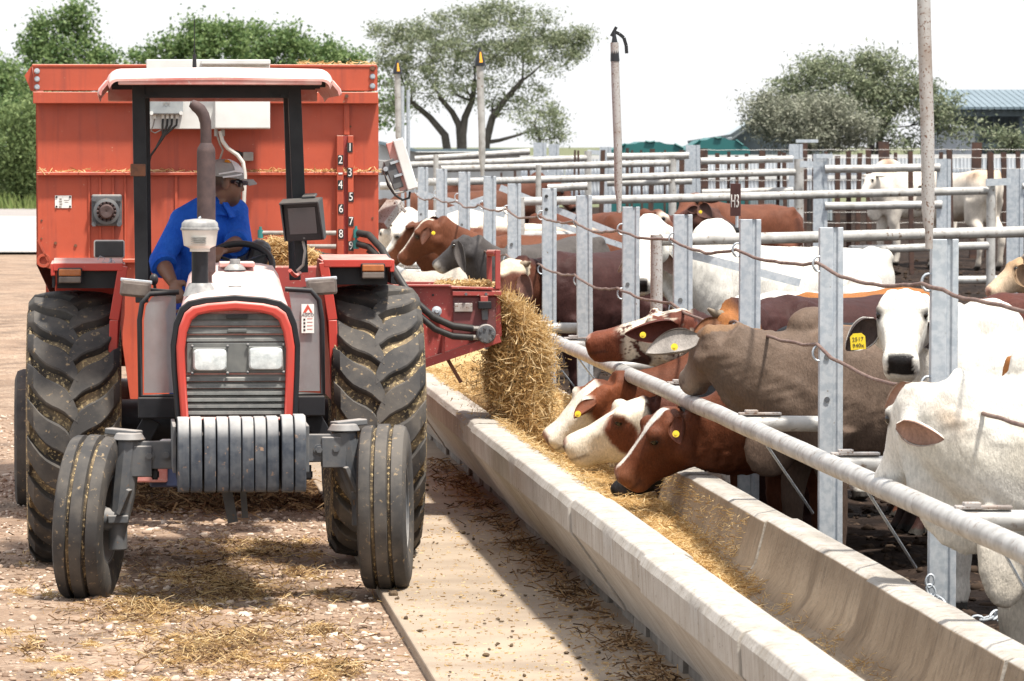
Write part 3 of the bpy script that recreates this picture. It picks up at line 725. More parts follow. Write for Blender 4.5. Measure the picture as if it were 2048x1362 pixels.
# pale corrugated sheeting behind the stockade
M['sheet'] = pm('pale_sheet_metal', (.60, .64, .68), (.52, .55, .58), 3, rough=.5, bs=.03)
t = thing('sheet_fence', 'pale corrugated metal sheet fence behind the dark stockade posts', 'fence', P(1400, 440, 92)); o = Vector(t.location)
x = 1042
while x < 2100:
    a, b = P(x, 311 + (1500 - x) * .004, 92) - o, P(x + 44, 389 if x > 1400 else 400, 92) - o
    xs = np.linspace(a.x, b.x - .012, 13); m = MB()
    prof = [(q, .02 * (k % 2)) for k, q in enumerate(xs)]
    m.pz([(q, y) for q, y in prof] + [(q, y + .012) for q, y in reversed(prof)], b.z, a.z).build('sheet', M['sheet'], t, 0)
    x += 44
for zz in (313, 354): MB().bar(P(1040, zz + 2, 91.9) - o, P(2100, zz - 1, 91.9) - o, .05, .07).build('top_rail' if zz == 313 else 'middle_rail', M['white'], t, 0)

# ================================================================ BUILDINGS FAR BACK
M['shedwall'] = pm('grey_blue_sheeting', (.13, .17, .20), (.10, .13, .155), 2, rough=.6, bs=.05)
M['shedroof'] = pm('pale_zinc_roof', (.15, .20, .23), (.12, .165, .19), 1.2, rough=.45, bs=.05)
M['tealroof'] = pm('teal_tank_plastic', (.018, .13, .125), (.016, .11, .11), .8, rough=.5, bs=.03)
M['darkin'] = pm('shed_interior', (.06, .08, .09), (.09, .11, .12), 1.5, rough=.8, bs=0)
def ribbed(m, x0, x1, y, z0, z1, n, dep=.03):
    for k in range(n):
        a = x0 + (x1 - x0) * k / n; b = x0 + (x1 - x0) * (k + .55) / n
        m.bx(a, b, y - dep, y, z0, z1)
D1 = 118.0
t = thing('farm_shed', 'grey open-sided farm shed with ridge ventilator, half behind the thorn trees', 'shed', P(2048, 460, D1)); o = Vector(t.location); t.location.z = 0; o.z = 0
q = lambda x, y, dd=D1: P(x, y, dd) - o
zr0, zr1 = q(1900, 214).z, q(1900, 196).z
m = MB(); n = 26
xa, xb = q(1842, 214).x, q(2180, 214).x
for k in range(n):
    a = xa + (xb - xa) * k / n; b = xa + (xb - xa) * (k + 1) / n - .02
    m.add([(a, -.6, zr0 - .02 * 0), (b, -.6, zr0), (b + .0, 5, zr1 + .25), (a + .0, 5, zr1 + .25), (a, -.6, zr0 - .06), (b, -.6, zr0 - .06), (b, 5, zr1 + .19), (a, 5, zr1 + .19)], [(0, 1, 2, 3), (4, 7, 6, 5), (0, 4, 5, 1), (1, 5, 6, 2), (2, 6, 7, 3), (3, 7, 4, 0)])
m.build('roof', M['shedroof'], t, 0)
v0, v1 = q(1944, 197), q(2032, 184)
MB().tube([(v0.x, 4.8, v0.z - .02), (v1.x, 4.8, v0.z - .03)], .125, 14).bx(v0.x + .05, v1.x - .05, 4.7, 4.9, v0.z - .45, v0.z).build('ventilator', M['tealroof'], t, 40)
m = MB(); ribbed(m, q(1862, 300).x, q(1950, 300).x, 0, 0, q(0, 262).z, 20); m.bx(q(1862, 300).x, q(1950, 300).x, 0, .05, 0, q(0, 262).z).build('side_wall', M['sheet'], t, 0)
m = MB(); ribbed(m, q(1936, 300).x, q(2180, 300).x, 3.0, 0, zr0 + .1, 50); m.bx(q(1862, 300).x, q(2180, 300).x, 3.0, 3.1, 0, zr0 + .1).build('back_wall', M['shedwall'], t, 0)
m = MB().bx(q(1862, 300).x, q(2180, 300).x, -.1, .0, zr0 - .22, zr0 - .08).build('fascia', M['shedroof'], t, 0)
for x in (1868, 1952, 2040): MB().bx(q(x, 0).x, q(x, 0).x + .09, -.02, .08, 0, zr0 - .1).build('column', M['shedwall'], t, 0)
MB().bar((q(1952, 0).x, 0, zr0 - .9), (q(2180, 0).x, 0, zr0 - .9), .08, .1).build('girder', M['shedwall'], t, 0)
m = MB().bar(q(1820, 244, D1 - 1.5), q(1930, 254, D1 - 1.5), .8, .05).build('lean_roof', M['sheet'], t, 0)
D2 = 105.0
t = thing('gable_shed', 'grey sheet-metal shed with sloping roof edge behind the left of the thorn trees', 'shed', P(1530, 460, D2)); o = Vector(t.location); t.location.z = 0; o.z = 0
q2 = lambda x, y: P(x, y, D2) - o
pa, pb, pc = q2(1462, 276), q2(1545, 222), q2(1665, 222)
m = MB().py([(pa.x, 0), (pc.x, 0), (pc.x, pc.z), (pb.x, pb.z), (pa.x, pa.z)], 0, 6)
ribbed(m, pa.x, pc.x, 0, 0, pa.z - .05, 40, .025)
m.build('wall', pm('pale_shed_sheeting', (.33, .38, .40), (.28, .32, .34), 2, rough=.6, bs=.04), t, 0)
pz_ = q2(1375, 289)
MB().bar(pz_ + Vector((0, -.3, .05)), pa + Vector((0, -.3, .05)), .5, .06).bar(pa + Vector((0, -.3, .05)), pb + Vector((0, -.3, .07)), .5, .07).bar(pb + Vector((0, 3, .05)), pc + Vector((0, 3, .05)), 6.6, .06).build('roof_edge', M['darkin'], t, 0)
def tank(name, label, pa, d, ry, side):
    p0, p1 = P(pa[0], pa[2], d), P(pa[1], pa[2], d); c = (p0 + p1) / 2; w = (p1.x - p0.x) / 2
    t = thing(name, label, 'water tank', (c.x, c.y, 0)); h = P(pa[0], pa[3], d).z
    MB().lathe([(w, 0), (w, p0.z), (w * .98, p0.z + .03), (w * .72, p0.z + (h - p0.z) * .72), (w * .3, h - .01), (.05, h)], (0, 0, 0), 'z', 40).build('tank_shell', M['tealroof'], t, 40)
    MB().lathe([(w * .16, h - .02), (w * .16, h + .02), (w * .02, h + .03)], (0, 0, 0), 'z', 20).build('hatch', M['tealroof'], t, 40)
    return t
def tarp(label, xs, d, ztop, zside, dep):
    p0, p1 = P(xs[0], zside, d), P(xs[1], zside, d); c = (p0 + p1) / 2; w = (p1.x - p0.x) / 2; h = P(xs[0], ztop, d).z
    t = thing('tarpaulin_shelter', label, 'shelter', (c.x, c.y, 0)); n = 18
    arc = [(-w + 2 * w * k / n, p0.z + (h - p0.z) * (1 - abs(2 * k / n - 1) ** 2.2) + .015 * math.sin(k * 1.9)) for k in range(n + 1)]
    outer = [(-w, 0)] + arc + [(w, 0)]
    MB().py(outer, 0, dep).build('cover', M['tealroof'], t, 30)
    for k in (3, 9, 15): MB().tube([(x_, -.02, z_ + .012) for x_, z_ in (arc[k - 1], arc[k], arc[k + 1])], .02, 6).build('seam', M['tealroof'], t)
    return t
tarp('low teal tarpaulin shelter with a gently arched roof, left of the grey shed', (1212, 1388, 0), 99.0, 284, 306, 5)
tarp('smaller teal tarpaulin shelter leaning on the grey shed wall', (1372, 1500, 0), 97.0, 276, 300, 4)
D3 = 120.0
t = thing('white_shed', 'low white farm building with a pale roof beside the wagon', 'shed', P(800, 440, D3)); o = Vector(t.location); t.location.z = 0; o.z = 0
q3 = lambda x, y: P(x, y, D3) - o
wa, wb, wc = q3(700, 292), q3(758, 288), q3(832, 304)
MB().py([(wa.x, 0), (q3(1060, 0).x, 0), (q3(1060, 0).x, wc.z), (wc.x, wc.z), (wb.x, wb.z), (wa.x, wa.z)], 0, 5).build('wall', M['white'], t, 0)
MB().bar(wb + Vector((0, -.2, .04)), wc + Vector((0, -.2, .04)), .7, .07).bar(wc + Vector((0, -.2, .04)), q3(1060, 303) + Vector((0, -.2, .04)), .7, .06).build('roof_edge', M['shedroof'], t, 0)
# far lamp-post like twin pipe near the wagon
a = P(810, 300, 62); t = thing('pole', 'twin galvanised pipe upright just right of the wagon', 'pole', (a.x, a.y, 0))
for dx in (-.03, .04): MB().tube([(dx, 0, 0), (dx, 0, P(810, 172 if dx < 0 else 180, 62).z)], .022, 10).build('pipe', M['galv'], t, 60)

# ================================================================ TREES
def leaf_cloud(name, centers, radii, per, size, mat, parent, seed=0, flat=1.0, aspect=1.6, gap=.0):
    r = np.random.default_rng(seed); cs = np.repeat(np.array(centers), per, 0); rs = np.repeat(np.array(radii), per)[:, None]
    n = len(cs); off = r.normal(0, .48, (n, 3)) * rs * np.array([1, 1, flat])
    p = cs + off
    nr = r.normal(0, 1, (n, 3)) + np.array([0, 0, .8]); nr /= np.linalg.norm(nr, axis=1)[:, None]
    a = np.cross(nr, r.normal(0, 1, (n, 3))); a /= np.linalg.norm(a, axis=1)[:, None] + 1e-9; b = np.cross(nr, a)
    s = size * r.uniform(.5, 1.4, n)[:, None]
    V = np.stack([p - a * s * aspect, p - b * s * .5 + nr * s * .12, p + a * s * aspect, p + b * s * .5 + nr * s * .12], 1).reshape(-1, 3)
    F = np.arange(n * 4).reshape(-1, 4)
    return link(name, mesh_np(name, V, F, mat), parent)
def branches(m, root, targets, r0, seed=0, wob=.12, taper=.62):
    """greedy branching skeleton: every target joins the nearest node below it"""
    rg = random.Random(seed); nodes = [(Vector(p), q) for p, q in root]
    for tg in sorted(targets, key=lambda p: (p - nodes[-1][0]).length):
        best = min(nodes, key=lambda q: (q[0] - tg).length + max(0, q[0].z - tg.z) * 2 + (.0 if q[1] > r0 * .1 else .5))
        a, ra = best; L_ = (tg - a).length
        k = max(3, int(L_ / .35)); pts = []; rad = []
        r1 = max(ra * taper, r0 * .10)
        for j in range(k + 1):
            q = j / k; jit = Vector((rg.uniform(-1, 1), rg.uniform(-1, 1), rg.uniform(-.6, .8))) * wob * L_ * .25 * (q * (1 - q) * 4)
            pts.append(a + (tg - a) * q + jit + Vector((0, 0, .10 * L_ * math.sin(q * 3.14) * -.4)))
            rad.append(max(r1 * (1 - .62 * q), r0 * .045))
        m.tube(pts, rad, 6, False)
        for j in range(1, k + 1): nodes.append((pts[j], rad[j]))
def tree(name, label, base, trunks, clusters, mat, r0, per, lsize, seed, flat=1.0, group=None, crad=(.5, .9), twig=3, depth=1.0, aspect=1.6):
    """base: world point; clusters: list of (px,py,rpx_x,rpx_y,n) ellipses at the tree's distance filled with leaf clusters"""
    d = base.y; rg = random.Random(seed)
    t = thing(name, label, 'tree', (base.x, base.y, 0), 0, group); o = Vector((base.x, base.y, 0)); cs = []; rr = []
    for (cx, cy, rx, ry, n) in clusters:
        for _ in range(n):
            while True:
                u, v, w = rg.uniform(-1, 1), rg.uniform(-1, 1), rg.uniform(-1, 1)
                if u * u + v * v + w * w < 1: break
            p = P(cx + u * rx, cy + v * ry, d) - o; p.y = w * rx / FPX * d * depth
            cs.append(p); rr.append(rg.uniform(*crad))
    root = []
    m = MB()
    for tr in trunks:
        pts = [P(x, y, d) - o for x, y in tr]; pts[0].z = -.1
        for i, p in enumerate(pts): p.y = rg.uniform(-.1, .1) * i
        n = len(pts); rad = [r0 * (1 - .55 * i / (n - 1)) for i in range(n)]
        m.tube(pts, rad, 9, False)
        for i in range(1, n): root.append((pts[i], rad[i]))
    sub = cs if len(cs) < 90 else [cs[i] for i in range(0, len(cs), max(1, len(cs) // 90))]
    branches(m, root, sub, r0, seed)
    m.build('trunk', M['bark'], t, 60)
    leaf_cloud('crown', cs, rr, per, lsize, mat, t, seed, flat, aspect)
    return t
# the spreading thorn tree in the middle
D = 150.0
tree('thorn_tree', 'wide flat-topped thorn tree with dark forking trunks above the white shed', P(940, 300, D),
     [[(925, 330), (922, 285), (918, 250), (905, 225), (880, 195)], [(928, 330), (925, 270), (930, 235), (945, 200), (950, 160)], [(968, 330), (972, 285), (985, 235), (1010, 200), (1045, 160)], [(915, 320), (890, 270), (860, 235), (825, 205)]],
     [(950, 75, 150, 60, 84), (860, 110, 110, 60, 54), (1060, 110, 100, 50, 54), (800, 105, 55, 60, 26), (1130, 95, 45, 35, 22), (960, 35, 90, 26, 30), (900, 165, 130, 40, 32), (1020, 190, 90, 40, 20), (1165, 80, 20, 26, 8), (760, 70, 26, 30, 9), (1010, 14, 60, 10, 10), (800, 200, 40, 60, 14), (1075, 235, 60, 40, 14), (1060, 40, 60, 22, 16), (1150, 70, 30, 14, 8), (820, 60, 50, 22, 14)],
     M['leaf_acacia'], .15, 84, .036, 3, .6, None, (.22, .5))
tree('thorn_tree', 'thin straggling thorn tree right below the wide one, behind the gates', P(1085, 300, 140),
     [[(1085, 330), (1080, 280), (1070, 250)]], [(1070, 240, 50, 40, 16), (1100, 270, 30, 20, 8)], M['leaf_acacia'], .06, 70, .035, 5, .7, None, (.2, .4))
D = 112.0
tree('thorn_tree', 'dense grey-green thorn tree before the open-sided farm shed', P(1740, 300, D),
     [[(1745, 330), (1742, 270), (1735, 235), (1700, 200)], [(1750, 330), (1760, 260), (1790, 220)]],
     [(1700, 190, 120, 65, 80), (1640, 160, 70, 45, 34), (1760, 160, 80, 45, 40), (1790, 240, 70, 60, 40), (1745, 118, 50, 16, 9), (1650, 130, 40, 18, 8), (1580, 170, 30, 26, 8), (1875, 215, 45, 40, 20), (1895, 262, 40, 30, 9), (1950, 258, 28, 18, 4), (1740, 130, 40, 18, 16), (1580, 190, 30, 30, 12), (1840, 180, 30, 30, 14)],
     M['leaf_acacia'], .11, 84, .032, 11, .75, None, (.2, .46))
tree('grey_bush', 'pale grey-green thorn bush in front of the gabled shed', P(1620, 300, 103),
     [[(1620, 330), (1618, 295), (1605, 270)], [(1640, 330), (1660, 280)]],
     [(1610, 250, 95, 50, 90), (1690, 255, 60, 48, 60), (1540, 240, 50, 40, 36), (1520, 205, 30, 20, 12), (1640, 215, 60, 22, 26)],
     M['leaf_grey'], .07, 100, .028, 13, .8, None, (.18, .38))
tree('thorn_tree', 'slender young thorn tree at the edge of the farm shed', P(2025, 300, 100), [[(2030, 330), (2028, 300), (2020, 275)]], [(2025, 285, 30, 22, 16), (2000, 275, 20, 12, 6)], M['leaf_acacia'], .04, 60, .03, 17, .8, None, (.2, .35))
# leafy trees behind the wagon
D = 178.0
gl = [('broad leafy tree with a tall uneven crown left of the wagon', 130, [(130, 125, 80, 60, 40), (152, 48, 38, 32, 14), (160, 25, 20, 12, 4), (72, 84, 34, 36, 14), (80, 48, 14, 12, 4), (210, 122, 40, 40, 14), (130, 220, 110, 60, 36), (60, 180, 60, 60, 28)]),
      ('leafy tree rising behind the cab roof and white wagon board', 400, [(400, 110, 70, 45, 30), (345, 112, 40, 28, 12), (440, 82, 50, 34, 20), (392, 58, 22, 16, 7), (285, 116, 34, 18, 8), (470, 62, 20, 14, 5), (330, 88, 18, 12, 4), (400, 165, 120, 36, 26)]),
      ('leafy tree above the middle of the red wagon', 530, [(525, 98, 46, 36, 20), (575, 92, 38, 28, 14), (500, 122, 50, 26, 14), (560, 134, 80, 26, 18), (580, 66, 20, 12, 4), (520, 62, 14, 10, 3), (608, 96, 16, 14, 4)]),
      ('low leafy tree above the wagon corner next to the thorn tree', 650, [(640, 112, 42, 20, 12), (700, 118, 40, 14, 8), (670, 134, 70, 22, 14), (655, 94, 18, 10, 4), (770, 200, 40, 60, 12)])]
for k, (lab, bx_, cl) in enumerate(gl):
    tree('leafy_tree', lab, P(bx_, 300, D + k * 3), [[(bx_, 350), (bx_ + 4, 250), (bx_ - 6, 180), (bx_ + 8, 120)]], [(a, b, c, d_, max(4, int(n * 1.15))) for a, b, c, d_, n in cl], M['leaf_green'], .2, 95, .085, 21 + k, .8, None, (.34, .72), aspect=.9)
tree('leafy_tree', 'dark leafy tree cut by the left edge of the photo', P(-30, 300, 165), [[(-25, 350), (-20, 260), (-30, 190)]], [(-20, 200, 60, 90, 44), (10, 150, 20, 40, 12), (-10, 260, 60, 60, 30)], M['leaf_green'], .16, 80, .08, 31, .8, None, (.5, .9), aspect=.9)
for k, (lab, bx_, dd, cl) in enumerate([('round green bush left of the wagon behind the grass', 40, 160, [(40, 290, 60, 55, 50), (60, 240, 50, 40, 24), (10, 340, 40, 30, 24), (50, 365, 40, 26, 26)]), ('dull green bush tucked behind the wagon corner', 110, 172, [(110, 260, 60, 60, 36), (90, 320, 70, 30, 26), (80, 370, 60, 20, 20)])]):
    tree('bush', lab, P(bx_, 330, dd), [[(bx_, 400), (bx_, 340), (bx_ + 6, 280)]], cl, M['leaf_bush'], .06, 100, .06, 41 + k, .8, None, (.4, .7), aspect=1.2)
# grass strip behind the road
r1 = np.random.default_rng(77); n = 26000
gx = r1.uniform(-30, 0, n); gy = r1.uniform(158, 178, n); gh = .35 + .25 * np.array([mnoise.noise(Vector((a * .3, b * .3, 0))) for a, b in zip(gx, gy)])
V = np.zeros((n, 4, 3)); w = .04; th = r1.uniform(0, 3.14, n); lx = r1.normal(0, .12, n)
V[:, 0] = np.stack([gx - w * np.cos(th), gy - w * np.sin(th), 0 * gx - .05], 1); V[:, 1] = np.stack([gx + w * np.cos(th), gy + w * np.sin(th), 0 * gx - .05], 1)
V[:, 2] = np.stack([gx + lx + .3 * w, gy, gh * r1.uniform(.5, 1.4, n)], 1); V[:, 3] = V[:, 2] - [.02, 0, 0]
tag(link('grass', mesh_np('grass', V.reshape(-1, 3), np.arange(n * 4).reshape(-1, 4), leaf_mat('roadside_grass', (.10, .16, .035), (.22, .26, .09)))), kind='stuff')
# ================================================================ TRACTOR
FT = Frame(-1.313, 24.0)
L = FT.L
TR = thing('tractor', 'dusty red tractor with a canopy and front weights parked facing the camera', 'tractor', FT.o, THETA)
AX = 2.10
# rear tyres with chevron lugs
RT, TW = .715, .47
def tread_r(w): return RT - .045 - .05 * (abs(w) / (TW / 2)) ** 2.4
prof = [(.34, -TW * .40), (.40, -TW * .46), (.52, -TW * .52), (.60, -TW * .515), (.645, -TW * .48)] + [(tread_r(w * TW), w * TW) for w in (-.44, -.3, -.15, 0, .15, .3, .44)] + [(.645, TW * .48), (.60, TW * .515), (.52, TW * .52), (.40, TW * .46), (.34, TW * .40)]
def lug_mesh(side):
    n = 9; ws = np.linspace(.50, -.045, n) * TW; rows = []
    for i, w in enumerate(ws):
        u = i / (n - 1)
        sc = .27 * (u + .09 * math.sin(2 * math.pi * (u - .05)))     # S-curved sweep towards the centre
        hw = .058 + .012 * math.sin(math.pi * u) - (.022 if i == n - 1 else 0)
        base = tread_r(w) - .02; top = RT - .03 * (abs(w) / (TW / 2)) ** 2.2
        if i == 0: top -= .03
        rows.append([(w * side, sc - hw * 1.18, base), (w * side, sc - hw, top - .006), (w * side, sc - hw * .86, top), (w * side, sc + hw * .86, top), (w * side, sc + hw, top - .006), (w * side, sc + hw * 1.18, base)])
    rings = [[Vector((w, -r * math.cos(s / RT), -r * math.sin(s / RT))) for w, s, r in row] for row in rows]
    return MB().loft(rings).mesh('lug', M['rubber'], 28)
LUGS = {s: lug_mesh(s) for s in (-1, 1)}
def rear_tyre(px, phase, zoff=0):
    p = L(px, 850, AX)
    t = MB().lathe(prof, (0, 0, 0), 'x', 72).build('rear_tyre', M['rubber_dusty'], TR, 40, loc=(p.x, AX, RT - .012 + zoff))
    for s in (-1, 1):
        for k in range(21):
            link('lug', LUGS[s], t, rot=(2 * math.pi * (k + (.5 if s > 0 else 0)) / 21 + phase, 0, 0))
    MB().lathe([(.36, -.16), (.36, -.19), (.33, -.17), (.30, -.06), (.12, -.02), (.12, -.10), (.02, -.10)], (0, 0, 0), 'x', 40).lathe([(.36, .16), (.36, .19), (.33, .17), (.30, .06), (.12, .02), (.12, .10), (.02, .10)], (0, 0, 0), 'x', 40).build('rear_rim', M['iron'], TR, 40, loc=(p.x, AX, RT - .012 + zoff))
rear_tyre(149, .10); rear_tyre(747, .02, .03)
# front tyres with three ribs
RF, FW = .40, .235
fp_ = [(.20, -.095), (.24, -.108), (.30, -.118), (.355, -.115), (.383, -.104), (.392, -.090), (.396, -.052), (.374, -.046), (.374, -.033), (.40, -.027), (.401, 0), (.40, .027), (.374, .033), (.374, .046), (.396, .052), (.392, .090), (.383, .104), (.355, .115), (.30, .118), (.24, .108), (.20, .095)]
def front_tyre(px, py, steer, camber, zoff):
    p = L(px, py, 0)
    o = MB().lathe(fp_, (0, 0, 0), 'x', 64).build('front_tyre', [M['rubber']], TR, 30, loc=(p.x, 0, RF - .012 + zoff), rot=(0, R(camber), R(steer)))
    m = MB()
    for c in (-.0395, .0395): m.lathe([(.3755, c - .008), (.382, c), (.3755, c + .008)], (0, 0, 0), 'x', 64)
    m.build('packed_dirt', M['rubber_dusty'], o, 40)
    MB().lathe([(.215, -.10), (.205, -.10), (.19, -.07), (.185, .0), (.12, .02), (.06, .02), (.06, .07), (.02, .075)], (0, 0, 0), 'x', 40).lathe([(.215, .10), (.205, .10), (.19, .07), (.185, .0)], (0, 0, 0), 'x', 40).build('front_rim', M['iron'], o, 40)
    MB().cyl((-.03, 0, 0), (.12 if px < 400 else .02, 0, 0), .055, n=16).build('hub', M['iron'], o, 40)
front_tyre(182, 1035, -11, 3.5, 0); front_tyre(771, 1015, -7, -1.0, .045)
# axle, spindles, steering
la, ra_ = L(262, 905, .02), L(700, 893, .02)
zb = L(470, 908, 0).z
MB().bar((la.x + .0, .02, zb - .0), (ra_.x, .02, zb + .03), .12, .115).bar((la.x + .22, -.045, zb), (la.x + .02, -.045, zb), .012, .135).bar((ra_.x - .22, -.045, zb + .03), (ra_.x - .02, -.045, zb + .03), .012, .135).build('front_axle', M['iron'], TR, 0, .008)
m = MB()
for px, py in ((298, 912), (332, 910), (638, 899), (672, 897)):
    p = L(px, py, -.05); m.cyl(p, p + Vector((0, -.022, 0)), .017, n=6).cyl(p + Vector((0, .002, 0)), p + Vector((0, -.008, 0)), .026, n=14)
m.build('axle_bolt', M['iron'], TR, 40)
for side, (t0, t1, t2) in ((-1, (L(258, 880, -.01), L(247, 985, -.02), L(236, 1058, -.03))), (1, (L(688, 862, -.01), L(700, 940, 0), L(722, 1010, 0)))):
    m = MB(); m.tube([t0, t1, t2], [.062, .060, .042], 10).tube([t0 + Vector((0, 0, .0)), t0 + Vector((0, 0, .035))], [.082, .06], 12)
    m.box(t0 + Vector((side * -.05, 0, -.10)), (.12, .11, .15)).tube([t2 + Vector((0, 0, .045)), t2 + Vector((0, 0, -.10))], .045, 12).box(t2 + Vector((.0, -.02, .05)), (.10, .09, .04))
    m.build('spindle', M['iron'], TR, 35, .006)
    c = t0 + Vector((0, 0, .03))
    MB().bar(c + Vector((-.05 * side, 0, 0)), c + Vector((.1 * side, .09, .01)), .07, .03).build('steering_arm', M['iron'], TR, 0, .006)
    MB().bar(t1 + Vector((side * -.03, -.06, .02)), t1 + Vector((side * .02, -.05, -.10)), .10, .02).build('spindle_bracket', M['iron'], TR, 0, .004)
q0, q1 = L(300, 925, .25), L(675, 915, .25); MB().tube([q0, q1], .02, 8).build('tie_rod', M['iron'], TR, 60)
for px in (310, 617): p = L(px, 930, -.02); MB().cyl(p, p + Vector((0, 0, -.07)), .014).cyl(p + Vector((0, 0, -.03)), p + Vector((0, 0, -.06)), .02, n=6).build('grease_bolt', M['black'], TR, 30)
# front weights
wx0, wx1 = L(355, 900, -.75).x, L(612, 900, -.75).x
zt, zbm = L(480, 838, -.72).z, L(480, 986, -.80).z
tops = [0, .002, -.003, .001, .003, 0, .001, .004, .010, .012]; gaps = [0, .003, .008, .004, .003, .003, .002, .003, .012, .004]
x = wx0; w_ = (wx1 - wx0 - sum(gaps)) / 10
for k in range(10):
    x += gaps[k]; dz = tops[k]; f = -.80 - (.015 if k > 7 else 0) - .004 * (k % 3)
    pr = [(f + .30, zt + dz), (f + .11, zt + .004 + dz), (f + .06, zt - .006 + dz), (f + .022, zt - .04 + dz), (f + .002, zt - .085 + dz), (f, zbm + .03), (f + .012, zbm + .008), (f + .05, zbm), (f + .30, zbm + .02)]
    MB().px(pr, x + .001, x + w_ - .001).build('front_weight', M['weight'], TR, 30, .005); x += w_
for s in (-1, 1):
    xx = wx0 - .012 if s < 0 else wx1 + .012
    MB().box((xx, -.30, zb + .06), (.018, .62, .22)).build('weight_bracket', M['iron'], TR, 0, .004)
MB().bx(wx0, wx1, -.50, -.15, zb - .10, zb + .12).build('front_support', M['black'], TR, 0, .01)
# engine, gearbox, rear axle
e0, e1 = L(385, 840, .4).x, L(560, 840, .4).x; xc = (e0 + e1) / 2
m = MB().bx(e0, e1, -.12, 1.2, .52, 1.28).bx(e0 + .08, e1 - .08, 1.2, 2.3, .55, 1.0)
m.build('engine_block', M['black'], TR, 0, .03)
MB().cyl((L(240, 800, AX).x, AX, .72), (L(655, 800, AX).x, AX, .72), .13, n=20).build('rear_axle_housing', M['black'], TR, 40)
MB().bar((xc - .05, .3, .5), (xc - .02, .3, .34), .05, .05).bar((xc + .03, .32, .5), (xc + .04, .32, .36), .03, .03).build('drain_pipe', M['iron'], TR, 0)
MB().box(L(345, 900, .5) + Vector((0, 0, 0)), (.13, .2, .10)).build('white_filter', M['white'], TR, 0, .02)
for s, a, b in ((-1, (305, 838), (268, 905)), (1, (622, 830), (665, 905))):
    MB().bar(L(*a, .9), L(*b, .9), .09, .015, (0, 1, 0)).build('step_bracket', M['black'], TR, 0, .004)
# hood
def outline(pts, yl): return [L(x, y, yl) for x, y in pts]
YG = -.22
hf = [(354, 838), (346, 740), (344, 690), (350, 648), (362, 618), (378, 605), (410, 598), (470, 593), (530, 598), (560, 605), (578, 618), (590, 648), (597, 690), (596, 740), (592, 838)]
hm_ = [(358, 830), (352, 740), (352, 690), (358, 630), (370, 592), (384, 577), (412, 570), (470, 565), (528, 570), (554, 577), (568, 592), (580, 630), (588, 690), (588, 740), (586, 830)]
hr = [(366, 815), (362, 740), (362, 670), (368, 590), (378, 548), (392, 531), (418, 526), (470, 523), (520, 526), (545, 531), (556, 548), (568, 590), (576, 670), (578, 740), (576, 815)]
m = MB(); rings = [outline(hf, YG), outline(hf, YG + .09), outline(hm_, .55), outline(hr, 1.34)]
m.loft(rings, True); m.build('hood', M['redfade'], TR, 40, .006)
def inset(pts, k, cx=470, cy=730): # shrink an outline by k px
    out = []
    for x, y in pts:
        v = Vector((x - cx, y - cy)); sx = 1 - k / 125; sy = 1 - k / 128
        out.append((cx + v.x * sx, cy + v.y * sy if y < 836 else y))
    return out
o1 = [(p[0], p[2]) for p in outline(inset(hf, -3), YG)]; o2 = [(p[0], p[2]) for p in outline(inset(hf, 8), YG)]
MB().ring(o1, o2, YG - .035, YG + .02).build('hood_seal', M['black'], TR, 40, .005)
o3 = [(p[0], p[2]) for p in outline(inset(hf, 25), YG)]
MB().ring(o2, o3, YG - .055, YG + .01).build('grille_frame', M['red'], TR, 40, .012, 3)
gi = [(p[0], p[2]) for p in outline(inset(hf, 24.5), YG)]
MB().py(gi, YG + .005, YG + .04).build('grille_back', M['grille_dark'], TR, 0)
def slat(y, x0=373, x1=573, h=11):
    a, b = L(x0, y, YG), L(x1, y, YG); hh = h / FPX * 23.8
    MB().px([(YG - .012, a.z - hh * .5), (YG - .026, a.z - hh * .45), (YG - .022, a.z + hh * .1), (YG + .006, a.z + hh * .85), (YG + .006, a.z - hh * .5)], a.x, b.x).build('grille_slat', M['grille'], TR, 0, .0015)
for y in (646, 662, 678): slat(y)
for y in (757, 771, 785, 798, 811, 824, 837): slat(y)
a, b = L(378, 640, YG), L(566, 627, YG); MB().bx(a.x, b.x, YG - .012, YG + .01, a.z, b.z).build('grille_top_plate', M['grille'], TR, 0, .004)
a, b = L(452, 637, YG), L(494, 629, YG); MB().bx(a.x, b.x, YG - .03, YG - .012, a.z, b.z).build('grille_catch', M['grille_dark'], TR, 0, .003)
a, b = L(455, 664, YG), L(493, 657, YG); MB().bx(a.x, b.x, YG - .033, YG - .024, a.z, b.z).build('badge_stub', M['panelgrey'], TR, 0, .003)
a, b = L(373, 746, YG), L(573, 684, YG); MB().bx(a.x, b.x, YG - .024, YG + .0, a.z, b.z).build('lamp_panel', M['panelgrey'], TR, 0, .005)
for (x0, y0, x1, y1) in ((386, 697, 453, 741), (497, 694, 565, 739)):
    a, b = L(x0, y1, YG), L(x1, y0, YG)
    c = MB().bx(a.x - .006, b.x + .006, YG - .034, YG - .02, a.z - .006, b.z + .006).build('headlight', M['panelgrey'], TR, 0, .008, 3)
    n = 12; w, h = (b.x - a.x), (b.z - a.z); cx, cz = (a.x + b.x) / 2, (a.z + b.z) / 2
    rings = []
    for k, (s, yy) in enumerate(((1, -.03), (.985, -.046), (.9, -.054), (.5, -.058))):
        rings.append([Vector((cx + s * w / 2 * np.sign(math.cos(t)) * abs(math.cos(t)) ** .3, YG + yy, cz + s * h / 2 * np.sign(math.sin(t)) * abs(math.sin(t)) ** .3)) for t in np.linspace(0, 2 * math.pi, 28, endpoint=False)])
    MB().loft(rings).build('lens', M['lens'], c, 40)
    m = MB()
    for sx in (-1, 1):
        for sz in (-1, 1): m.ball((cx + sx * (w / 2 + .004), YG - .036, cz + sz * (h / 2 + .012)), .008, 8, 6)
    m.build('lamp_screw', M['iron'], c, 60)
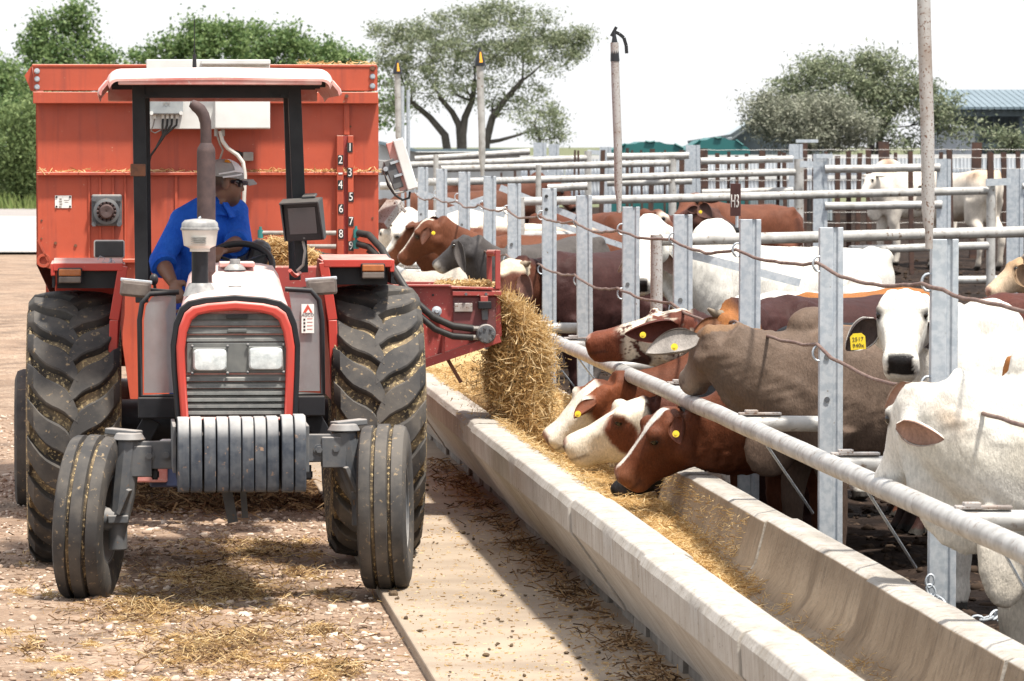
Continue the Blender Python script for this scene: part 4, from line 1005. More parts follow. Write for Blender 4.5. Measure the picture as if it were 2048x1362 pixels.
# hood-top details
p = L(470, 540, 1.0); MB().lathe([(.055, 0), (.05, .012), (.03, .03), (.026, .03), (.026, .05), (.024, .055), (.001, .055)], p, 'z', 20).build('filler_cap', M['domegrey'], TR, 40)
p = L(470, 575, .35); MB().lathe([(.035, 0), (.03, .008), (.001, .01)], p + Vector((.0, 0, .0)), 'z', 20).build('hood_catch', M['iron'], TR, 40)
a, b = L(438, 531, 1.15), L(508, 528, 1.15); MB().bx(a.x, b.x, 1.0, 1.22, a.z - .005, a.z + .02).build('hood_plate', M['redfade'], TR, 0, .006)
# pre-cleaner and exhaust
YP = .30
def lp(px, py, yl=YP): return L(px, py, yl)
sc = FT.o.y / FPX
def R_(w, yl=YP): return w / 2 / FPX * (24 + yl)
base = lp(400, 590); z = lambda py: lp(400, py).z - base.z
pc = link('pre_cleaner', MB().lathe([(R_(68), z(592)), (R_(54), z(575)), (R_(44), z(566)), (R_(36), z(566)), (.001, z(566))], (0, 0, 0), 'z', 32).mesh('pre_cleaner', M['domegrey'], 40), TR, base)
MB().lathe([(R_(34), z(567)), (R_(33), z(545)), (R_(33), z(506)), (R_(34), z(500)), (.001, z(500))], (0, 0, 0), 'z', 28).build('intake_tube', M['black'], pc, 40)
MB().lathe([(R_(40), z(503)), (R_(40), z(497)), (R_(46), z(495)), (R_(64), z(491)), (R_(72), z(462)), (R_(75), z(459)), (R_(75), z(456))], (0, 0, 0), 'z', 36).build('bowl', M['whiteplastic'], pc, 40)
MB().lathe([(R_(77), z(460)), (R_(77), z(456)), (R_(74), z(455)), (R_(72), z(446)), (R_(60), z(440)), (R_(30), z(438)), (.001, z(437))], (0, 0, 0), 'z', 36).build('dome_cap', M['domegrey'], pc, 40)
MB().tube([Vector((0, 0, z(440))), Vector((-.003, 0, z(436))), Vector((.006, 0, z(434)))], .006, 6).build('wing_nut', M['galv'], pc)
m = MB()
for k in range(4): m.bx(-.045, .03, -R_(71) - .0035, -R_(71) + .008, z(486 - k * 4) - .001, z(486 - k * 4) + .001)
m.build('level_mark', M['domegrey'], pc, 0)
YE = .62
p0, p1, p2 = L(413, 600, YE), L(413, 296, YE), L(412, 286, YE)
r_ = 18.5 / FPX * 24.6
ex = link('exhaust', MB().lathe([(r_ * .6, 0), (r_ * .6, .12), (r_, .14), (r_, (p1 - p0).z - .02), (r_ * .93, (p1 - p0).z), (r_ * .62, (p2 - p0).z)], (0, 0, 0), 'z', 28).mesh('exhaust', M['muffler'], 40), TR, p0)
bend = [L(412, 288, YE), L(412, 262, YE), L(411, 245, YE), L(407, 230, YE), L(400, 219, YE), L(391, 212, YE), L(382, 206, YE - .0)]
MB().tube([q - p0 for q in bend], [r_ * .60, r_ * .60, r_ * .62, r_ * .64, r_ * .66, r_ * .62, r_ * .42], 16, True).build('stack_bend', M['muffler'], ex, 60)
q = bend[-1] - p0; MB().tube([q + Vector((-.001, 0, -.001)), q + Vector((-.004, 0, .0))], [r_ * .36, r_ * .3], 12).build('stack_mouth', M['grille_dark'], ex, 0)
# canopy posts and roof
YC = 1.25
def post(p_top, p_bot, w, yl): return MB().bar(L(*p_top, yl), L(*p_bot, yl), w, .075, (0, 1, 0)).build('canopy_post', M['black'], TR, 0, .004)
post((277, 170), (284, 605), 26 * 25.25 / FPX, YC); post((588, 168), (603, 545), 26 * 25.25 / FPX, YC)
post((288, 190), (292, 560), .06, 2.55); post((578, 190), (590, 560), .06, 2.55)
MB().box(L(276, 340, YC) + Vector((0, -.0, 0)), (.076, .09, .062)).build('post_strap', M['rust'], TR, 0, .004)
a, b = L(288, 196, YC), L(579, 172, YC); MB().bx(a.x, b.x, YC - .03, YC + .03, a.z, b.z).build('canopy_header', M['black'], TR, 0, .004)
m = MB()
for px in (290, 308, 546, 566): p = L(px, 192, YC - .035); m.cyl(p, p + Vector((0, -.015, 0)), .011, n=6)
m.build('header_bolt', M['black'], TR, 30)
y0, y1 = .95, 2.75
zlo = L(440, 165, y0).z; zhi = L(440, 137, y0).z
xl, xr = L(212, 150, y0).x, L(668, 150, y0).x
def can_ring(yy, s, drop, rise=0.0):
    x0_, x1_ = xl + (1 - s) * .3, xr - (1 - s) * .3; r = max(.03, .075 + rise * .6)
    top = zhi - drop + rise; pts = []
    e = [(x0_ - .045, zlo - drop - .055), (x0_ - .038, zlo - drop - .03), (x0_, zlo - drop + .015)]
    for k in range(6): a = math.pi - k / 5 * math.pi / 2; pts.append((x0_ + r + r * math.cos(a), top - r + r * math.sin(a)))
    arc2 = [(x1_ - r + r * math.cos(math.pi / 2 - k / 5 * math.pi / 2), top - r + r * math.sin(math.pi / 2 - k / 5 * math.pi / 2)) for k in range(6)]
    e2 = [(x1_, zlo - drop + .015), (x1_ + .038, zlo - drop - .03), (x1_ + .045, zlo - drop - .055)]
    up = e + pts + [((x0_ + x1_) / 2, top + .008)] + arc2 + e2
    inn = [(x * .985 + (x0_ + x1_) / 2 * .015, z_ - .012) for x, z_ in reversed(up)]
    return [Vector((x, yy, z_)) for x, z_ in up + inn]
ring0 = can_ring(y0, .97, .012); ring0b = can_ring(y0 + .04, 1, 0)
m = MB().loft([can_ring(y0 - .0, .965, .0, -.052), can_ring(y0 + .012, .975, .0, -.032), can_ring(y0 + .04, .985, 0, -.015), can_ring(y0 + .10, 1, 0), can_ring(1.7, 1, 0), can_ring(2.5, 1, -.0), can_ring(y1, .98, .02)], False)
c_r = can_ring(y0, .965, .0, -.052); hn = len(c_r) // 2
m.add(c_r, [(k, k + 1, 2 * hn - 2 - k, 2 * hn - 1 - k) for k in range(hn - 1)])
fr = [Vector((xl + .05, y0 - .0, zlo + .0)), Vector((xr - .05, y0 - .0, zlo + .0))]
m.bx(xl + .06, xr - .06, y0 + .004, y0 + .03, zlo - .012, zlo + .02)
zbk = L(440, 203, y1).z; m.bx(xl + .01, xr - .01, y1 - .03, y1, zbk, zhi - .03)
m.build('canopy_roof', M['redfade'], TR, 45, .006)
a, b = L(228, 192, 1.9), L(660, 176, 1.9)
m = MB()
for yy in (1.25, 1.9, 2.5): m.bx(xl + .03, xr - .03, yy - .02, yy + .02, zlo - .02, zlo + .015)
m.build('roof_bearer', M['black'], TR, 0)
p = L(389, 128, 1.6); 
MB().cyl(p + Vector((0, 0, -.05)), p + Vector((0, 0, .05)), .012, .009).cyl(p + Vector((0, 0, .05)), p + Vector((0, 0, .24)), .003, .002, 6).build('antenna', M['black'], TR, 40)
# fenders
def fender(s, xin, xout, yt, lamp, lampc):
    yf = 1.62; pin, pout = L(xin, yt, yf), L(xout, yt, yf); zt = pin.z
    cy, cz, rr = AX, .72, zt - .72
    prof_ = [(yf, zt), (yf + .5, zt + .02), (yf + .8, zt - .03), (yf + 1.05, zt - .20), (yf + 1.2, zt - .46)]
    x0_, x1_ = min(pin.x, pout.x), max(pin.x, pout.x); m = MB()
    th = .012
    m.px([(y, z_) for y, z_ in prof_] + [(y - .004, z_ - th) for y, z_ in reversed(prof_)], x0_, x1_)
    m.bx(x0_, x1_, yf - .012, yf + .012, zt - .035, zt + .006)                      # rolled front lip
    ox = pout.x; m.bx(ox - .012, ox + .012, yf - .008, yf + .6, zt - .06, zt + .004)
    # inner side panel, leaning forward at its foot
    b = L(xin + s * -18, 640, yf); c = L(xin + s * -24, 806, yf)
    pts = [(pin.x, yf, zt), (b.x, yf, b.z), (c.x, yf, c.z), (c.x, yf + .9, c.z), (pin.x, yf + 1.1, zt - .3), (pin.x, yf + .5, zt)]
    k = len(pts); e = Vector((.012 * s, 0, 0))
    m.add([Vector(p) for p in pts] + [Vector(p) + e for p in pts], [list(range(k)), list(range(2 * k - 1, k - 1, -1))] + [(i, (i + 1) % k, k + (i + 1) % k, k + i) for i in range(k)])
    m.bar((pin.x, yf, zt - .01), (b.x, yf, b.z), .05, .022, (0, 1, 0)).bar((b.x, yf, b.z), (c.x, yf, c.z), .045, .022, (0, 1, 0))
    m.build('fender', M['red'], TR, 30, .011, 3)
    MB().bx(x0_ + .02, x1_ - .02, yf + .05, yf + .07, zt - .125, zt - .015).build('fender_shade', M['black'], TR, 0)  # black panel filling the opening, paints in the shade under the fender
    MB().bx(ox - .005, ox + .008, yf + .0, yf + .5, zt - .12, zt - .04).build('fender_side', M['black'], TR, 0)
    c = L(lamp[0], lamp[1], yf - .03); w, h = 44 * 25.6 / FPX, 28 * 25.6 / FPX
    b_ = MB().box(c + Vector((0, .015, 0)), (w + .012, .05, h + .012)).build('indicator_lamp', M['black'], TR, 0, .008)
    MB().box(c + Vector((0, -.014, h * .25)), (w, .016, h * .5)).build('amber_lens', M['amber'], b_, 0, .006)
    MB().box(c + Vector((0, -.013, -h * .26)), (w, .014, h * .46)).build('clear_lens', M['clear'], b_, 0, .006)
fender(1, 246, 106, 528, (140, 552), 0); fender(-1, 647, 784, 521, (746, 543), 0)
# side work lamps on arms
for (px, py, rot_, ax) in ((271, 577, -6, 352), (643, 573, 4, 590)):
    c = L(px, py, .95); w, h = 61 * 24.95 / FPX, 34 * 24.95 / FPX
    b_ = MB().box((0, 0, 0), (w, .07, h)).build('work_lamp', M['clear'], TR, 0, .014, 3, loc=c, rot=(0, R(-rot_), 0))
    MB().box((0, -.032, -.004), (w * .88, .012, h * .74)).build('lamp_glass', M['clear'], b_, 0, .006)
    MB().bx(-w / 2 - .003, w / 2 + .003, -.03, .02, h / 2 - .012, h / 2 + .004).build('lamp_rim', M['galv'], b_, 0, .003)
    a = L(ax, py + 10, .98); MB().bar(a, c + Vector((0, .02, -.01)), .03, .035, (0, 0, 1)).build('lamp_arm', M['black'], TR, 0, .004)
p = L(308, 559, 1.0); MB().ball(p, (.022, .022, .03)).tube([p, p + Vector((.01, .02, -.09))], .008, 6).build('gear_knob', M['black'], TR, 60)
# side screens with black tube frames
def screen(pts, frame, yl, nm='side_screen'):
    poly = [L(x, y, yl) for x, y in pts]
    k = len(poly); m = MB(); e = Vector((0, .008, 0))
    m.add(poly + [p + e for p in poly], [list(range(k)), list(range(2 * k - 1, k - 1, -1))] + [(i, (i + 1) % k, k + (i + 1) % k, k + i) for i in range(k)])
    m.build(nm, M['glass'], TR, 0)
    MB().tube([L(x, y, yl) for x, y in frame], .013, 8).build('screen_frame', M['black'], TR, 60)
screen([(288, 786), (288, 640), (292, 612), (304, 594), (322, 590), (352, 592), (352, 786)], [(354, 792), (281, 792), (279, 640), (284, 606), (300, 588), (358, 584)], .86)
screen([(640, 782), (640, 640), (634, 600), (620, 586), (578, 582), (592, 680), (592, 782)], [(590, 788), (646, 788), (644, 640), (638, 600), (622, 581), (570, 578)], .86)
a, b = L(276, 835, .9), L(352, 793, .9); MB().bx(a.x, b.x, .8, .95, a.z, b.z).build('foot_guard', M['black'], TR, 0, .006)
a, b = L(594, 830, .9), L(648, 790, .9); MB().bx(a.x, b.x, .8, .95, a.z, b.z).build('foot_guard', M['black'], TR, 0, .006)
# warning sticker on the right screen: red triangle over white panel
a, b = L(603, 666, .85), L(628, 608, .85)
st = MB().bx(a.x, b.x, .845, .848, a.z, b.z).build('sticker', M['label'], TR, 0)
cx, cz = (a.x + b.x) / 2, L(615, 617, .85).z
MB().py([(cx - .024, cz - .02), (cx + .024, cz - .02), (cx, cz + .022)], .8425, .8445).build('triangle_mark', M['inkred'], st, 0)
MB().py([(cx - .010, cz - .0205), (cx + .012, cz - .0205), (cx + .003, cz - .004)], .8415, .8424).build('triangle_notch', M['label'], st, 0)
text('sticker_text', 'AGCO', .021, M['ink'], st, (cx, .8435, L(615, 630, .85).z), depth=.0005)
m = MB()
for k, yy in enumerate((639, 646, 653, 660)):
    zz = L(615, yy, .85).z; m.bx(cx - .022, cx - .012, .8435, .8445, zz - .005, zz + .005)
m.build('sticker_symbols', M['ink'], st, 0)
m = MB()
for k, yy in enumerate((639, 646, 653, 660)):
    zz = L(615, yy, .85).z; m.bx(cx - .004, cx + .024, .8435, .8445, zz + .004, zz + .006)
m.build('sticker_lines', M['inkred'], st, 0)
# steering wheel, dash, seat
sw = L(480, 528, 1.50)
tilt = Euler((R(38), 0, 0)).to_matrix()
ringp = [sw + tilt @ Vector((.165 * math.cos(t), .165 * math.sin(t), 0)) for t in np.linspace(0, 2 * math.pi, 37)]
m = MB().tube(ringp, .017, 8, False).tube([sw, sw + tilt @ Vector((0, -.04, -.38))], .022, 8).bar(sw, ringp[3], .03, .012).bar(sw, ringp[15], .03, .012).bar(sw, ringp[27], .03, .012)
m.build('steering_wheel', M['black'], TR, 60)
MB().bx(e0 + .0, e1 - .0, 1.25, 1.5, 1.0, 1.48).build('dash_console', M['plastic'], TR, 0, .03)
c = L(470, 560, 2.0)
MB().box((c.x, 2.05, 1.22), (.48, .46, .12)).build('seat_cushion', M['plastic'], TR, 0, .04, 3)
sb = [(490, 520), (493, 480), (505, 472), (520, 482), (530, 515), (533, 545)]
m = MB(); rings = []
bq = L(500, 530, 2.32)
m.box((L(468, 500, 2.32).x, 2.32, 1.47), (.34, .07, .38), (R(-8), 0, 0)).build('seat_back', M['plastic'], TR, 0, .05, 3)
sw2 = L(512, 505, 1.9); MB().box(sw2 + Vector((0, 0, -.05)), (.11, .3, .24), (0, R(18), 0)).build('side_console', M['plastic'], TR, 0, .05, 3)
# monitor on the right post
c = L(607, 440, 1.12)
mon = link('monitor', MB().box((0, 0, 0), (.19, .05, .205)).mesh('monitor', M['black'], 0), TR, c, (R(12), R(-3), R(-14)))
bv = mon.modifiers.new('edge', 'BEVEL'); bv.width = .006; bv.segments = 2
MB().bx(-.07, .07, -.0285, -.024, -.065, .07).build('screen', M['screen'], mon, 0)
m = MB(); m.bx(-.099, .099, -.085, .02, .102, .109)
m.add([(.095, -.085, .105), (.095, .03, .105), (.095, .03, -.10), (.095, -.03, -.10), (.102, -.085, .105), (.102, .03, .105), (.102, .03, -.10), (.102, -.03, -.10)], [(0, 1, 2, 3), (7, 6, 5, 4), (0, 3, 7, 4), (3, 2, 6, 7), (2, 1, 5, 6), (1, 0, 4, 5)])
m.add([(-.095, -.06, .105), (-.095, .03, .105), (-.095, .03, -.10), (-.095, -.03, -.10), (-.102, -.06, .105), (-.102, .03, .105), (-.102, .03, -.10), (-.102, -.03, -.10)], [(0, 1, 2, 3), (7, 6, 5, 4), (0, 3, 7, 4), (3, 2, 6, 7), (2, 1, 5, 6), (1, 0, 4, 5)])
m.build('monitor_hood', M['plastic'], mon, 0)
text('monitor_mark', 'III', .014, M['domegrey'], mon, (0, -.027, -.088), depth=.0004)
MB().bx(-.03, .06, .03, .10, -.07, .07).bx(.0, .07, .0, .07, .108, .122).build('monitor_mount', M['plastic'], mon, 0, .01)
w0 = L(606, 482, 1.15)
MB().tube([w0, w0 + Vector((.01, -.02, -.05)), w0 + Vector((.0, -.02, -.12)), w0 + Vector((-.03, 0, -.15))], .008, 6).build('monitor_cable', M['hose_grey'], TR, 60)
MB().tube([L(600, 546, 1.15), L(592, 552, 1.1), L(586, 548, 1.05), L(580, 541, 1.0)], .010, 6).build('red_lever', M['red'], TR, 60)
# mirror board on the left fender
a, b = L(190, 514, 1.75), L(247, 482, 1.75)
mr = MB().bx(a.x - .006, b.x + .006, 1.735, 1.76, a.z - .006, b.z + .006).build('mirror', M['whiteplastic'], TR, 0, .012, 3)
MB().bx(a.x, b.x, 1.728, 1.74, a.z, b.z).build('mirror_face', M['plastic'], mr, 0, .008)
MB().tube([L(222, 514, 1.76), L(221, 530, 1.76)], .007, 6).build('mirror_stem', M['galv'], mr, 60)
MB().tube([L(x, y, 1.72) for x, y in ((195, 520), (200, 512), (210, 516), (205, 524), (216, 526), (224, 518), (230, 526))], .0025, 5).build('loose_wire', M['galv'], TR, 60)
# ================================================================ MIXER WAGON
FW_ = Frame(-1.757, 28.8)
W = FW_.L
WG = thing('mixer_wagon', 'tall orange-red feed mixer wagon with a discharge chute hitched behind the tractor', 'wagon', FW_.o, THETA)
s_ = 28.8 / FPX
xl_, xr_ = W(72, 300, 0).x, W(755, 300, 0).x
ztop, zled = W(400, 132, 0).z, W(400, 205, 0).z
def wbox(nm, x0, y0, x1, y1, d0, d1, mat, bev=.004, par=None):
    a, b = W(x0, y1, d0), W(x1, y0, d0)
    return MB().bx(a.x, b.x, d0, d1, a.z, b.z).build(nm, mat, par or WG, 0, bev)
# front wall with clipped lower corners
wall = [(74, 195), (757, 195), (757, 540), (700, 560), (650, 800), (262, 810), (232, 600), (122, 545), (76, 530)]
pts = [W(x, y, 0) for x, y in wall]
MB().py([(p.x, p.z) for p in pts], 0, .02).build('front_wall', M['orange'], WG, 0, .003)
MB().bx(xl_, xl_ + .02, .021, 4.4, W(0, 530, 0).z, zled).bx(xr_ - .02, xr_, .021, 4.4, W(0, 540, 0).z, zled).bx(xl_, xr_, 4.38, 4.4, .7, zled + .1).build('side_wall', M['orange'], WG, 0)
m = MB(); m.add([(xl_, .02, W(0, 530, 0).z), (xl_ + .4, .02, .62), (xl_ + .4, 4.4, .62), (xl_, 4.4, W(0, 530, 0).z), (xr_, .02, W(0, 540, 0).z), (xr_ - .4, .02, .62), (xr_ - .4, 4.4, .62), (xr_, 4.4, W(0, 540, 0).z)], [(0, 1, 2, 3), (7, 6, 5, 4), (1, 5, 6, 2)])
m.build('hopper_floor', M['orange'], WG, 0)
# top beam and ledges
tb = wbox('top_beam', 66, 131, 753, 181, -.055, .06, M['orange'])
wbox('beam_cap', 64, 129, 754, 134, -.06, .10, M['orange'])
wbox('beam_flange', 66, 184, 756, 207, -.075, .03, M['orange'])
a = W(63, 132, 0); MB().py([(a.x, a.z), (a.x - .04, a.z - .055), (a.x - .005, a.z - .14), (a.x + .02, a.z - .14)], -.02, 4.3).build('side_board', M['orange'], WG, 0)
a = W(756, 132, 0); MB().bx(a.x - .012, a.x, .06, 4.3, a.z - .14, a.z).build('side_board', M['orange'], WG, 0)
for px, pys in ((74, (142, 158, 174)), (745, (137, 153, 172))):
    for py in pys:
        p = W(px, py, -.058); MB().cyl(p, p + Vector((0, -.005, 0)), .016, n=14).cyl(p + Vector((0, -.004, 0)), p + Vector((0, -.02, 0)), .011, n=6).build('beam_bolt', M['galv'] if py != 137 else M['rust'], WG, 30)
wbox('mid_ledge', 73, 344, 757, 351, -.045, 0, M['orange'], .003)
wbox('low_ledge', 115, 518, 275, 526, -.05, 0, M['orange'], .003)
for x0, x1 in ((177, 180), (199, 202), (225, 228), (249, 252), (350, 355)): wbox('wall_rib', x0, 352, x1, 540, -.012, 0, M['orange'], .002)
wbox('wall_rib', 688, 208, 699, 270, -.022, 0, M['orange'], .003)
p = W(693, 192, -.08); MB().cyl(p, p + Vector((0, -.015, 0)), .012, n=6).build('rib_bolt', M['rust'], WG, 30)
for k, (px, py) in enumerate(((83, 441), (83, 477), (111, 486), (151, 491), (745, 436), (694, 254), (701, 253))):
    p = W(px, py, -.001); MB().cyl(p, p + Vector((0, -.006 if k in (2, 3) else -.003, 0)), .009 if k in (2, 3) else .006, n=8).build('wall_bolt', M['rust'], WG, 30)
# corner eye
c = W(87, 521, -.01)
m = MB().lathe([(.024, -.012), (.040, -.012), (.040, .012), (.024, .012)], c, 'y', 20, True).build('lifting_eye', M['orange'], WG, 35)
MB().bar(W(76, 480, -.012), W(98, 525, -.012), .02, .012).build('corner_strap', M['orange'], WG, 0)
# feed filled up to the brim
m = MB(); V = []
for j in range(24):
    for i in range(20):
        x, y = xl_ + .03 + (xr_ - xl_ - .06) * i / 19, .03 + 4.3 * j / 23
        V.append((x, y, ztop - .16 + .04 * mnoise.noise(Vector((x * 3, y * 3, 0))) + .06 * math.exp(-((y - .4) / .5) ** 2) * (x > 0)))
me = mesh_np('wagon_feed', V, [(j * 20 + i, j * 20 + i + 1, (j + 1) * 20 + i + 1, (j + 1) * 20 + i) for j in range(23) for i in range(19)], M['feedbed'], True)
tag(link('wagon_feed', me, None, FW_.o, (0, 0, THETA)), kind='stuff')
rr = np.random.default_rng(5); q = []
for _ in range(700):
    if rr.random() < .12: p = W(rr.uniform(600, 750), 128, rr.uniform(-.05, .08)); q.append((p.x, p.y, p.z + abs(rr.normal(0, .006))))
    else:
        px = rr.uniform(75, 757); 
        if px < 500 and rr.random() < .7: continue
        p = W(px, 343.5, rr.uniform(-.042, -.005)); q.append((p.x, p.y, p.z + abs(rr.normal(0, .007))))
q = [tuple(FW_.W(*p)) for p in q]
tag(strands('ledge_straw', np.array(q), 0, .05, .005, M['strand'], seed=51), kind='stuff')
# straw heap resting on the drawbar hopper between cab and wagon
hp = []
for _ in range(6000):
    px = rr.uniform(495, 640); t = (px - 500) / 130
    top = 478 + 26 * abs(t - .38) ** 1.3 * 2.2 + 8 * mnoise.noise(Vector((px * .06, 0, 0))); py = rr.uniform(top, 545)
    p = W(px, py, -1.0 + rr.uniform(-.12, .12)); hp.append(tuple(FW_.W(*p)))
tag(strands('straw_heap', np.array(hp), 0, .075, .004, M['strand'], seed=52, curl=.5), kind='stuff')
a, b = W(505, 640, -1.0), W(650, 530, -1.0)
MB().bx(a.x, b.x, -1.2, -.7, a.z, b.z).build('drawbar_hopper', M['chute'], WG, 0, .01)
cc = W(570, 520, -.98); MB().ball((cc.x, -.95, cc.z - .03), (.19, .16, .10), 16, 10).build('straw_core', M['feedbed'], WG, 60)
# board with junction box
bd = wbox('white_board', 293, 119, 540, 258, -.115, -.10, M['white'], .004)
wbox('display_case', 402, 119, 541, 129, -.20, -.116, M['white'], .006)
wbox('display_case', 430, 200, 540, 257, -.20, -.116, M['white'], .006)
jb = wbox('junction_box', 299, 195, 366, 229, -.17, -.116, M['boxgrey'], .008)
text('board_mark', 'XX', .03, M['hose_grey'], WG, (W(333, 207, -.17).x, -.173, W(333, 207, -.17).z), depth=.0005)
for px in (303, 362): p = W(px, 226, -.172); MB().cyl(p, p + Vector((0, -.012, 0)), .011, n=12).build('box_screw', M['white'], WG, 30)
for k, px in enumerate((310, 326, 335, 344, 354)):
    p = W(px, 231, -.14); MB().cyl(p + Vector((0, 0, .012)), p + Vector((0, 0, -.018)), .009, n=8).build('cable_gland', M['whiteplastic'], WG, 30)
    if k == 0: path = [(310, 234, -.14), (306, 252, -.14), (302, 262, -.13), (310, 266, -.12), (326, 258, -.12)]
    else: path = [(px, 234, -.14), (px - 1, 250, -.14), (330 - (4 - k) * 1.5, 270, -.13), (312, 296, -.12), (301, 312, -.12), (296, 335, -.12), (292, 365 + k * 2, -.12), (290, 400, -.1), (288, 470, -.1)]
    MB().tube([W(*p_) for p_ in path], .0065 if k else .004, 6).build('signal_cable', M['hose'] if k else M['hose_grey'], WG, 60)
MB().tube([W(*p_) for p_ in ((440, 262, -.15), (445, 282, -.15), (455, 296, -.15), (475, 310, -.15), (486, 325, -.15), (490, 350, -.15), (488, 400, -.15), (485, 465, -.15))], .012, 8).build('white_conduit', M['whiteplastic'], WG, 60)
for px in (432, 446): p = W(px, 262, -.15); MB().cyl(p + Vector((0, 0, .01)), p + Vector((0, 0, -.03)), .011, n=8).build('cable_gland', M['hose_grey'], WG, 30)
MB().tube([W(*p_) for p_ in ((434, 270, -.15), (440, 288, -.14), (446, 300, -.12), (440, 318, -.1))], .006, 6).build('signal_cable', M['hose_grey'], WG, 60)
wbox('pressure_block', 486, 304, 507, 322, -.08, 0, M['hose_grey'], .006)
MB().tube([W(470, 304, -.05), W(488, 310, -.05)], .012, 8).build('pressure_pipe', M['hose'], WG, 60)
# data plate and gearbox flange
dp = wbox('data_plate', 110, 391, 143, 416, -.004, -.0015, M['label'], 0)
for px in (113, 140):
    for py in (394, 413): p = W(px, py, -.004); MB().cyl(p, p + Vector((0, -.004, 0)), .006, n=8).build('plate_rivet', M['ink'], WG, 30)
m = MB()
for k, yy in enumerate((398, 403, 408, 413)):
    p = W(121, yy, -.005); m.bx(p.x - .006 - .003 * (k % 2), p.x + .006 + .002 * (k % 3), -.0052, -.0042, p.z - .005, p.z + .004)
for yy, w in ((400, .03), (404, .022)): p = W(133, yy, -.005); m.bx(p.x - w / 2, p.x + w / 2, -.0052, -.0042, p.z - .002, p.z + .001)
m.build('plate_print', M['hose_grey'], WG, 0)
wbox('gearbox_flange', 183, 389, 244, 452, -.035, 0, M['iron'], .01)
c = W(213, 423, -.04); k_ = s_
m = MB().lathe([(26 * k_, 0), (26 * k_, -.03), (20 * k_, -.035), (20 * k_, -.012), (.001, -.012)], c, 'y', 32)
m.build('bearing_ring', M['iron'], WG, 35)
m = MB().lathe([(15 * k_, 0), (15 * k_, -.045), (12 * k_, -.06), (4 * k_, -.06), (.001, -.056)], c, 'y', 24)
for t in np.linspace(0, 2 * math.pi, 14, endpoint=False): m.ball(c + Vector((18 * k_ * math.cos(t), -.025, 18 * k_ * math.sin(t))), .012, 6, 5)
m.build('shaft_end', M['muffler'], WG, 40)
for sx in (-1, 1):
    for sz in (-1, 1): p = c + Vector((sx * 25 * k_, .0, sz * 25 * k_)); MB().cyl(p, p + Vector((0, -.02, 0)), .015, n=6).build('flange_bolt', M['iron'], WG, 30)
# scale board with numbers
for (x0, x1) in ((674, 687), (696, 707)): wbox('scale_board', x0, 271, x1, 512, -.05, -.001, M['orange'], .003)
wbox('scale_backing', 687, 271, 696, 512, -.02, -.001, M['chute'], .002)
for ch, px, py in (('1', 700, 295), ('2', 681, 320), ('3', 700, 345), ('4', 681, 370), ('5', 702, 394), ('6', 682, 418), ('7', 702, 443), ('8', 682, 468), ('9', 702, 492)):
    p = W(px, py, -.052)
    wp = MB().bx(p.x - .0155, p.x + .0155, -.0535, -.0515, p.z - .028, p.z + .028).build('number_plate', M['ink'], WG, 0)
    text('number', ch, .066, M['label'], wp, (p.x, -.0545, p.z), sx=.8, depth=.0008)
p = W(681, 347, -.052); MB().bx(p.x - .012, p.x + .012, -.053, -.0515, p.z - .004, p.z + .005).build('scale_mark', M['label'], WG, 0)
# hydraulic blocks and rails on the wall
for py, dx in ((465, 0), (492, 0)):
    MB().tube([W(520, py + 1, -.07), W(672, py + 1, -.07)], .014, 10).build('hydraulic_pipe', M['hose_grey'], WG, 60)
for px, py in ((712, 466), (712, 488), (521, 467)):
    p = W(px, py, -.07); MB().cyl(p + Vector((0, 0, -.028)), p + Vector((0, 0, .022)), .017, n=8).cyl(p + Vector((0, 0, .022)), p + Vector((0, 0, .04)), .008, n=8).build('teal_coupling', M['teal'], WG, 30)
for k, path in enumerate([[(716, 466, -.09), (738, 470, -.14), (762, 496, -.25), (784, 534, -.4), (808, 572, -.5), (834, 606, -.55), (866, 634, -.55), (905, 652, -.54), (945, 657, -.51)],
                          [(716, 488, -.09), (738, 494, -.16), (762, 520, -.3), (786, 558, -.42), (812, 594, -.5), (840, 632, -.55), (870, 658, -.55), (905, 672, -.54), (945, 675, -.51)],
                          [(620, 500, -.2), (650, 510, -.25), (690, 515, -.3), (738, 512, -.3), (760, 530, -.35)], [(735, 500, -.1), (745, 508, -.1), (742, 520, -.1), (738, 540, -.1)]]):
    MB().tube([W(*p_) for p_ in path], (.021, .019, .012, .016)[k], 8).build('hydraulic_hose', M['hose'], WG, 60)
# antenna panel on its bracket
wbox('panel_bracket', 757, 320, 795, 350, .10, .12, M['boxgrey'], .003)
p = W(771, 338, .09); MB().cyl(p, p + Vector((0, -.02, 0)), .014, n=10).build('bracket_bolt', M['galv'], WG, 30)
MB().add([W(735, 345, -.03), W(757, 337, .08), W(757, 344, .08), W(735, 347, -.03)], [(0, 1, 2, 3)]).bar(W(735, 346, -.03), W(760, 338, .08), .03, .006).build('bracket_stay', M['hose_grey'], WG, 0)
a, b = W(795, 278, .1), W(825, 378, .1)
ap = MB().bar(a, b, .062, .09, (0, 1, 0)).build('antenna_panel', M['white'], WG, 0, .006)
sd = Vector((-.0455, 0, -.013)); MB().bar(a + sd + (b - a) * .02, b + sd + (b - a) * -.02, .05, .028, (0, 1, 0)).build('panel_back', M['redfade'], WG, 0, .004)
for t in (.42, .68): c = a + (b - a) * t + Vector((-.08, -.03, -.02)); MB().bar(c, c + Vector((.07, 0, .022)), .014, .014).build('panel_clamp', M['galv'], WG, 0)
MB().bar(a + (b - a) * .35 + Vector((-.085, 0, -.02)), a + (b - a) * .95 + Vector((-.075, 0, -.01)), .06, .05, (0, 1, 0)).build('panel_spine', M['iron'], WG, 0, .004)
MB().tube([W(*p_) for p_ in ((770, 346, .09), (776, 370, .08), (790, 390, .08), (805, 400, .08), (818, 396, .08), (820, 383, .08))], .007, 6).build('panel_cable', M['hose'], WG, 60)
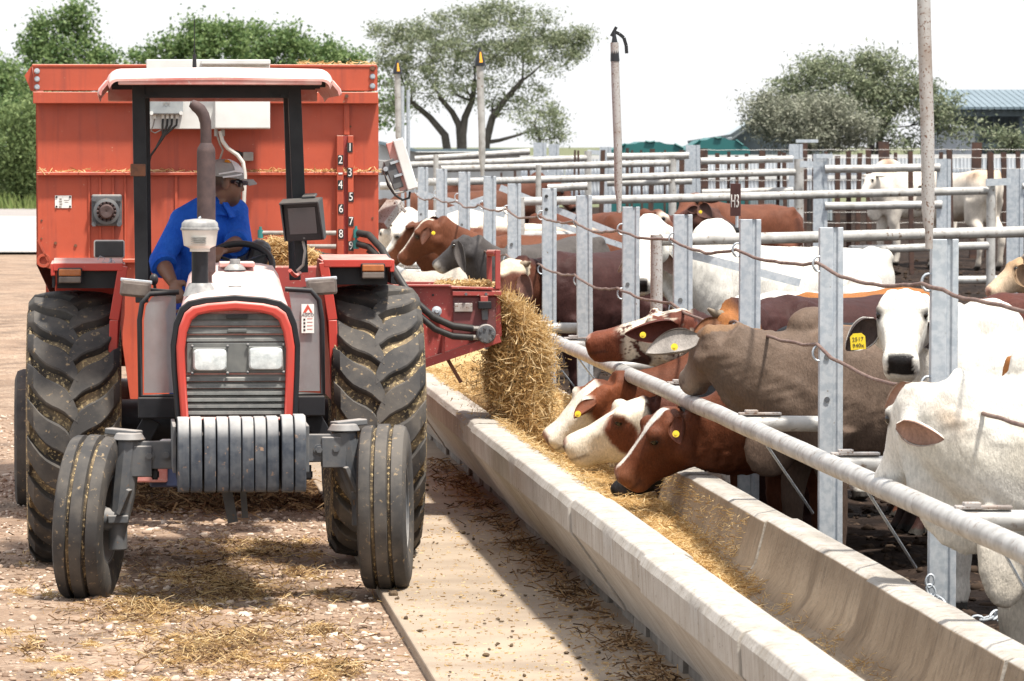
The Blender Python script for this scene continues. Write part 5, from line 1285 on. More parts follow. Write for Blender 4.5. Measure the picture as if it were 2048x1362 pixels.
MB().tube([W(*p_) for p_ in ((768, 344, .09), (778, 366, .08), (790, 386, .08), (806, 384, .08), (817, 378, .08))], .006, 6).build('panel_cable', M['hose_grey'], WG, 60)
MB().bar(W(757, 452, .2), W(792, 405, .3), .12, .05).bar(W(790, 402, .25), W(812, 424, .25), .02, .02).build('auger_arm', M['rustpipe'], WG, 0, .004)
# wheels, axle, drawbar
tw = [(.20, -.10), (.27, -.125), (.36, -.13), (.405, -.115), (.418, -.08), (.42, 0), (.418, .08), (.405, .115), (.36, .13), (.27, .125), (.20, .10)]
for px, nm in ((74, 0), (690, 1)):
    p = W(px, 900, 1.25)
    o = MB().lathe(tw, (0, 0, 0), 'x', 48).build('wagon_tyre', M['rubber'], WG, 40, loc=(p.x, 1.25, .41))
    MB().lathe([(.21, -.09), (.19, -.05), (.1, -.03), (.02, -.03)], (0, 0, 0), 'x', 28).lathe([(.21, .09), (.19, .05), (.1, .03), (.02, .03)], (0, 0, 0), 'x', 28).build('wagon_rim', M['chute'], o, 40)
MB().cyl((W(60, 900, 1.25).x, 1.25, .41), (W(700, 900, 1.25).x, 1.25, .41), .06, n=12).build('wagon_axle', M['black'], WG, 40)
xm = W(440, 900, -.8).x
MB().bar((xm - .35, .05, .62), (xm + .03, -1.7, .52), .1, .14).bar((xm + .35, .05, .62), (xm + .03, -1.7, .52), .1, .14).build('drawbar', M['chute'], WG, 0, .01)
MB().tube([(xm, -2.0, .62), (xm, .1, .72)], .045, 12).build('drive_shaft', M['black'], WG, 60)
a, b = W(300, 975, -.2), W(385, 905, -.2); MB().bx(a.x, b.x, -.2, .0, a.z, b.z).build('jack_plate', pm('navy_paint', (.02, .03, .07), rough=.5), WG, 0, .01)
a, b = W(270, 965, -.25), W(335, 905, -.25); MB().bx(a.x, b.x, -.25, -.1, a.z, b.z).build('pale_guard', M['redfade'], WG, 0, .01)
# discharge chute to the right, over the trough
YQ = -.45
ch = [(785, 570), (900, 571), (1000, 577), (1004, 672), (900, 716), (845, 733), (790, 737)]
pts = [W(x, y, YQ) for x, y in ch]
MB().py([(p.x, p.z) for p in pts], YQ, YQ + .015).build('chute_side', M['chute'], WG, 0, .003)
MB().py([(p.x, p.z) for p in pts], YQ + .75, YQ + .765).build('chute_side', M['chute'], WG, 0, .003)
a, b = W(640, 640, YQ), W(792, 585, YQ); MB().bx(a.x, b.x, YQ + .05, YQ + .7, a.z, b.z).build('chute_throat', M['chute'], WG, 0, .006)
wb_ = lambda *a, **k: wbox(*a, **k)
c0, c1 = W(792, 728, YQ), W(1000, 668, YQ)
MB().bar((c0.x, YQ + .38, c0.z + .05), (c1.x, YQ + .38, c1.z + .05), .72, .05).build('conveyor_bed', M['black'], WG, 0)
MB().bar(W(845, 728, YQ - .03), W(1000, 676, YQ - .03), .03, .05).build('chute_lower_rail', M['chute'], WG, 0, .004)
MB().bar(W(785, 571, YQ - .02), W(902, 571, YQ - .02), .04, .012).bar(W(902, 575, YQ - .02), W(985, 577, YQ - .02), .05, .014).build('chute_top_flange', M['chute'], WG, 0, .003)
wbox('chute_cross_plate', 905, 582, 1003, 592, YQ - .04, YQ + .0, M['chute'], .004)
wbox('bearing_plate', 909, 606, 945, 624, YQ - .03, YQ - .0, M['rustpipe'], .004)
wbox('chute_panel', 906, 594, 992, 668, YQ - .012, YQ - .001, pm('weathered_chute_panel', (.17, .045, .045), (.11, .04, .04), 8, rough=.5, bs=.1, spots=(.36, .22, .2), sscale=40, slo=.62, shi=.7), .003)
for px, py in ((932, 588), (972, 588)): p = W(px, py, YQ - .04); MB().cyl(p, p + Vector((0, -.012, 0)), .009, n=6).build('chute_bolt', M['iron'], WG, 30)
wbox('motor_bracket', 961, 592, 976, 605, YQ - .06, YQ - .02, M['chute'], .003); wbox('motor_block', 957, 603, 983, 618, YQ - .09, YQ - .02, M['black'], .004)
p = W(969, 617, YQ - .05); p2 = W(970, 640, YQ - .05); MB().bar(p, p2, .035, .03).build('motor_neck', M['iron'], WG, 0, .006)
c = W(971, 667, YQ - .03)
m = MB().lathe([(.055, .03), (.055, -.06), (.05, -.075), (.02, -.078), (.001, -.078)], c, 'y', 28)
for t in np.linspace(0, 2 * math.pi, 7, endpoint=False): q = c + Vector((.038 * math.cos(t), -.075, .038 * math.sin(t))); m.cyl(q, q + Vector((0, -.012, 0)), .0085, n=6)
m.build('hydraulic_motor', M['iron'], WG, 35)
for py in (657, 675): MB().cyl(W(930, py - 1, YQ - .05), W(958, py, YQ - .05), .015, n=8).build('hose_fitting', M['hose_grey'], WG, 30)
c = W(873, 622, YQ - .01); MB().lathe([(.028, 0), (.028, -.03), (.016, -.034), (.010, -.05), (.001, -.05)], c, 'y', 20).build('pivot_boss', M['galv'], WG, 35)
MB().bar(W(876, 626, YQ - .02), W(880, 646, YQ - .02), .02, .02).build('pivot_arm', M['rust'], WG, 0)
for (x, y) in ((838, 718), (838, 696), (888, 714), (866, 590)): p = W(x, y, YQ - .002); MB().cyl(p, p + Vector((0, -.006, 0)), .007, n=6).build('chute_bolt', M['ink'], WG, 30)
wbox('chute_support', 884, 668, 890, 706, YQ - .05, YQ - .0, M['chute'], .003)
for (x0, x1, yy) in ((974, 984, YQ + .3), (991, 1001, YQ - .02)): wbox('end_post', x0, 500, x1, 578, yy, yy + .03, M['chute'], .003)
MB().tube([W(979, 506, YQ + .3), W(994, 506, YQ)], .02, 10).build('end_roller', M['chute'], WG, 60)
MB().bar(W(895, 718, YQ + .05), W(922, 765, YQ + .05), .035, .02).build('rubber_flap', M['rust'], WG, 0)
# feed riding on and pouring from the chute
qp = []
for _ in range(1500):
    p = W(rr.uniform(875, 985), rr.uniform(566, 575), YQ + rr.uniform(.05, .65)); qp.append(tuple(FW_.W(p.x, p.y, p.z + abs(rr.normal(0, .008)))))
tag(strands('chute_feed', np.array(qp), 0, .05, .005, M['strand'], seed=61), kind='stuff')
# falling curtain: volume from the lip to the heap
lo, hi = [], []
rows = [(588, 996, 1008), (605, 1000, 1034), (625, 1003, 1054), (648, 1004, 1078), (672, 1000, 1092), (700, 985, 1096), (730, 976, 1094), (765, 974, 1095), (810, 992, 1094), (860, 1012, 1098), (930, 1040, 1112)]
rings = []
for (y, x0, x1) in rows:
    ring = []; n = 26
    for k in range(n):
        t = 2 * math.pi * k / n
        px = (x0 + x1) / 2 + (x1 - x0) / 2 * math.cos(t) * .92; dep = YQ + .30 + .30 * math.sin(t) * (1 if math.sin(t) > 0 else .9)
        p = W(px + 9 * mnoise.noise(Vector((y * .05, t * 2, 1))), y + 6 * mnoise.noise(Vector((t * 2, y * .03, 2))), dep)
        p += Vector((0, .07 * mnoise.noise(Vector((px * .03, y * .03, t))), 0)); ring.append(FW_.W(*p))
    rings.append(ring)
tag(MB().loft(rings).build('falling_feed', M['feedbed'], None, 180), kind='stuff')
fq = []
ys_ = [r[0] for r in rows]; x0s = [r[1] for r in rows]; x1s = [r[2] for r in rows]
for _ in range(42000):
    y = rr.uniform(592, 930); a, b = np.interp(y, ys_, x0s), np.interp(y, ys_, x1s)
    t = rr.uniform(math.pi * .95, 2.05 * math.pi); px = (a + b) / 2 + (b - a) / 2 * math.cos(t) * (rr.uniform(.85, 1.0) + .16 * mnoise.noise(Vector((y * .06, t * 3, 4))) + abs(rr.normal(0, .03)))
    p = W(px, y, YQ + .30 + .30 * math.sin(t) * rr.uniform(.85, 1.1)); fq.append(tuple(FW_.W(*p)))
tag(strands('falling_straw', np.array(fq), 0, .055, .0032, M['strand'], seed=62, flat=.9), kind='stuff')
fq = []
for _ in range(1400):
    y = rr.uniform(600, 900); b = np.interp(y, ys_, x1s); p = W(b + abs(rr.normal(0, 14)), y, YQ + rr.uniform(0, .5)); fq.append(tuple(FW_.W(*p)))
for _ in range(500):
    y = rr.uniform(700, 880); a = np.interp(y, ys_, x0s); p = W(a - abs(rr.normal(0, 40)), y, YQ + rr.uniform(0, .5)); fq.append(tuple(FW_.W(*p)))
tag(strands('flying_chaff', np.array(fq), 0, .026, .0035, M['strand'], seed=63, flat=.9), kind='stuff')

fq = []
for _ in range(2600):
    y = rr.uniform(592, 930); a, b = np.interp(y, ys_, x0s), np.interp(y, ys_, x1s)
    t = rr.uniform(math.pi * .95, 2.05 * math.pi); px = (a + b) / 2 + (b - a) / 2 * math.cos(t) * rr.uniform(.9, 1.1)
    p = W(px, y, YQ + .30 + .33 * math.sin(t)); fq.append(tuple(FW_.W(*p)))
tag(strands('long_stalks', np.array(fq), 0, .15, .0042, M['strand'], seed=64, flat=.9, curl=.15), kind='stuff')
# ================================================================ CATTLE
def fur_mat(name='cattle_coat', wr=.35):
    m, N, Lk, B = new_mat(name)
    at = N.new('ShaderNodeAttribute'); at.attribute_name = 'coat'
    v = coords(N, Lk, rnd=False)
    k = rng(N, Lk, nz(N, Lk, v, 6, 6), .25, .75, .72, 1.16)
    k2 = rng(N, Lk, nz(N, Lk, coords(N, Lk, (1, 1, .35), False), 95, 4, .75), .3, .7, .74, 1.18)
    ml = N.new('ShaderNodeMath'); ml.operation = 'MULTIPLY'; Lk.new(k, ml.inputs[0]); Lk.new(k2, ml.inputs[1])
    vm = N.new('ShaderNodeVectorMath'); vm.operation = 'SCALE'; Lk.new(at.outputs['Color'], vm.inputs[0]); Lk.new(ml.outputs[0], vm.inputs['Scale'])
    Lk.new(vm.outputs[0], B.inputs['Base Color'])
    Lk.new(rng(N, Lk, at.outputs['Alpha'], 0, 1, .28, .62), B.inputs['Roughness'])
    B.inputs['Specular IOR Level'].default_value = .18
    n1 = bump(N, Lk, B, nz(N, Lk, coords(N, Lk, (9, 9, 1.3), False), 1.0, 3), wr, .035)
    bump(N, Lk, B, nz(N, Lk, coords(N, Lk, (1, 1, .4), False), 150, 3), .6, .006, n1)
    return m
M['coat'] = fur_mat()
M['eye'] = pm('wet_dark_eye', (.008, .006, .005), rough=.06, bs=0)
M['horn'] = pm('horn', (.28, .22, .15), (.12, .09, .06), 20, rough=.5, bs=.1)
WHITE, CREAM, RED, MAROON, TAUPE, BLACK, DGREY, ORANGE, TAN = (.68, .65, .59), (.60, .49, .36), (.112, .034, .0145), (.043, .0155, .0135), (.128, .088, .064), (.012, .012, .014), (.050, .046, .046), (.30, .115, .03), (.45, .30, .17)
PINK, DKNOSE = (.38, .20, .15), (.018, .016, .016)
def vnoise(p, s, seed):
    r = np.random.default_rng(seed); o = np.zeros(len(p)); a = 1.0
    for k in range(3):
        for _ in range(4):
            d = r.normal(0, 1, 3) * s * (1.9 ** k); o += a * np.sin(p @ d + r.uniform(0, 6.28))
        a *= .55
    return o / 3.2
def sring(c, side, up, w, u, v, n=22, e=2.35):
    out = []
    for k in range(n):
        t = 2 * math.pi * k / n; ct, st = math.cos(t), math.sin(t)
        out.append(c + side * (w * math.copysign(abs(ct) ** (2 / e), ct)) + up * ((u if st > 0 else v) * math.copysign(abs(st) ** (2 / e), st)))
    return out
def remesh(mb, vox, it):
    me = bpy.data.meshes.new('tmp'); me.from_pydata(mb.v, [], mb.f); finish(me, 0)
    ob = bpy.data.objects.new('tmp', me); COL.objects.link(ob)
    m = ob.modifiers.new('r', 'REMESH'); m.mode = 'VOXEL'; m.voxel_size = vox; m.use_smooth_shade = True
    s = ob.modifiers.new('s', 'SMOOTH'); s.factor = .5; s.iterations = it
    dg = bpy.context.evaluated_depsgraph_get(); dg.update()
    out = bpy.data.meshes.new_from_object(ob.evaluated_get(dg))
    bpy.data.objects.remove(ob); bpy.data.meshes.remove(me)
    return out
def ear_geo(base, tip, face, width, cup=.55):
    """leaf-shaped cupped ear; returns verts, faces, inner flag"""
    d = tip - base; ln = d.length; d.normalize()
    f = (face - d * face.dot(d)).normalized(); s = d.cross(f)
    nu, nv = 12, 8; V = []; inner = []
    for lay in (0, 1):
        for i in range(nu + 1):
            t = i / nu
            hw = width * .5 * (math.sin(math.pi * min(1, t ** .8 * .94 + .05)) ** .75) * (1 if t > .12 else .8)
            bend = math.sin(t * math.pi) * .06 * ln
            for j in range(nv + 1):
                a = math.pi * (j / nv - .5) * 1.15
                p = base + d * (t * ln) + s * (hw * math.sin(a)) - f * (hw * cup * math.cos(a) - .004) - f * (.012 * lay * (1 - t * .5)) + f * bend
                V.append(p); inner.append(1.0 if lay == 0 else 0.0)
    n1 = (nu + 1) * (nv + 1); F = []
    for lay in (0, 1):
        for i in range(nu):
            for j in range(nv):
                q = [lay * n1 + i * (nv + 1) + j, lay * n1 + i * (nv + 1) + j + 1, lay * n1 + (i + 1) * (nv + 1) + j + 1, lay * n1 + (i + 1) * (nv + 1) + j]
                F.append(q if lay == 0 else q[::-1])
    for i in range(nu):
        for j in (0, nv):
            F.append([i * (nv + 1) + j, (i + 1) * (nv + 1) + j, n1 + (i + 1) * (nv + 1) + j, n1 + i * (nv + 1) + j])
    for j in range(nv): F.append([nu * (nv + 1) + j, nu * (nv + 1) + j + 1, n1 + nu * (nv + 1) + j + 1, n1 + nu * (nv + 1) + j])
    return V, F, inner
GRP = 'cattle feeding along the trough fence'
def cow(label, Rp, Wp, Hp, Mz, body=RED, head=None, paint=None, nose=PINK, vox=.018, hump=0, dewlap=.3, ears=None, eye=True, k=1.0, tags=(), horn=None, group=GRP, roll=None, earcol=None, ring=None, ear_in=None, legs=True, face_up=None, tail=True, hd=1.0, nk=1.0, nd=.0):
    Rw, Ww, Hw, Mw = [P(*q) if not isinstance(q, Vector) else q for q in (Rp, Wp, Hp, Mz)]
    c0 = (Rw + Ww) / 2; gz_ = pen_z(c0.x, c0.y); O = Vector((c0.x, c0.y, gz_))
    Rl, Wl, H, Mu = Rw - O, Ww - O, Hw - O, Mw - O
    Z = Vector((0, 0, 1)); a = Wl - Rl; Lb = a.length; ah = Vector((a.x, a.y, 0)).normalized(); sd = ah.cross(Z)
    m = MB()
    secs = [(-.13, -.10, .26, .09), (-.06, -.03, .44, .17), (.06, .0, .54, .225), (.20, .01, .60, .25), (.40, -.015, .66, .275), (.60, -.02, .71, .285), (.80, -.015, .71, .26), (.96, -.0, .70, .225), (1.06, -.04, .63, .20), (1.13, -.12, .48, .165), (1.19, -.22, .30, .12), (1.23, -.30, .14, .06)]
    rings = []
    for (t, dz, h, w) in secs:
        p = Rl + a * t if 0 <= t <= 1 else (Rl if t < 0 else Wl) + ah * (t if t < 0 else (t - 1)) * 1.15
        top = (Rl.z + (Wl.z - Rl.z) * min(max(t, 0), 1)) + dz
        hh = h * k / 2
        rings.append(sring(Vector((p.x, p.y, top - hh)), sd, Z, w * k, hh, hh, 24, 2.25))
    m.loft(rings)
    if hump: m.ball(Wl + Z * (-.01) - ah * .04, (.20 * hump, .09, .13 * hump), 14, 10, Matrix((ah, sd, Z)).transposed())
    # hip and shoulder masses
    for s in (-1, 1):
        m.ball(Rl + a * .10 + sd * (s * .15 * k) - Z * .30, (.24 * k, .13 * k, .30 * k), 12, 8, Matrix((ah, sd, Z)).transposed())
        m.ball(Wl - ah * .06 + sd * (s * .13 * k) - Z * .36, (.19 * k, .11 * k, .34 * k), 12, 8, Matrix((ah, sd, Z)).transposed())
        m.ball(Rl + a * .03 + sd * (s * .17 * k) - Z * .06, (.07, .06, .06), 8, 6)
    # head frame
    ax = (Mu - H); Lh = ax.length; ax.normalize(); hs = Lh / .50 * hd
    hdir = Vector((ax.x, ax.y, 0)); hdir = hdir.normalized() if hdir.length > .05 else ah
    ref = face_up if face_up is not None else Z + hdir * .6
    up = (ref - ax * ref.dot(ax)).normalized()
    if roll: up = Matrix.Rotation(R(roll), 3, ax) @ up
    hsd = ax.cross(up)
    hsec = [(-.08, .060, .02, .11), (-.01, .092, .056, .15), (.08, .108, .068, .195), (.20, .114, .070, .218), (.31, .113, .068, .214), (.42, .101, .062, .194), (.54, .086, .057, .164), (.68, .074, .052, .136), (.80, .074, .052, .122), (.90, .083, .056, .116), (.965, .080, .050, .098), (1.01, .056, .030, .060)]
    m.loft([sring(H + ax * (t * Lh), hsd, up, w * hs, u * hs, v * hs, 22, 2.7) for t, w, u, v in hsec])
    eyes = []
    for s in (-1, 1):
        e = H + ax * (.325 * Lh) + hsd * (s * .093 * hs) + up * (.034 * hs); eyes.append(e)
        m.ball(e + up * .016 * hs - ax * .016 - hsd * s * .014, (.040 * hs,) * 3, 10, 8)                      # brow
        m.ball(e - up * .03 * hs + ax * .02 - hsd * s * .02, (.036 * hs,) * 3, 10, 8)
        m.ball(H + ax * (.955 * Lh) + hsd * (s * .040 * hs) + up * (.022 * hs), (.026 * hs,) * 3, 8, 6)         # nostril rims
        m.ball(H + ax * (.20 * Lh) + hsd * (s * .062 * hs) - up * (.115 * hs), (.08 * hs, .08 * hs, .08 * hs), 10, 8)   # cheeks
    # neck
    n0 = Wl + ah * .06 - Z * (.30 * k); n1 = H + ax * (.02 * Lh) - up * (.045 * hs); nl = (n1 - n0).length
    ctl = (n0 + n1) / 2 + Z * (nd if n1.z < n0.z else -.04) + ah * .05; nr = []; dr = []
    for i in range(9):
        t = i / 8; p = n0 * (1 - t) ** 2 + ctl * (2 * t * (1 - t)) + n1 * t * t
        d = ((ctl - n0) * (1 - t) + (n1 - ctl) * t).normalized()
        if abs(d.z) > .9: s_ = sd if i < 5 else hsd
        s_ = d.cross(Z); s_ = s_.normalized() if s_.length > .25 else sd; u_ = s_.cross(d)
        q = 1 - (1 - t) ** 1.4
        hv = (.29 * (1 - q) + .145 * q) * k * nk; hl = (.185 * (1 - q) + .095 * q) * k * nk
        nr.append(sring(p, s_, u_, hl, hv, hv * 1.05, 20, 2.2))
        if dewlap: dr.append(sring(p - u_ * hv * .8, s_, u_, .026, .05, hv * .22 + (.02 + .15 * dewlap * math.sin(t * 3.0)) * (1 - .75 * t), 12, 2))
    m.loft(nr)
    if dewlap: m.loft(dr)
    if dewlap >= .4: m.ball(Wl + ah * .20 - Z * .62 * k, (.16, .05, .10 + .12 * min(dewlap, 1.2)), 10, 8, Matrix((ah, sd, Z)).transposed())
    # legs
    if legs:
        for s in (-1, 1):
            f = Wl - ah * .06 + sd * (s * .135 * k); st = .05 * s
            m.tube([Vector((f.x, f.y, f.z - .52)) , Vector((f.x, f.y, .62)) + ah * .02, Vector((f.x, f.y, .40)) + ah * (.01 + st), Vector((f.x, f.y, .36)) + ah * (.01 + st), Vector((f.x, f.y, .16)) + ah * (.0 + st), Vector((f.x, f.y, .11)) + ah * (.01 + st), Vector((f.x, f.y, .06)) + ah * (.03 + st), Vector((f.x, f.y, .0)) + ah * (.05 + st)], [.14, .095, .060, .062, .040, .050, .050, .062], 12)
            h = Rl + a * .02 + sd * (s * .15 * k); st = -.05 * s
            m.tube([Vector((h.x, h.y, h.z - .42)) + ah * .10, Vector((h.x, h.y, .72)) + ah * .14, Vector((h.x, h.y, .55)) - ah * (.06 - st), Vector((h.x, h.y, .48)) - ah * (.09 - st), Vector((h.x, h.y, .18)) - ah * (.05 - st), Vector((h.x, h.y, .11)) - ah * (.04 - st), Vector((h.x, h.y, .06)) - ah * (.01 - st), Vector((h.x, h.y, 0)) + ah * (.02 + st)], [.17, .13, .068, .064, .045, .052, .050, .062], 12)
    if tail:
        tb = Rl - ah * .12 - Z * .06
        m.tube([tb + ah * .06, tb - ah * .05 - Z * .08, tb - ah * .07 - Z * .4, tb - ah * .05 - Z * .78, tb - ah * .05 - Z * .95], [.035, .028, .022, .035, .012], 8)
    me = remesh(m, vox, 4 if vox < .02 else 3)
    nv = len(me.vertices); co = np.empty(nv * 3, np.float32); me.vertices.foreach_get('co', co); co = co.reshape(-1, 3).astype(float)
    nrm = np.empty(nv * 3, np.float32); me.vertex_normals.foreach_get('vector', nrm); nrm = nrm.reshape(-1, 3)
    hx = (co - np.array(Wl)) @ np.array(ah); hq = (co - np.array(H)) @ np.array(ax) / Lh
    neckm = np.clip((hx + .15) / .25, 0, 1) * np.clip((.05 - hq) / .25, 0, 1) * np.clip((co[:, 2] - .35) / .2, 0, 1)
    fold = np.sin(hx * 62 + 3.2 * vnoise(co, 4, 77) + co[:, 2] * 9) * np.clip(.35 + vnoise(co, 5, 78), 0, 1)
    dsp = .0035 * vnoise(co, 13, 71) + .0018 * vnoise(co, 34, 72) + .0048 * fold * neckm + .010 * vnoise(co, 4.2, 73) * (hq < -.1)
    pol = np.exp(-((hq - .0) / .10) ** 2); dsp = dsp + pol * .006 * vnoise(co, 60, 74)
    co = co + nrm * dsp[:, None]; me.vertices.foreach_set('co', co.astype(np.float32).ravel())
    # painted coat
    hv = np.array(H); axn, upn, hsn = np.array(ax), np.array(up), np.array(hsd)
    q = co - hv; t = q @ axn / Lh; s = q @ hsn / hs; dd = q @ upn / hs
    hm = (t > -.10) & (t < 1.1) & (np.abs(s) < .16) & (dd > -.24) & (dd < .12)
    pr = np.array(co); along = (pr - np.array(Rl)) @ np.array(ah) / max(Lb, .1); low = pr[:, 2]
    c = np.tile(np.array(body, float), (nv, 1)); g = np.ones(nv)
    if head is not None:
        w = np.clip((t + .25 + .05 * vnoise(co, 9, 3)) / .2, 0, 1)[:, None] * ((np.abs(s) < .25) & (t < 1.2) & (dd < .2) & (dd > -.4))[:, None]; c = c * (1 - w) + np.array(head) * w
    ctx = dict(co=co, t=t, s=s, dd=dd, hm=hm, along=along, low=low, n=lambda sc, sd_: vnoise(co, sc, sd_), lat=(pr - np.array(Rl)) @ np.array(sd))
    if paint: c = paint(c, ctx)
    leg = np.clip((.42 - low) / .3, 0, 1)[:, None] * .5 * (.6 + .4 * np.clip(vnoise(co, 7, 8), -1, 1))[:, None]; c = c * (1 - leg) + np.array((.05, .035, .026)) * leg      # mud on the legs
    hoof = (low < .055)[:, None]; c = np.where(hoof, np.array((.03, .026, .022)), c)
    nm = hm & (t > .93) & (dd > -.036) & (np.abs(s) < .058); w = np.clip((t - .915) / .04, 0, 1)[:, None] * nm[:, None]
    c = c * (1 - w) + np.array(nose) * w; g = np.where(nm & (t > .95), .15, g)
    for s0 in (-1, 1):
        e = np.exp(-(((t - .985) / .032) ** 2 + ((s - s0 * .043) / .015) ** 2 + ((dd - .022) / .02) ** 2))[:, None]; c = c * (1 - np.clip(e * 1.4, 0, 1)) + np.array((.012, .008, .007)) * np.clip(e * 1.4, 0, 1)
    ml = np.exp(-(((dd + .036 + .05 * (.97 - t)) / .009) ** 2))[:, None] * (hm & (t > .80) & (t < 1.0))[:, None]; c = c * (1 - .6 * ml) + np.array((.04, .02, .016)) * .6 * ml
    if eye:
        for e in eyes:
            dist = np.linalg.norm((co - np.array(e)) * 1.0, axis=1) / hs; w = np.clip((.044 - dist) / .018, 0, 1)[:, None] * .85; c = c * (1 - w) + np.array(ring if ring else (.03, .017, .012)) * w
    # ears (same mesh, thin shells)
    cols = [np.concatenate([c, g[:, None]], 1)]; EV, EF = [], []; off = nv; ear_info = []
    if ears is None:
        ears = [(None, None, None)] * 2
    for i, ed in enumerate(ears):
        if ed is False: continue
        s0 = -1 if i == 0 else 1
        bse = H + ax * (.06 * Lh) + hsd * (s0 * .088 * hs) + up * (.005 * hs)
        if ed[0] is None:
            tip = bse + (hsd * s0 * .85 - ax * .30 - up * .25).normalized() * (.21 * hs); face = (ax * .6 - up * .5 + hsd * s0 * .1); wd = .12 * hs
        else:
            tip = P(*ed[0]) - O; face = Vector(ed[1]); wd = ed[2]
            if len(ed) > 3: bse = P(*ed[3]) - O
        V_, F_, inn = ear_geo(bse, tip, face, wd); EV += V_; EF += [[x + off for x in f] for f in F_]; off += len(V_)
        oc = np.array(earcol if earcol is not None else (head if head is not None else body)); ic = np.array(ear_in) if ear_in is not None else (oc * .55 + np.array((.10, .055, .045)) * .45)
        ii = np.array(inn)[:, None]; vv = np.array([tuple(x) for x in V_]); nn = (.85 + .2 * vnoise(vv, 30, 4))[:, None]
        cols.append(np.concatenate([(oc * (1 - ii) + ic * ii) * nn, np.ones((len(V_), 1))], 1)); ear_info.append((bse, tip, face, i))
    if EV:
        bmv = [tuple(v.co) for v in me.vertices]; fc = [tuple(p.vertices) for p in me.polygons]
        me2 = bpy.data.meshes.new('cow'); me2.from_pydata(bmv + [tuple(x) for x in EV], [], fc + EF); bpy.data.meshes.remove(me); me = me2
    allc = np.concatenate(cols, 0).astype(np.float32)
    at = me.attributes.new('coat', 'FLOAT_COLOR', 'POINT'); at.data.foreach_set('color', allc.ravel())
    me.materials.clear(); me.materials.append(M['coat']); me.shade_smooth(); me.name = 'cow'
    o = tag(link('cow', me, None, O), label, 'cow', group)
    if eye:
        for i, e in enumerate(eyes):
            MB().ball((0, 0, 0), (.026 * hs,) * 3, 14, 10).build('eye', M['eye'], o, 180, loc=e - hsd * ((-1) ** i * -1) * .004 * hs)
    if horn:
        for s0 in horn if isinstance(horn, tuple) else (-1, 1):
            b = H + ax * (.02 * Lh) + hsd * (s0 * .08 * hs) + up * (.035 * hs)
            MB().tube([b - hsd * s0 * .03, b + hsd * s0 * .02 + up * .015, b + hsd * s0 * .045 + up * .05 - ax * .01], [.026, .022, .008], 10).build('horn', M['horn'], o, 60)
    for (px, py, d, kind) in tags:
        p = P(px, py, d) - O; f = Vector((-.1, -1, .15)).normalized(); u1, u2 = basis(f)
        if kind == 'disc':
            tg = MB().cyl(p, p + f * .008, .0175, n=20).cyl(p + f * .008, p + f * .012, .007, n=12).build('ear_tag', M['yellow'], o, 30)
        else:
            s = .034
            poly = [(-s, -s * 1.0), (s, -s * 1.0), (s, s * .7), (s * .55, s * 1.15), (-s * .55, s * 1.15), (-s, s * .7)]
            tg = link('ear_tag', MB().py(poly, 0, .004).mesh('ear_tag', M['yellow'], 0), o, p, (0, R(-4), 0))
            text('tag_number', '2517', .026, M['ink'], tg, (0, -.0015, .012), depth=.0005); text('tag_number', '940x', .026, M['ink'], tg, (0, -.0015, -.016), depth=.0005)
    return o
sm = lambda x, a, b: np.clip((x - a) / (b - a), 0, 1)
def blend(c, w, col): w = np.clip(w, 0, 1)[:, None]; return c * (1 - w) + np.array(col) * w
DIRT = (.10, .085, .06)
# --- white drooping-ear cow at the lower right, its head turned down and away
def pa(c, x):
    c = blend(c, sm(x['n'](5, 1), .35, .9) * .35, (.50, .42, .28)); c = blend(c, sm(-x['t'] * .0 + x['low'], .9, .5) * .45, (.50, .40, .27))
    c = blend(c, np.exp(-((x['t'] + .02) / .10) ** 2) * np.exp(-(x['s'] / .06) ** 2) * .6, (.42, .28, .16))
    return blend(c, (x['along'] < 1.02) * (x['low'] < .62) * sm(x['n'](9, 2), -.4, .3) * .7, (.07, .06, .05))
cow('white zebu cow at the right edge, head turned down and away, pink inner ear showing', (2560, 752, 19.9), (2085, 728, 19.0), (1846, 782, 18.95), (1778, 975, 19.15), WHITE, None, pa, DKNOSE, .013, 1.1, 1.9,
    [((1888, 878, 18.72), (-.25, -.75, -.45), .105, (1792, 852, 18.80)), ((1772, 816, 19.2), (-.5, -.7, .3), .075, (1822, 768, 19.08))], True, 1.1, ear_in=(.40, .24, .18), nk=1.08)
# --- white zebu cow looking straight at the camera
def pb(c, x):
    c = blend(c, (x['hm']) * np.exp(-((x['s'] / .05) ** 2 + ((x['t'] - .93) / .10) ** 2)) * (x['dd'] > .0) * .0, DKNOSE)
    c = blend(c, sm(x['n'](6, 5), .1, .5) * (x['along'] < .75) * sm(x['low'], 1.25, .95) * .75, DIRT)
    return blend(c, sm(x['n'](24, 6), .62, .8) * x['hm'] * .5, (.25, .2, .15))
cow('white zebu cow staring at the camera with black nose and square yellow ear tag', (2260, 690, 23.4), (1960, 655, 22.9), (1806, 598, 22.6), (1801, 735, 22.18), WHITE, None, pb, DKNOSE, .014, 1.1, .9,
    [((1692, 700, 22.5), (.15, -.9, -.4), .14, (1752, 640, 22.5)), ((1908, 706, 22.5), (-.15, -.9, -.4), .14)], tags=[(1716, 684, 22.38, 'square')], ear_in=(.10, .075, .07), ring=(.012, .01, .01))
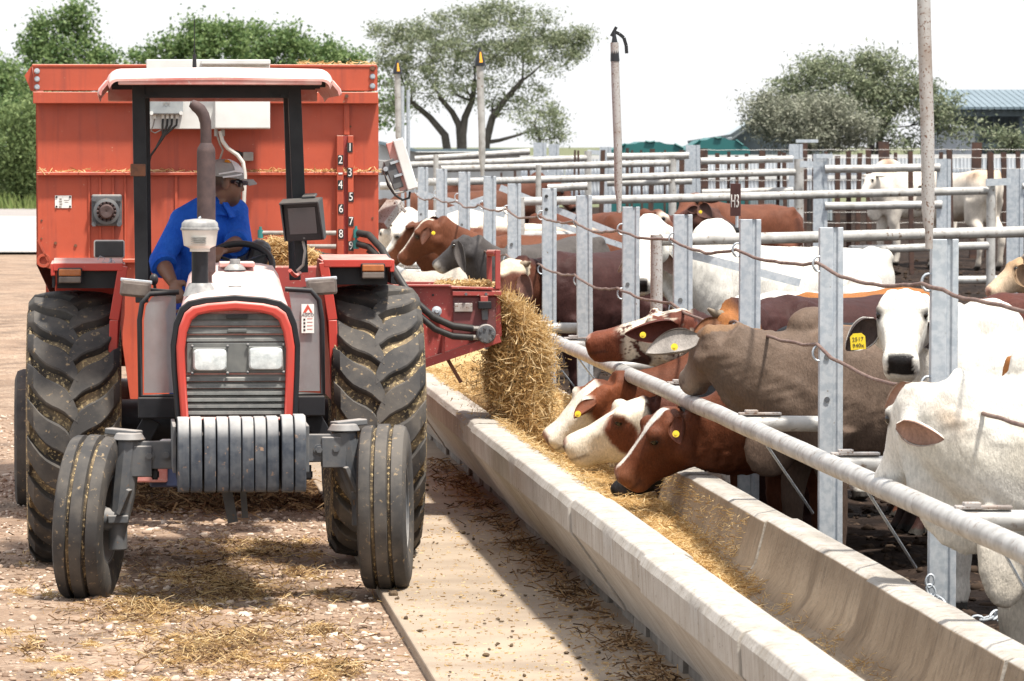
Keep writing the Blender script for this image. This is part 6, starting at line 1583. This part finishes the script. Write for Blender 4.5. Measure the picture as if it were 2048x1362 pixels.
# --- taupe zebu cow filling the middle right
def pc_(c, x):
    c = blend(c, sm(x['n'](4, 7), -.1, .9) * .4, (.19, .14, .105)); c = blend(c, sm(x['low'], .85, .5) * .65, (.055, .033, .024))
    c = blend(c, np.exp(-((x['t'] - .80) / .25) ** 2) * x['hm'] * .5, (.36, .31, .26)); return blend(c, np.exp(-((x['t'] + .05) / .10) ** 2) * (x['dd'] > -.02) * .5, (.30, .16, .07))
cow('big taupe-grey zebu cow with muzzle turned away and round yellow tag in its outstretched ear', (2040, 640, 25.6), (1612, 646, 25.05), (1436, 664, 24.95), (1380, 766, 25.3), TAUPE, None, pc_, DKNOSE, .014, .7, .45,
    [((1292, 706, 24.6), (-.15, -.85, .35), .135, (1396, 672, 24.8)), False], tags=[(1349, 694, 24.62, 'disc')], earcol=(.24, .20, .17), ear_in=(.30, .27, .245))
# --- red cow with a white blaze feeding in front
def pd(c, x):
    bl = np.exp(-((x['s'] - .005) / (.020 + .02 * (x['t'] < .35))) ** 2) * sm(x['t'], -.1, .05) * sm(x['t'], .98, .85) * (x['dd'] > .0)
    c = blend(c, sm(bl + .10 * x['n'](30, 2), .42, .58), WHITE); c = blend(c, x['hm'] * sm(x['t'], .72, .92) * .35, (.34, .15, .08)); return blend(c, sm(x['t'], -.3, -1.0) * .45, (.07, .022, .014))
cow('red-brown cow with a white blaze lowering its muzzle over the trough, the lowest head', (1990, 670, 26.0), (1580, 690, 25.45), (1350, 834, 25.35), (1242, 962, 25.4), RED, None, pd, (.30, .14, .10), .013, 0, .15,
    [((1362, 888, 25.0), (-.55, -.8, .1), .10, (1352, 836, 25.12)), ((1365, 830, 25.6), (-.5, -.5, .3), .09)], tags=[(1352, 868, 24.97, 'disc')], ring=(.06, .022, .012), hd=1.32, nk=1.05, nd=-.16, roll=-24, ear_in=(.11, .035, .018))
# --- white-faced cow with a brown eye patch
def pe(c, x):
    w = sm(x['t'] + .10 * x['n'](14, 3) * .6, -.02, .04); c = blend(c, w * (np.abs(x['s']) < .2), (.68, .60, .48))
    for s0 in (-1, 1): c = blend(c, sm(.105 - np.sqrt(((x['t'] - .36) * .62) ** 2 + ((x['dd'] + .035) * .95) ** 2) + .012 * x['n'](26, 5), -.012, .012) * (x['s'] * s0 > .03), (.16, .05, .025))
    return blend(c, sm(x['t'] + .05 * x['n'](20, 3), .0, -.02) * (x['t'] > -.5), (.10, .03, .018))
cow('white-faced cow with a round brown eye patch, mouth just over the trough straw', (1830, 660, 27.5), (1530, 668, 27.1), (1300, 818, 27.0), (1132, 900, 27.05), MAROON, None, pe, (.45, .30, .24), .013, 0, .15,
    [((1322, 882, 26.75), (-.6, -.7, .1), .11, (1292, 832, 26.82)), ((1330, 790, 27.3), (-.5, -.5, .3), .1)], earcol=(.10, .03, .018), ring=(.10, .04, .025), hd=1.14, nk=1.0, nd=-.14, roll=-14)
# --- white-faced cow with brown cheek, furthest left at the straw
def pf(c, x):
    w = sm(x['t'] + .04 * x['n'](16, 4), -.02, .05) * (np.abs(x['s']) < .2); c = blend(c, w, (.68, .62, .52))
    ck = sm(.21 - np.sqrt(((x['t'] - .10) * .55) ** 2 + ((x['dd'] + .10) * .9) ** 2) + .03 * x['n'](16, 9), .02, .06) * (np.abs(x['s']) > .045); return blend(c, ck, (.17, .05, .02))
cow('white-faced cow with a brown cheek and round tag, nose in the falling straw', (1800, 640, 28.8), (1490, 655, 28.5), (1208, 776, 28.2), (1096, 884, 28.2), RED, None, pf, (.30, .17, .13), .014, 0, .15,
    [((1148, 836, 27.85), (-.5, -.8, 0), .085, (1190, 800, 28.0)), False], tags=[(1156, 828, 27.8, 'disc')], hd=1.15, nk=1.0, nd=-.14, roll=-26, earcol=(.17, .05, .02), ear_in=(.17, .055, .025))
# --- black cow reaching down into the trough
cow('black cow with its head deep in the trough under the other muzzles', (1900, 632, 26.7), (1590, 640, 26.25), (1330, 905, 26.25), (1225, 985, 26.3), BLACK, (.010, .010, .012), None, DKNOSE, .016, 0, .3, [((1318, 990, 26.2), (-.5, -.8, .1), .10), False])
# --- spotted red and white cow lifting its head over the rail
def pg(c, x):
    sp = x['n'](11, 21); w = sm(x['t'], -.08, .0) * sm(x['t'] + .06 * sp, .72, .62) * (np.abs(x['s']) < .25); c = blend(c, w * sm(sp + 3 * x['dd'], -.95, -.75), (.64, .56, .45))
    c = blend(c, x['hm'] * sm(x['n'](46, 22), .42, .55) * (x['dd'] < -.02), (.07, .022, .016)); c = blend(c, x['hm'] * sm(x['n'](60, 29), .5, .62), (.07, .022, .016)); c = blend(c, x['hm'] * sm(x['n'](17, 23), .45, .6) * (x['dd'] > -.03), (.12, .035, .02))
    return blend(c, sm(x['t'], .62, .72) * x['hm'] * sm(x['n'](9, 25), -1.3, -.9), (.17, .05, .025))
cow('red and white speckled cow holding its head level over the rail', (1830, 610, 29.6), (1540, 622, 29.1), (1372, 642, 28.65), (1174, 688, 28.75), MAROON, None, pg, (.42, .25, .19), .013, 0, .4,
    [((1250, 668, 28.2), (-.25, -.9, -.25), .135, (1358, 655, 28.35)), False], tags=[(1286, 670, 28.12, 'disc')], earcol=(.13, .035, .022), ear_in=(.12, .035, .024), hd=.93, roll=-12)
# --- orange-brown cow tucked behind the taupe one
cow('maroon cow whose orange-brown curly poll shows just above the taupe cow', (1830, 592, 27.6), (1560, 588, 27.0), (1455, 632, 26.5), (1398, 740, 26.6), MAROON, (.27, .105, .032), None, DKNOSE, .016, 0, .2, [((1380, 690, 26.2), (-.3, -.9, 0), .10), ((1480, 640, 26.6), (-.3, -.6, .3), .08)], horn=(-1,), earcol=(.27, .105, .032))
cow('orange cow showing only a strip of its back above the maroon one', (1850, 574, 28.9), (1600, 584, 28.4), (1520, 700, 28.2), (1480, 800, 28.2), ORANGE, None, None, DKNOSE, .022, 0, .2)
# --- white cow with a long level back
cow('white cow standing side-on behind the orange-brown back, only its level back showing', (1505, 590, 31.0), (1740, 566, 30.4), (1900, 610, 30.2), (1960, 720, 30.1), WHITE, None, None, DKNOSE, .02, .5, .5)
# --- big white zebu looking over the fence
def ph(c, x):
    c = blend(c, sm(x['n'](7, 31), .1, .6) * (x['along'] < .28) * sm(x['low'], 1.5, 1.2) * .7, (.22, .2, .17)); return blend(c, sm(x['low'], 1.0, .6) * .4, (.40, .33, .26))
cow('big white zebu facing us over the fence with a black nose beside the rusty upright', (1735, 500, 36.6), (1420, 478, 35.1), (1292, 452, 34.0), (1276, 575, 33.6), WHITE, None, ph, DKNOSE, .018, 1.2, .9,
    [((1236, 545, 33.9), (-.2, -.9, -.2), .13), ((1372, 560, 34.2), (.1, -.9, -.2), .13)], k=1.08, ear_in=(.38, .25, .2), hd=1.0)
# --- maroon cow with white poll
def pi_(c, x): return blend(c, sm(x['n'](12, 41) * .3 + 1 - np.abs(x['t'] - .06) * 5, .0, .3) * (x['dd'] > -.05) * x['hm'], (.62, .52, .38))
cow('dark maroon cow with a pale hairy poll at the end of the discharge chute', (1290, 500, 39.2), (1110, 502, 38.6), (1030, 528, 38.2), (1004, 640, 38.0), MAROON, (.10, .035, .02), pi_, DKNOSE, .02, 0, .3, [((1064, 600, 37.8), (-.3, -.9, 0), .14, (1040, 552, 38.0)), False], horn=(-1,), roll=-18, hd=1.1)
# --- heads near the wagon
def pj(c, x): return blend(c, x['hm'] * sm(x['t'], .80, .95) * (x['dd'] < .03) * .8, (.45, .42, .38))
cow('dark grey zebu cow with a pale muzzle and hanging ear left of the chute end', (1180, 470, 44.4), (1020, 490, 43.9), (935, 478, 43.6), (868, 535, 43.6), (.075, .065, .06), (.055, .05, .05), pj, (.02, .02, .02), .02, .3, .5, [((930, 545, 43.3), (-.4, -.9, 0), .10, (915, 482, 43.45)), False], hd=1.15, ear_in=(.07, .06, .055))
def pk(c, x):
    bl = np.exp(-((x['s'] - .0) / .035) ** 2) * sm(x['t'], -.3, 0) * sm(x['t'], .95, .8) * (x['dd'] > -.0); return blend(c, sm(bl + .1 * x['n'](20, 3), .4, .6), (.62, .54, .44))
cow('red cow with a pale forehead stripe and round tag beside the wagon', (1240, 462, 47.2), (1000, 468, 46.7), (862, 446, 46.4), (800, 522, 46.5), (.125, .042, .02), None, pk, (.32, .16, .10), .02, 0, .3, [((845, 490, 46.1), (-.4, -.9, 0), .10, (858, 455, 46.2)), ((880, 440, 46.6), (0, -.9, .2), .09)], tags=[(867, 466, 46.0, 'disc')], roll=-24, hd=1.1, ear_in=(.10, .035, .018))
cow('red cow with a white face edge, half hidden behind the red wagon corner', (1060, 450, 50.2), (900, 452, 49.7), (822, 450, 49.4), (758, 535, 49.4), (.125, .043, .02), None, lambda c, x: blend(c, sm(x['dd'] + .015 * x['n'](18, 5), .012, .03) * x['hm'], WHITE), (.3, .16, .1), .022, 0, .3)
cow('pale grey cow with its head low behind the discharge chute', (1050, 520, 45.9), (930, 528, 45.6), (790, 560, 45.4), (725, 640, 45.3), (.42, .37, .31), None, None, DKNOSE, .022, 0, .4)
# --- backs and heads in the middle pens
cow('red cow with a broad cream back line behind the maroon cow', (1260, 452, 50.8), (985, 440, 49.8), (930, 500, 49.5), (890, 570, 49.4), (.12, .04, .02), None, lambda c, x: blend(c, sm(x['low'] + .03 * x['n'](4, 3), 1.20, 1.27) * (x['along'] < 1.1), (.66, .57, .46)), PINK, .026, .4, .3)
cow('white cow standing side-on just right of the antenna panel', (990, 412, 57.6), (812, 420, 56.6), (775, 450, 56.4), (750, 510, 56.4), (.68, .62, .54), None, None, DKNOSE, .028, .4, .3)
cow('red and white faced cow turned to the right between the streamer pole and its post', (1090, 425, 51.6), (1250, 424, 50.6), (1312, 424, 50.4), (1362, 476, 50.3), (.115, .037, .018), None, lambda c, x: blend(c, np.exp(-((x['t'] - .25) / .12) ** 2) * x['hm'] * (x['dd'] > -.08), (.66, .58, .48)), PINK, .024, 0, .3)
cow('dark brown cow with black muzzle and yellow tag facing right beside the number sign', (1160, 440, 53.6), (1335, 428, 52.6), (1402, 418, 52.2), (1474, 466, 52.0), (.10, .032, .02), (.075, .03, .02), lambda c, x: blend(c, x['hm'] * sm(x['t'], .62, .85), (.02, .016, .015)), DKNOSE, .022, 0, .3, [((1425, 436, 51.8), (.2, -.9, -.2), .16, (1398, 412, 52.0)), ((1375, 420, 52.2), (-.2, -.9, .2), .09)], tags=[(1401, 424, 51.6, 'disc')])
cow('red-brown cow with its curved rump towards the double galvanised gate post', (1575, 412, 56.0), (1415, 400, 55.6), (1390, 395, 55.0), (1355, 440, 54.6), (.135, .046, .024), None, lambda c, x: blend(c, np.exp(-((x['along'] + .02) / .05) ** 2) * (x['low'] < 1.2) * .7, (.05, .018, .012)), DKNOSE, .026, 0, .3, k=.95)
cow('dark red cow lying along the far rail behind the two-hole post', (900, 362, 74.0), (1080, 350, 74.6), (1120, 372, 74.4), (1150, 420, 74.2), (.10, .035, .02), None, None, DKNOSE, .035, .5, .2)
cow('rusty red cow side-on behind the brace bars near the wagon', (1010, 380, 63.5), (800, 384, 62.5), (770, 400, 62.4), (745, 450, 62.3), (.115, .042, .022), None, None, DKNOSE, .035, .2, .2)
# --- pale cows in the far pen
def pl(c, x): return blend(c, np.exp(-((x['along'] - 1.0) / .12) ** 2) * sm(x['low'], 1.3, 1.45) * .8, (.26, .14, .075))
cow('pale cow with a brown hump facing left behind the tall speckled pole', (1893, 345, 74.6), (1772, 338, 74.0), (1745, 350, 73.7), (1724, 390, 73.5), (.70, .64, .56), None, pl, (.3, .2, .16), .03, 1.3, .6)
cow('pale cow showing its tan rump beside the big gate post', (1978, 340, 71.8), (1872, 346, 73.0), (1850, 372, 73.2), (1830, 420, 73.3), (.68, .61, .52), None, lambda c, x: blend(c, sm(x['low'], 1.22, 1.36) * sm(x['along'], .5, .1) * .6, (.50, .30, .16)), DKNOSE, .035, .4, .3)
# --- right edge, middle distance
cow('tan cow with a small horn stub looking left at the right edge', (2420, 540, 31.4), (2180, 545, 30.9), (2052, 522, 30.4), (1976, 588, 30.3), TAN, None, lambda c, x: blend(c, x['hm'] * sm(x['t'], .3, .6) * .6, (.62, .5, .38)), PINK, .018, 0, .4, [((2068, 575, 30.0), (-.3, -.9, -.2), .12, (2035, 535, 30.15)), False], horn=(-1,))
cow('dark red cow showing only its back under the tan cow', (2330, 575, 28.2), (1990, 584, 27.6), (1900, 680, 27.4), (1870, 800, 27.2), (.085, .026, .018), None, None, DKNOSE, .024, 0, .3)
cow('orange cow pressing in beside the white cow at the right edge', (2540, 690, 21.6), (2150, 690, 21.35), (2075, 705, 21.3), (2030, 800, 21.2), ORANGE, None, None, PINK, .022, 0, .3, [((2022, 722, 21.1), (-.5, -.8, 0), .10), False])
# ================================================================ DRIVER
def skin_mat():
    m, N, Lk, B = new_mat('skin')
    at = N.new('ShaderNodeAttribute'); at.attribute_name = 'coat'
    Lk.new(at.outputs['Color'], B.inputs['Base Color']); B.inputs['Roughness'].default_value = .5; B.inputs['Specular IOR Level'].default_value = .4
    bump(N, Lk, B, nz(N, Lk, coords(N, Lk, rnd=False), 160, 3), .15, .003); return m
M['skin'] = skin_mat()
def cloth(name, c, c2):
    m, N, Lk, B = new_mat(name); v = coords(N, Lk, rnd=False)
    Lk.new(mixc(N, Lk, rng(N, Lk, nz(N, Lk, v, 7, 5), .35, .7), c, c2), B.inputs['Base Color']); B.inputs['Roughness'].default_value = .85; B.inputs['Specular IOR Level'].default_value = .2
    n1 = bump(N, Lk, B, nz(N, Lk, coords(N, Lk, (1, 1, .6), False), 11, 4), .8, .03); bump(N, Lk, B, nz(N, Lk, v, 260, 2), .2, .002, n1); return m
M['shirt'] = cloth('blue_work_shirt', (.008, .075, .44), (.022, .125, .55)); M['trousers'] = cloth('blue_trousers', (.008, .035, .26), (.012, .05, .33))
M['capgrey'] = cloth('grey_cap_cloth', (.27, .265, .26), (.36, .355, .35)); M['capwhite'] = cloth('white_cap_cloth', (.68, .70, .74), (.75, .76, .78)); M['caporange'] = cloth('orange_print', (.62, .27, .03), (.6, .25, .03))
M['shades'] = pm('sunglass_lens', (.012, .012, .016), rough=.12, bs=0)
pel = L(408, 612, 2.02); O = Vector((pel.x, pel.y, 1.27))
PR = thing('person', 'driver in a blue work shirt and grey-white cap looking over his shoulder at the chute', 'person', FT.W(*O), THETA)
def q(px, py, yl): return L(px, py, yl) - O
shl, shr = q(366, 442, 1.95), q(470, 424, 2.12); nk = q(436, 412, 2.03); chest = q(412, 470, 2.02); waist = q(408, 560, 2.02); hip = q(408, 618, 2.04)
ell, wrl, hnl = q(322, 522, 1.80), q(346, 566, 1.62), q(356, 590, 1.55); elr, wrr, hnr = q(481, 484, 1.86), q(447, 498, 1.62), q(436, 503, 1.55)
hc = q(448, 367, 2.0); ct = hc - Vector((0, 0, .005))
f = Vector((.96, .20, -.12)).normalized(); sdv = f.cross(Vector((0, 0, 1))).normalized(); u = sdv.cross(f)      # sdv: right of the face direction
HM = Matrix((f, sdv, u)).transposed()
def hp(a, b, c): return hc + f * a + sdv * b + u * c
kl, kr = q(360, 640, 1.45), q(452, 640, 1.45)
def body_mb(infl=0.0, part='all'):
    m = MB(); i = infl
    if part in ('all', 'torso'):
        rows = [(hip, .175, .125), (waist, .155, .115), (q(410, 515, 2.02), .165, .12), (chest, .185, .125), (q(416, 446, 2.03), .160, .105), (q(424, 422, 2.04), .10, .075)]
        ux = (shr - shl).normalized(); uy = Vector((-ux.y, ux.x, 0))
        m.loft([sring(c, ux, uy, a + i, b + i, b + i, 22, 2.3) for c, a, b in rows])
        for s in (shl, shr):
            m.ball(s, (.060 + i,) * 3, 12, 8); m.tube([nk - Vector((0, 0, .015)), nk + (s - nk) * .5 + Vector((0, 0, .012)), s + Vector((0, 0, .004))], [.06 + i, .062 + i, .056 + i], 12)
    if part in ('all', 'arms', 'torso'):
        for s, e, w in ((shl, ell, wrl), (shr, elr, wrr)):
            m.tube([s, s + (e - s) * .45, e], [.056 + i, .050 + i * 1.1, .043 + i * 1.4], 12)
            if part == 'torso': m.tube([e - (e - s) * .05, e + (w - e) * .12, e + (w - e) * .22], [.044 + i * 1.5, .044 + i * 1.8, .042 + i * 2.2], 12); m.ball(e, (.045 + i * 1.4,) * 3, 10, 8)
            else: m.ball(e, (.046,) * 3, 10, 8); m.tube([e, e + (w - e) * .4, w], [.045, .042, .027], 12)
    if part in ('all', 'legs'):
        for kx, sx in ((kl, -1), (kr, 1)):
            h = hip + Vector((.09 * sx, -.02, -.02)); an = kx + Vector((0, .02, -.40))
            m.tube([h, (h + kx) / 2, kx], [.095 + i, .085 + i, .062 + i], 12); m.tube([kx, (kx + an) / 2 + Vector((0, .02, 0)), an], [.060 + i, .056 + i, .042 + i], 12)
            if part == 'all': m.tube([an + Vector((0, .05, -.03)), an + Vector((0, -.06, -.05)), an + Vector((0, -.16, -.06))], [.04, .045, .03], 10)
    return m
m = body_mb()
m.tube([nk - Vector((0, 0, .06)), q(444, 402, 2.02), hp(-.02, 0, -.07)], [.062, .056, .055], 14)
m.ball(hp(-.012, 0, .035), (.098, .076, .088), 18, 12, HM).ball(hp(.025, 0, -.02), (.070, .062, .085), 16, 12, HM).ball(hp(.045, 0, -.075), (.048, .046, .042), 14, 10, HM)
m.ball(hp(.094, 0, -.018), (.020, .017, .014), 10, 8, HM).tube([hp(.082, 0, .018), hp(.096, 0, -.012)], [.010, .014], 8).ball(hp(.088, 0, -.052), (.014, .026, .008), 10, 6, HM).ball(hp(.086, 0, -.066), (.014, .024, .010), 10, 6, HM).ball(hp(.084, 0, .024), (.012, .045, .010), 10, 6, HM)
for s in (-1, 1): m.ball(hp(-.008, s * .080, -.006), (.021, .012, .034), 10, 8, HM)
def hand(m, wr, kn, palm_n, side):
    d = (kn - wr).normalized(); pn = (palm_n - d * palm_n.dot(d)).normalized(); s = d.cross(pn) * side
    m.ball(wr + d * .045, (.048, .040, .017), 12, 8, Matrix((d, s, pn)).transposed())
    for j, ln in enumerate((.066, .076, .070, .054)):
        b = wr + d * .08 + s * (.027 - .018 * j)
        m.tube([b - d * .03, b, b + d * ln * .45 + pn * .012, b + d * ln * .62 + pn * .036, b + d * ln * .42 + pn * .056], [.010, .0098, .0092, .0085, .007], 8)
    b = wr + d * .02 + s * .03; m.tube([b - d * .01 - s * .01, b + s * .022 + d * .012 + pn * .006, b + s * .026 + d * .04 + pn * .024, b + s * .014 + d * .062 + pn * .034], [.014, .013, .011, .008], 8)
hand(m, wrl, hnl, Vector((.5, .3, -.6)), 1); hand(m, wrr, hnr, Vector((-.2, .2, -1)), -1)
me = remesh(m, .0075, 2)
co = np.empty(len(me.vertices) * 3, np.float32); me.vertices.foreach_get('co', co); co = co.reshape(-1, 3)
qq = (co - np.array(hc)); fa, fs, fu = qq @ np.array(f), qq @ np.array(sdv), qq @ np.array(u)
c = np.tile(np.array((.19, .098, .062)), (len(co), 1)); near = np.linalg.norm(qq, axis=1) < .16
c = blend(c, near * np.exp(-((fu + .085) / .035) ** 2) * sm(fa, -.0, .05) * .75, (.022, .013, .010)); c = blend(c, near * np.exp(-(((fa - .098) / .02) ** 2 + ((fu + .056) / .009) ** 2 + (fs / .03) ** 2)) * .6, (.10, .035, .03))
c = blend(c, near * sm(fa, .0, -.03) * sm(fu, -.05, -.01) * .8, (.016, .012, .011))
at = me.attributes.new('coat', 'FLOAT_COLOR', 'POINT'); at.data.foreach_set('color', np.concatenate([c, np.ones((len(c), 1))], 1).astype(np.float32).ravel())
me.materials.clear(); me.materials.append(M['skin']); me.shade_smooth(); link('body', me, PR)
sh = remesh(body_mb(.014, 'torso').tube([nk - Vector((0, .0, .045)), nk + Vector((.004, 0, -.005)), nk + Vector((.008, 0, .018))], [.115, .082, .068], 16), .009, 3); sh.materials.clear(); sh.materials.append(M['shirt']); sh.shade_smooth(); link('shirt', sh, PR)
tr = remesh(body_mb(.012, 'legs').ball(hip, (.18, .15, .10)), .011, 3); tr.materials.clear(); tr.materials.append(M['trousers']); tr.shade_smooth(); link('trousers', tr, PR)
for e, w in ((ell, wrl), (elr, wrr)):
    c_ = e + (w - e) * .20; MB().tube([c_ - (w - e).normalized() * .022, c_ - (w - e).normalized() * .0, c_ + (w - e).normalized() * .02], [.066, .072, .066], 16).build('rolled_cuff', M['shirt'], PR, 60)
for s in (-1, 1):
    MB().bar(nk + Vector((s * .035, -.075, .02)), nk + Vector((s * .075, -.10, -.06)), .05, .010).build('collar', M['shirt'], PR, 0, .004)
# cap with brim, white front panels and straps
cm = MB(); rings = []
for j in range(8):
    ph_ = j / 7 * math.pi / 2
    rings.append([hp(-.010 + .112 * math.cos(t) * math.cos(ph_), .088 * math.sin(t) * math.cos(ph_), .032 + .095 * math.sin(ph_)) for t in np.linspace(0, 2 * math.pi, 28, endpoint=False)])
cap = cm.loft(rings).build('cap', M['capgrey'], PR, 60)
bm_ = MB(); top, bot = [], []
br = []
for i in range(9):
    t = -1 + i / 4; x0_ = .075 + .030 * (1 - t * t); x1_ = .10 + .075 * (1 - .75 * t * t)
    br.append([hp(x0_ - .01, t * .072, .036), hp(x1_ * .75 + .02, t * .074, .040 - .008 * t * t), hp(x1_, t * .07, .022 - .014 * t * t), hp(x1_ - .003, t * .069, .016 - .014 * t * t), hp(x1_ * .75 + .018, t * .072, .032 - .008 * t * t), hp(x0_ - .012, t * .07, .028)])
bm_.loft(br).build('brim', M['capgrey'], cap, 50)
def patch(nm, t0, t1, p0, p1, mat, off=.004):
    m = MB(); rs = []
    for j in range(7):
        ph_ = p0 + (p1 - p0) * j / 6
        row = [hp(-.010 + (.112 + off) * math.cos(t) * math.cos(ph_), (.088 + off) * math.sin(t) * math.cos(ph_), .032 + (.095 + off) * math.sin(ph_)) for t in np.linspace(t0, t1, 12)]
        rs.append(row + [p - (p - hp(-.01, 0, .03)).normalized() * .003 for p in reversed(row)])
    m.loft(rs).build(nm, mat, cap, 60)
patch('white_panel', -.1, 1.15, .35, 1.35, M['capwhite'])
patch('white_panel', -1.1, -.15, .3, 1.3, M['capwhite'])
patch('orange_flash', 1.3, 1.75, .9, 1.15, M['caporange'], .006)
for a0, a1 in (((1.95, .12), (1.05, .42)), ((1.75, -.02), (.75, .26))):
    pts_ = []
    for kk in range(7):
        t = a0[0] + (a1[0] - a0[0]) * kk / 6; ph_ = a0[1] + (a1[1] - a0[1]) * kk / 6
        pts_.append(hp(-.010 + .117 * math.cos(t) * math.cos(ph_), .093 * math.sin(t) * math.cos(ph_), .032 + .1 * math.sin(ph_)))
    MB().tube(pts_, .005, 6).build('white_strap', M['capwhite'], cap, 60)
for s_x, nm in ((0, 0),):
    m = MB(); rs = []
    for i in range(15):
        t = -1.35 + 2.7 * i / 14; w = .022 if abs(t) < .95 else .008
        x_, y_ = -.005 + .098 * math.cos(t), .082 * math.sin(t)
        rs.append([hp(x_, y_, .018 + w * .6), hp(x_ + .006 * math.cos(t), y_ + .006 * math.sin(t), .016), hp(x_, y_, .012 - w)])
    m.loft(rs).build('sunglasses', M['shades'], PR, 60)
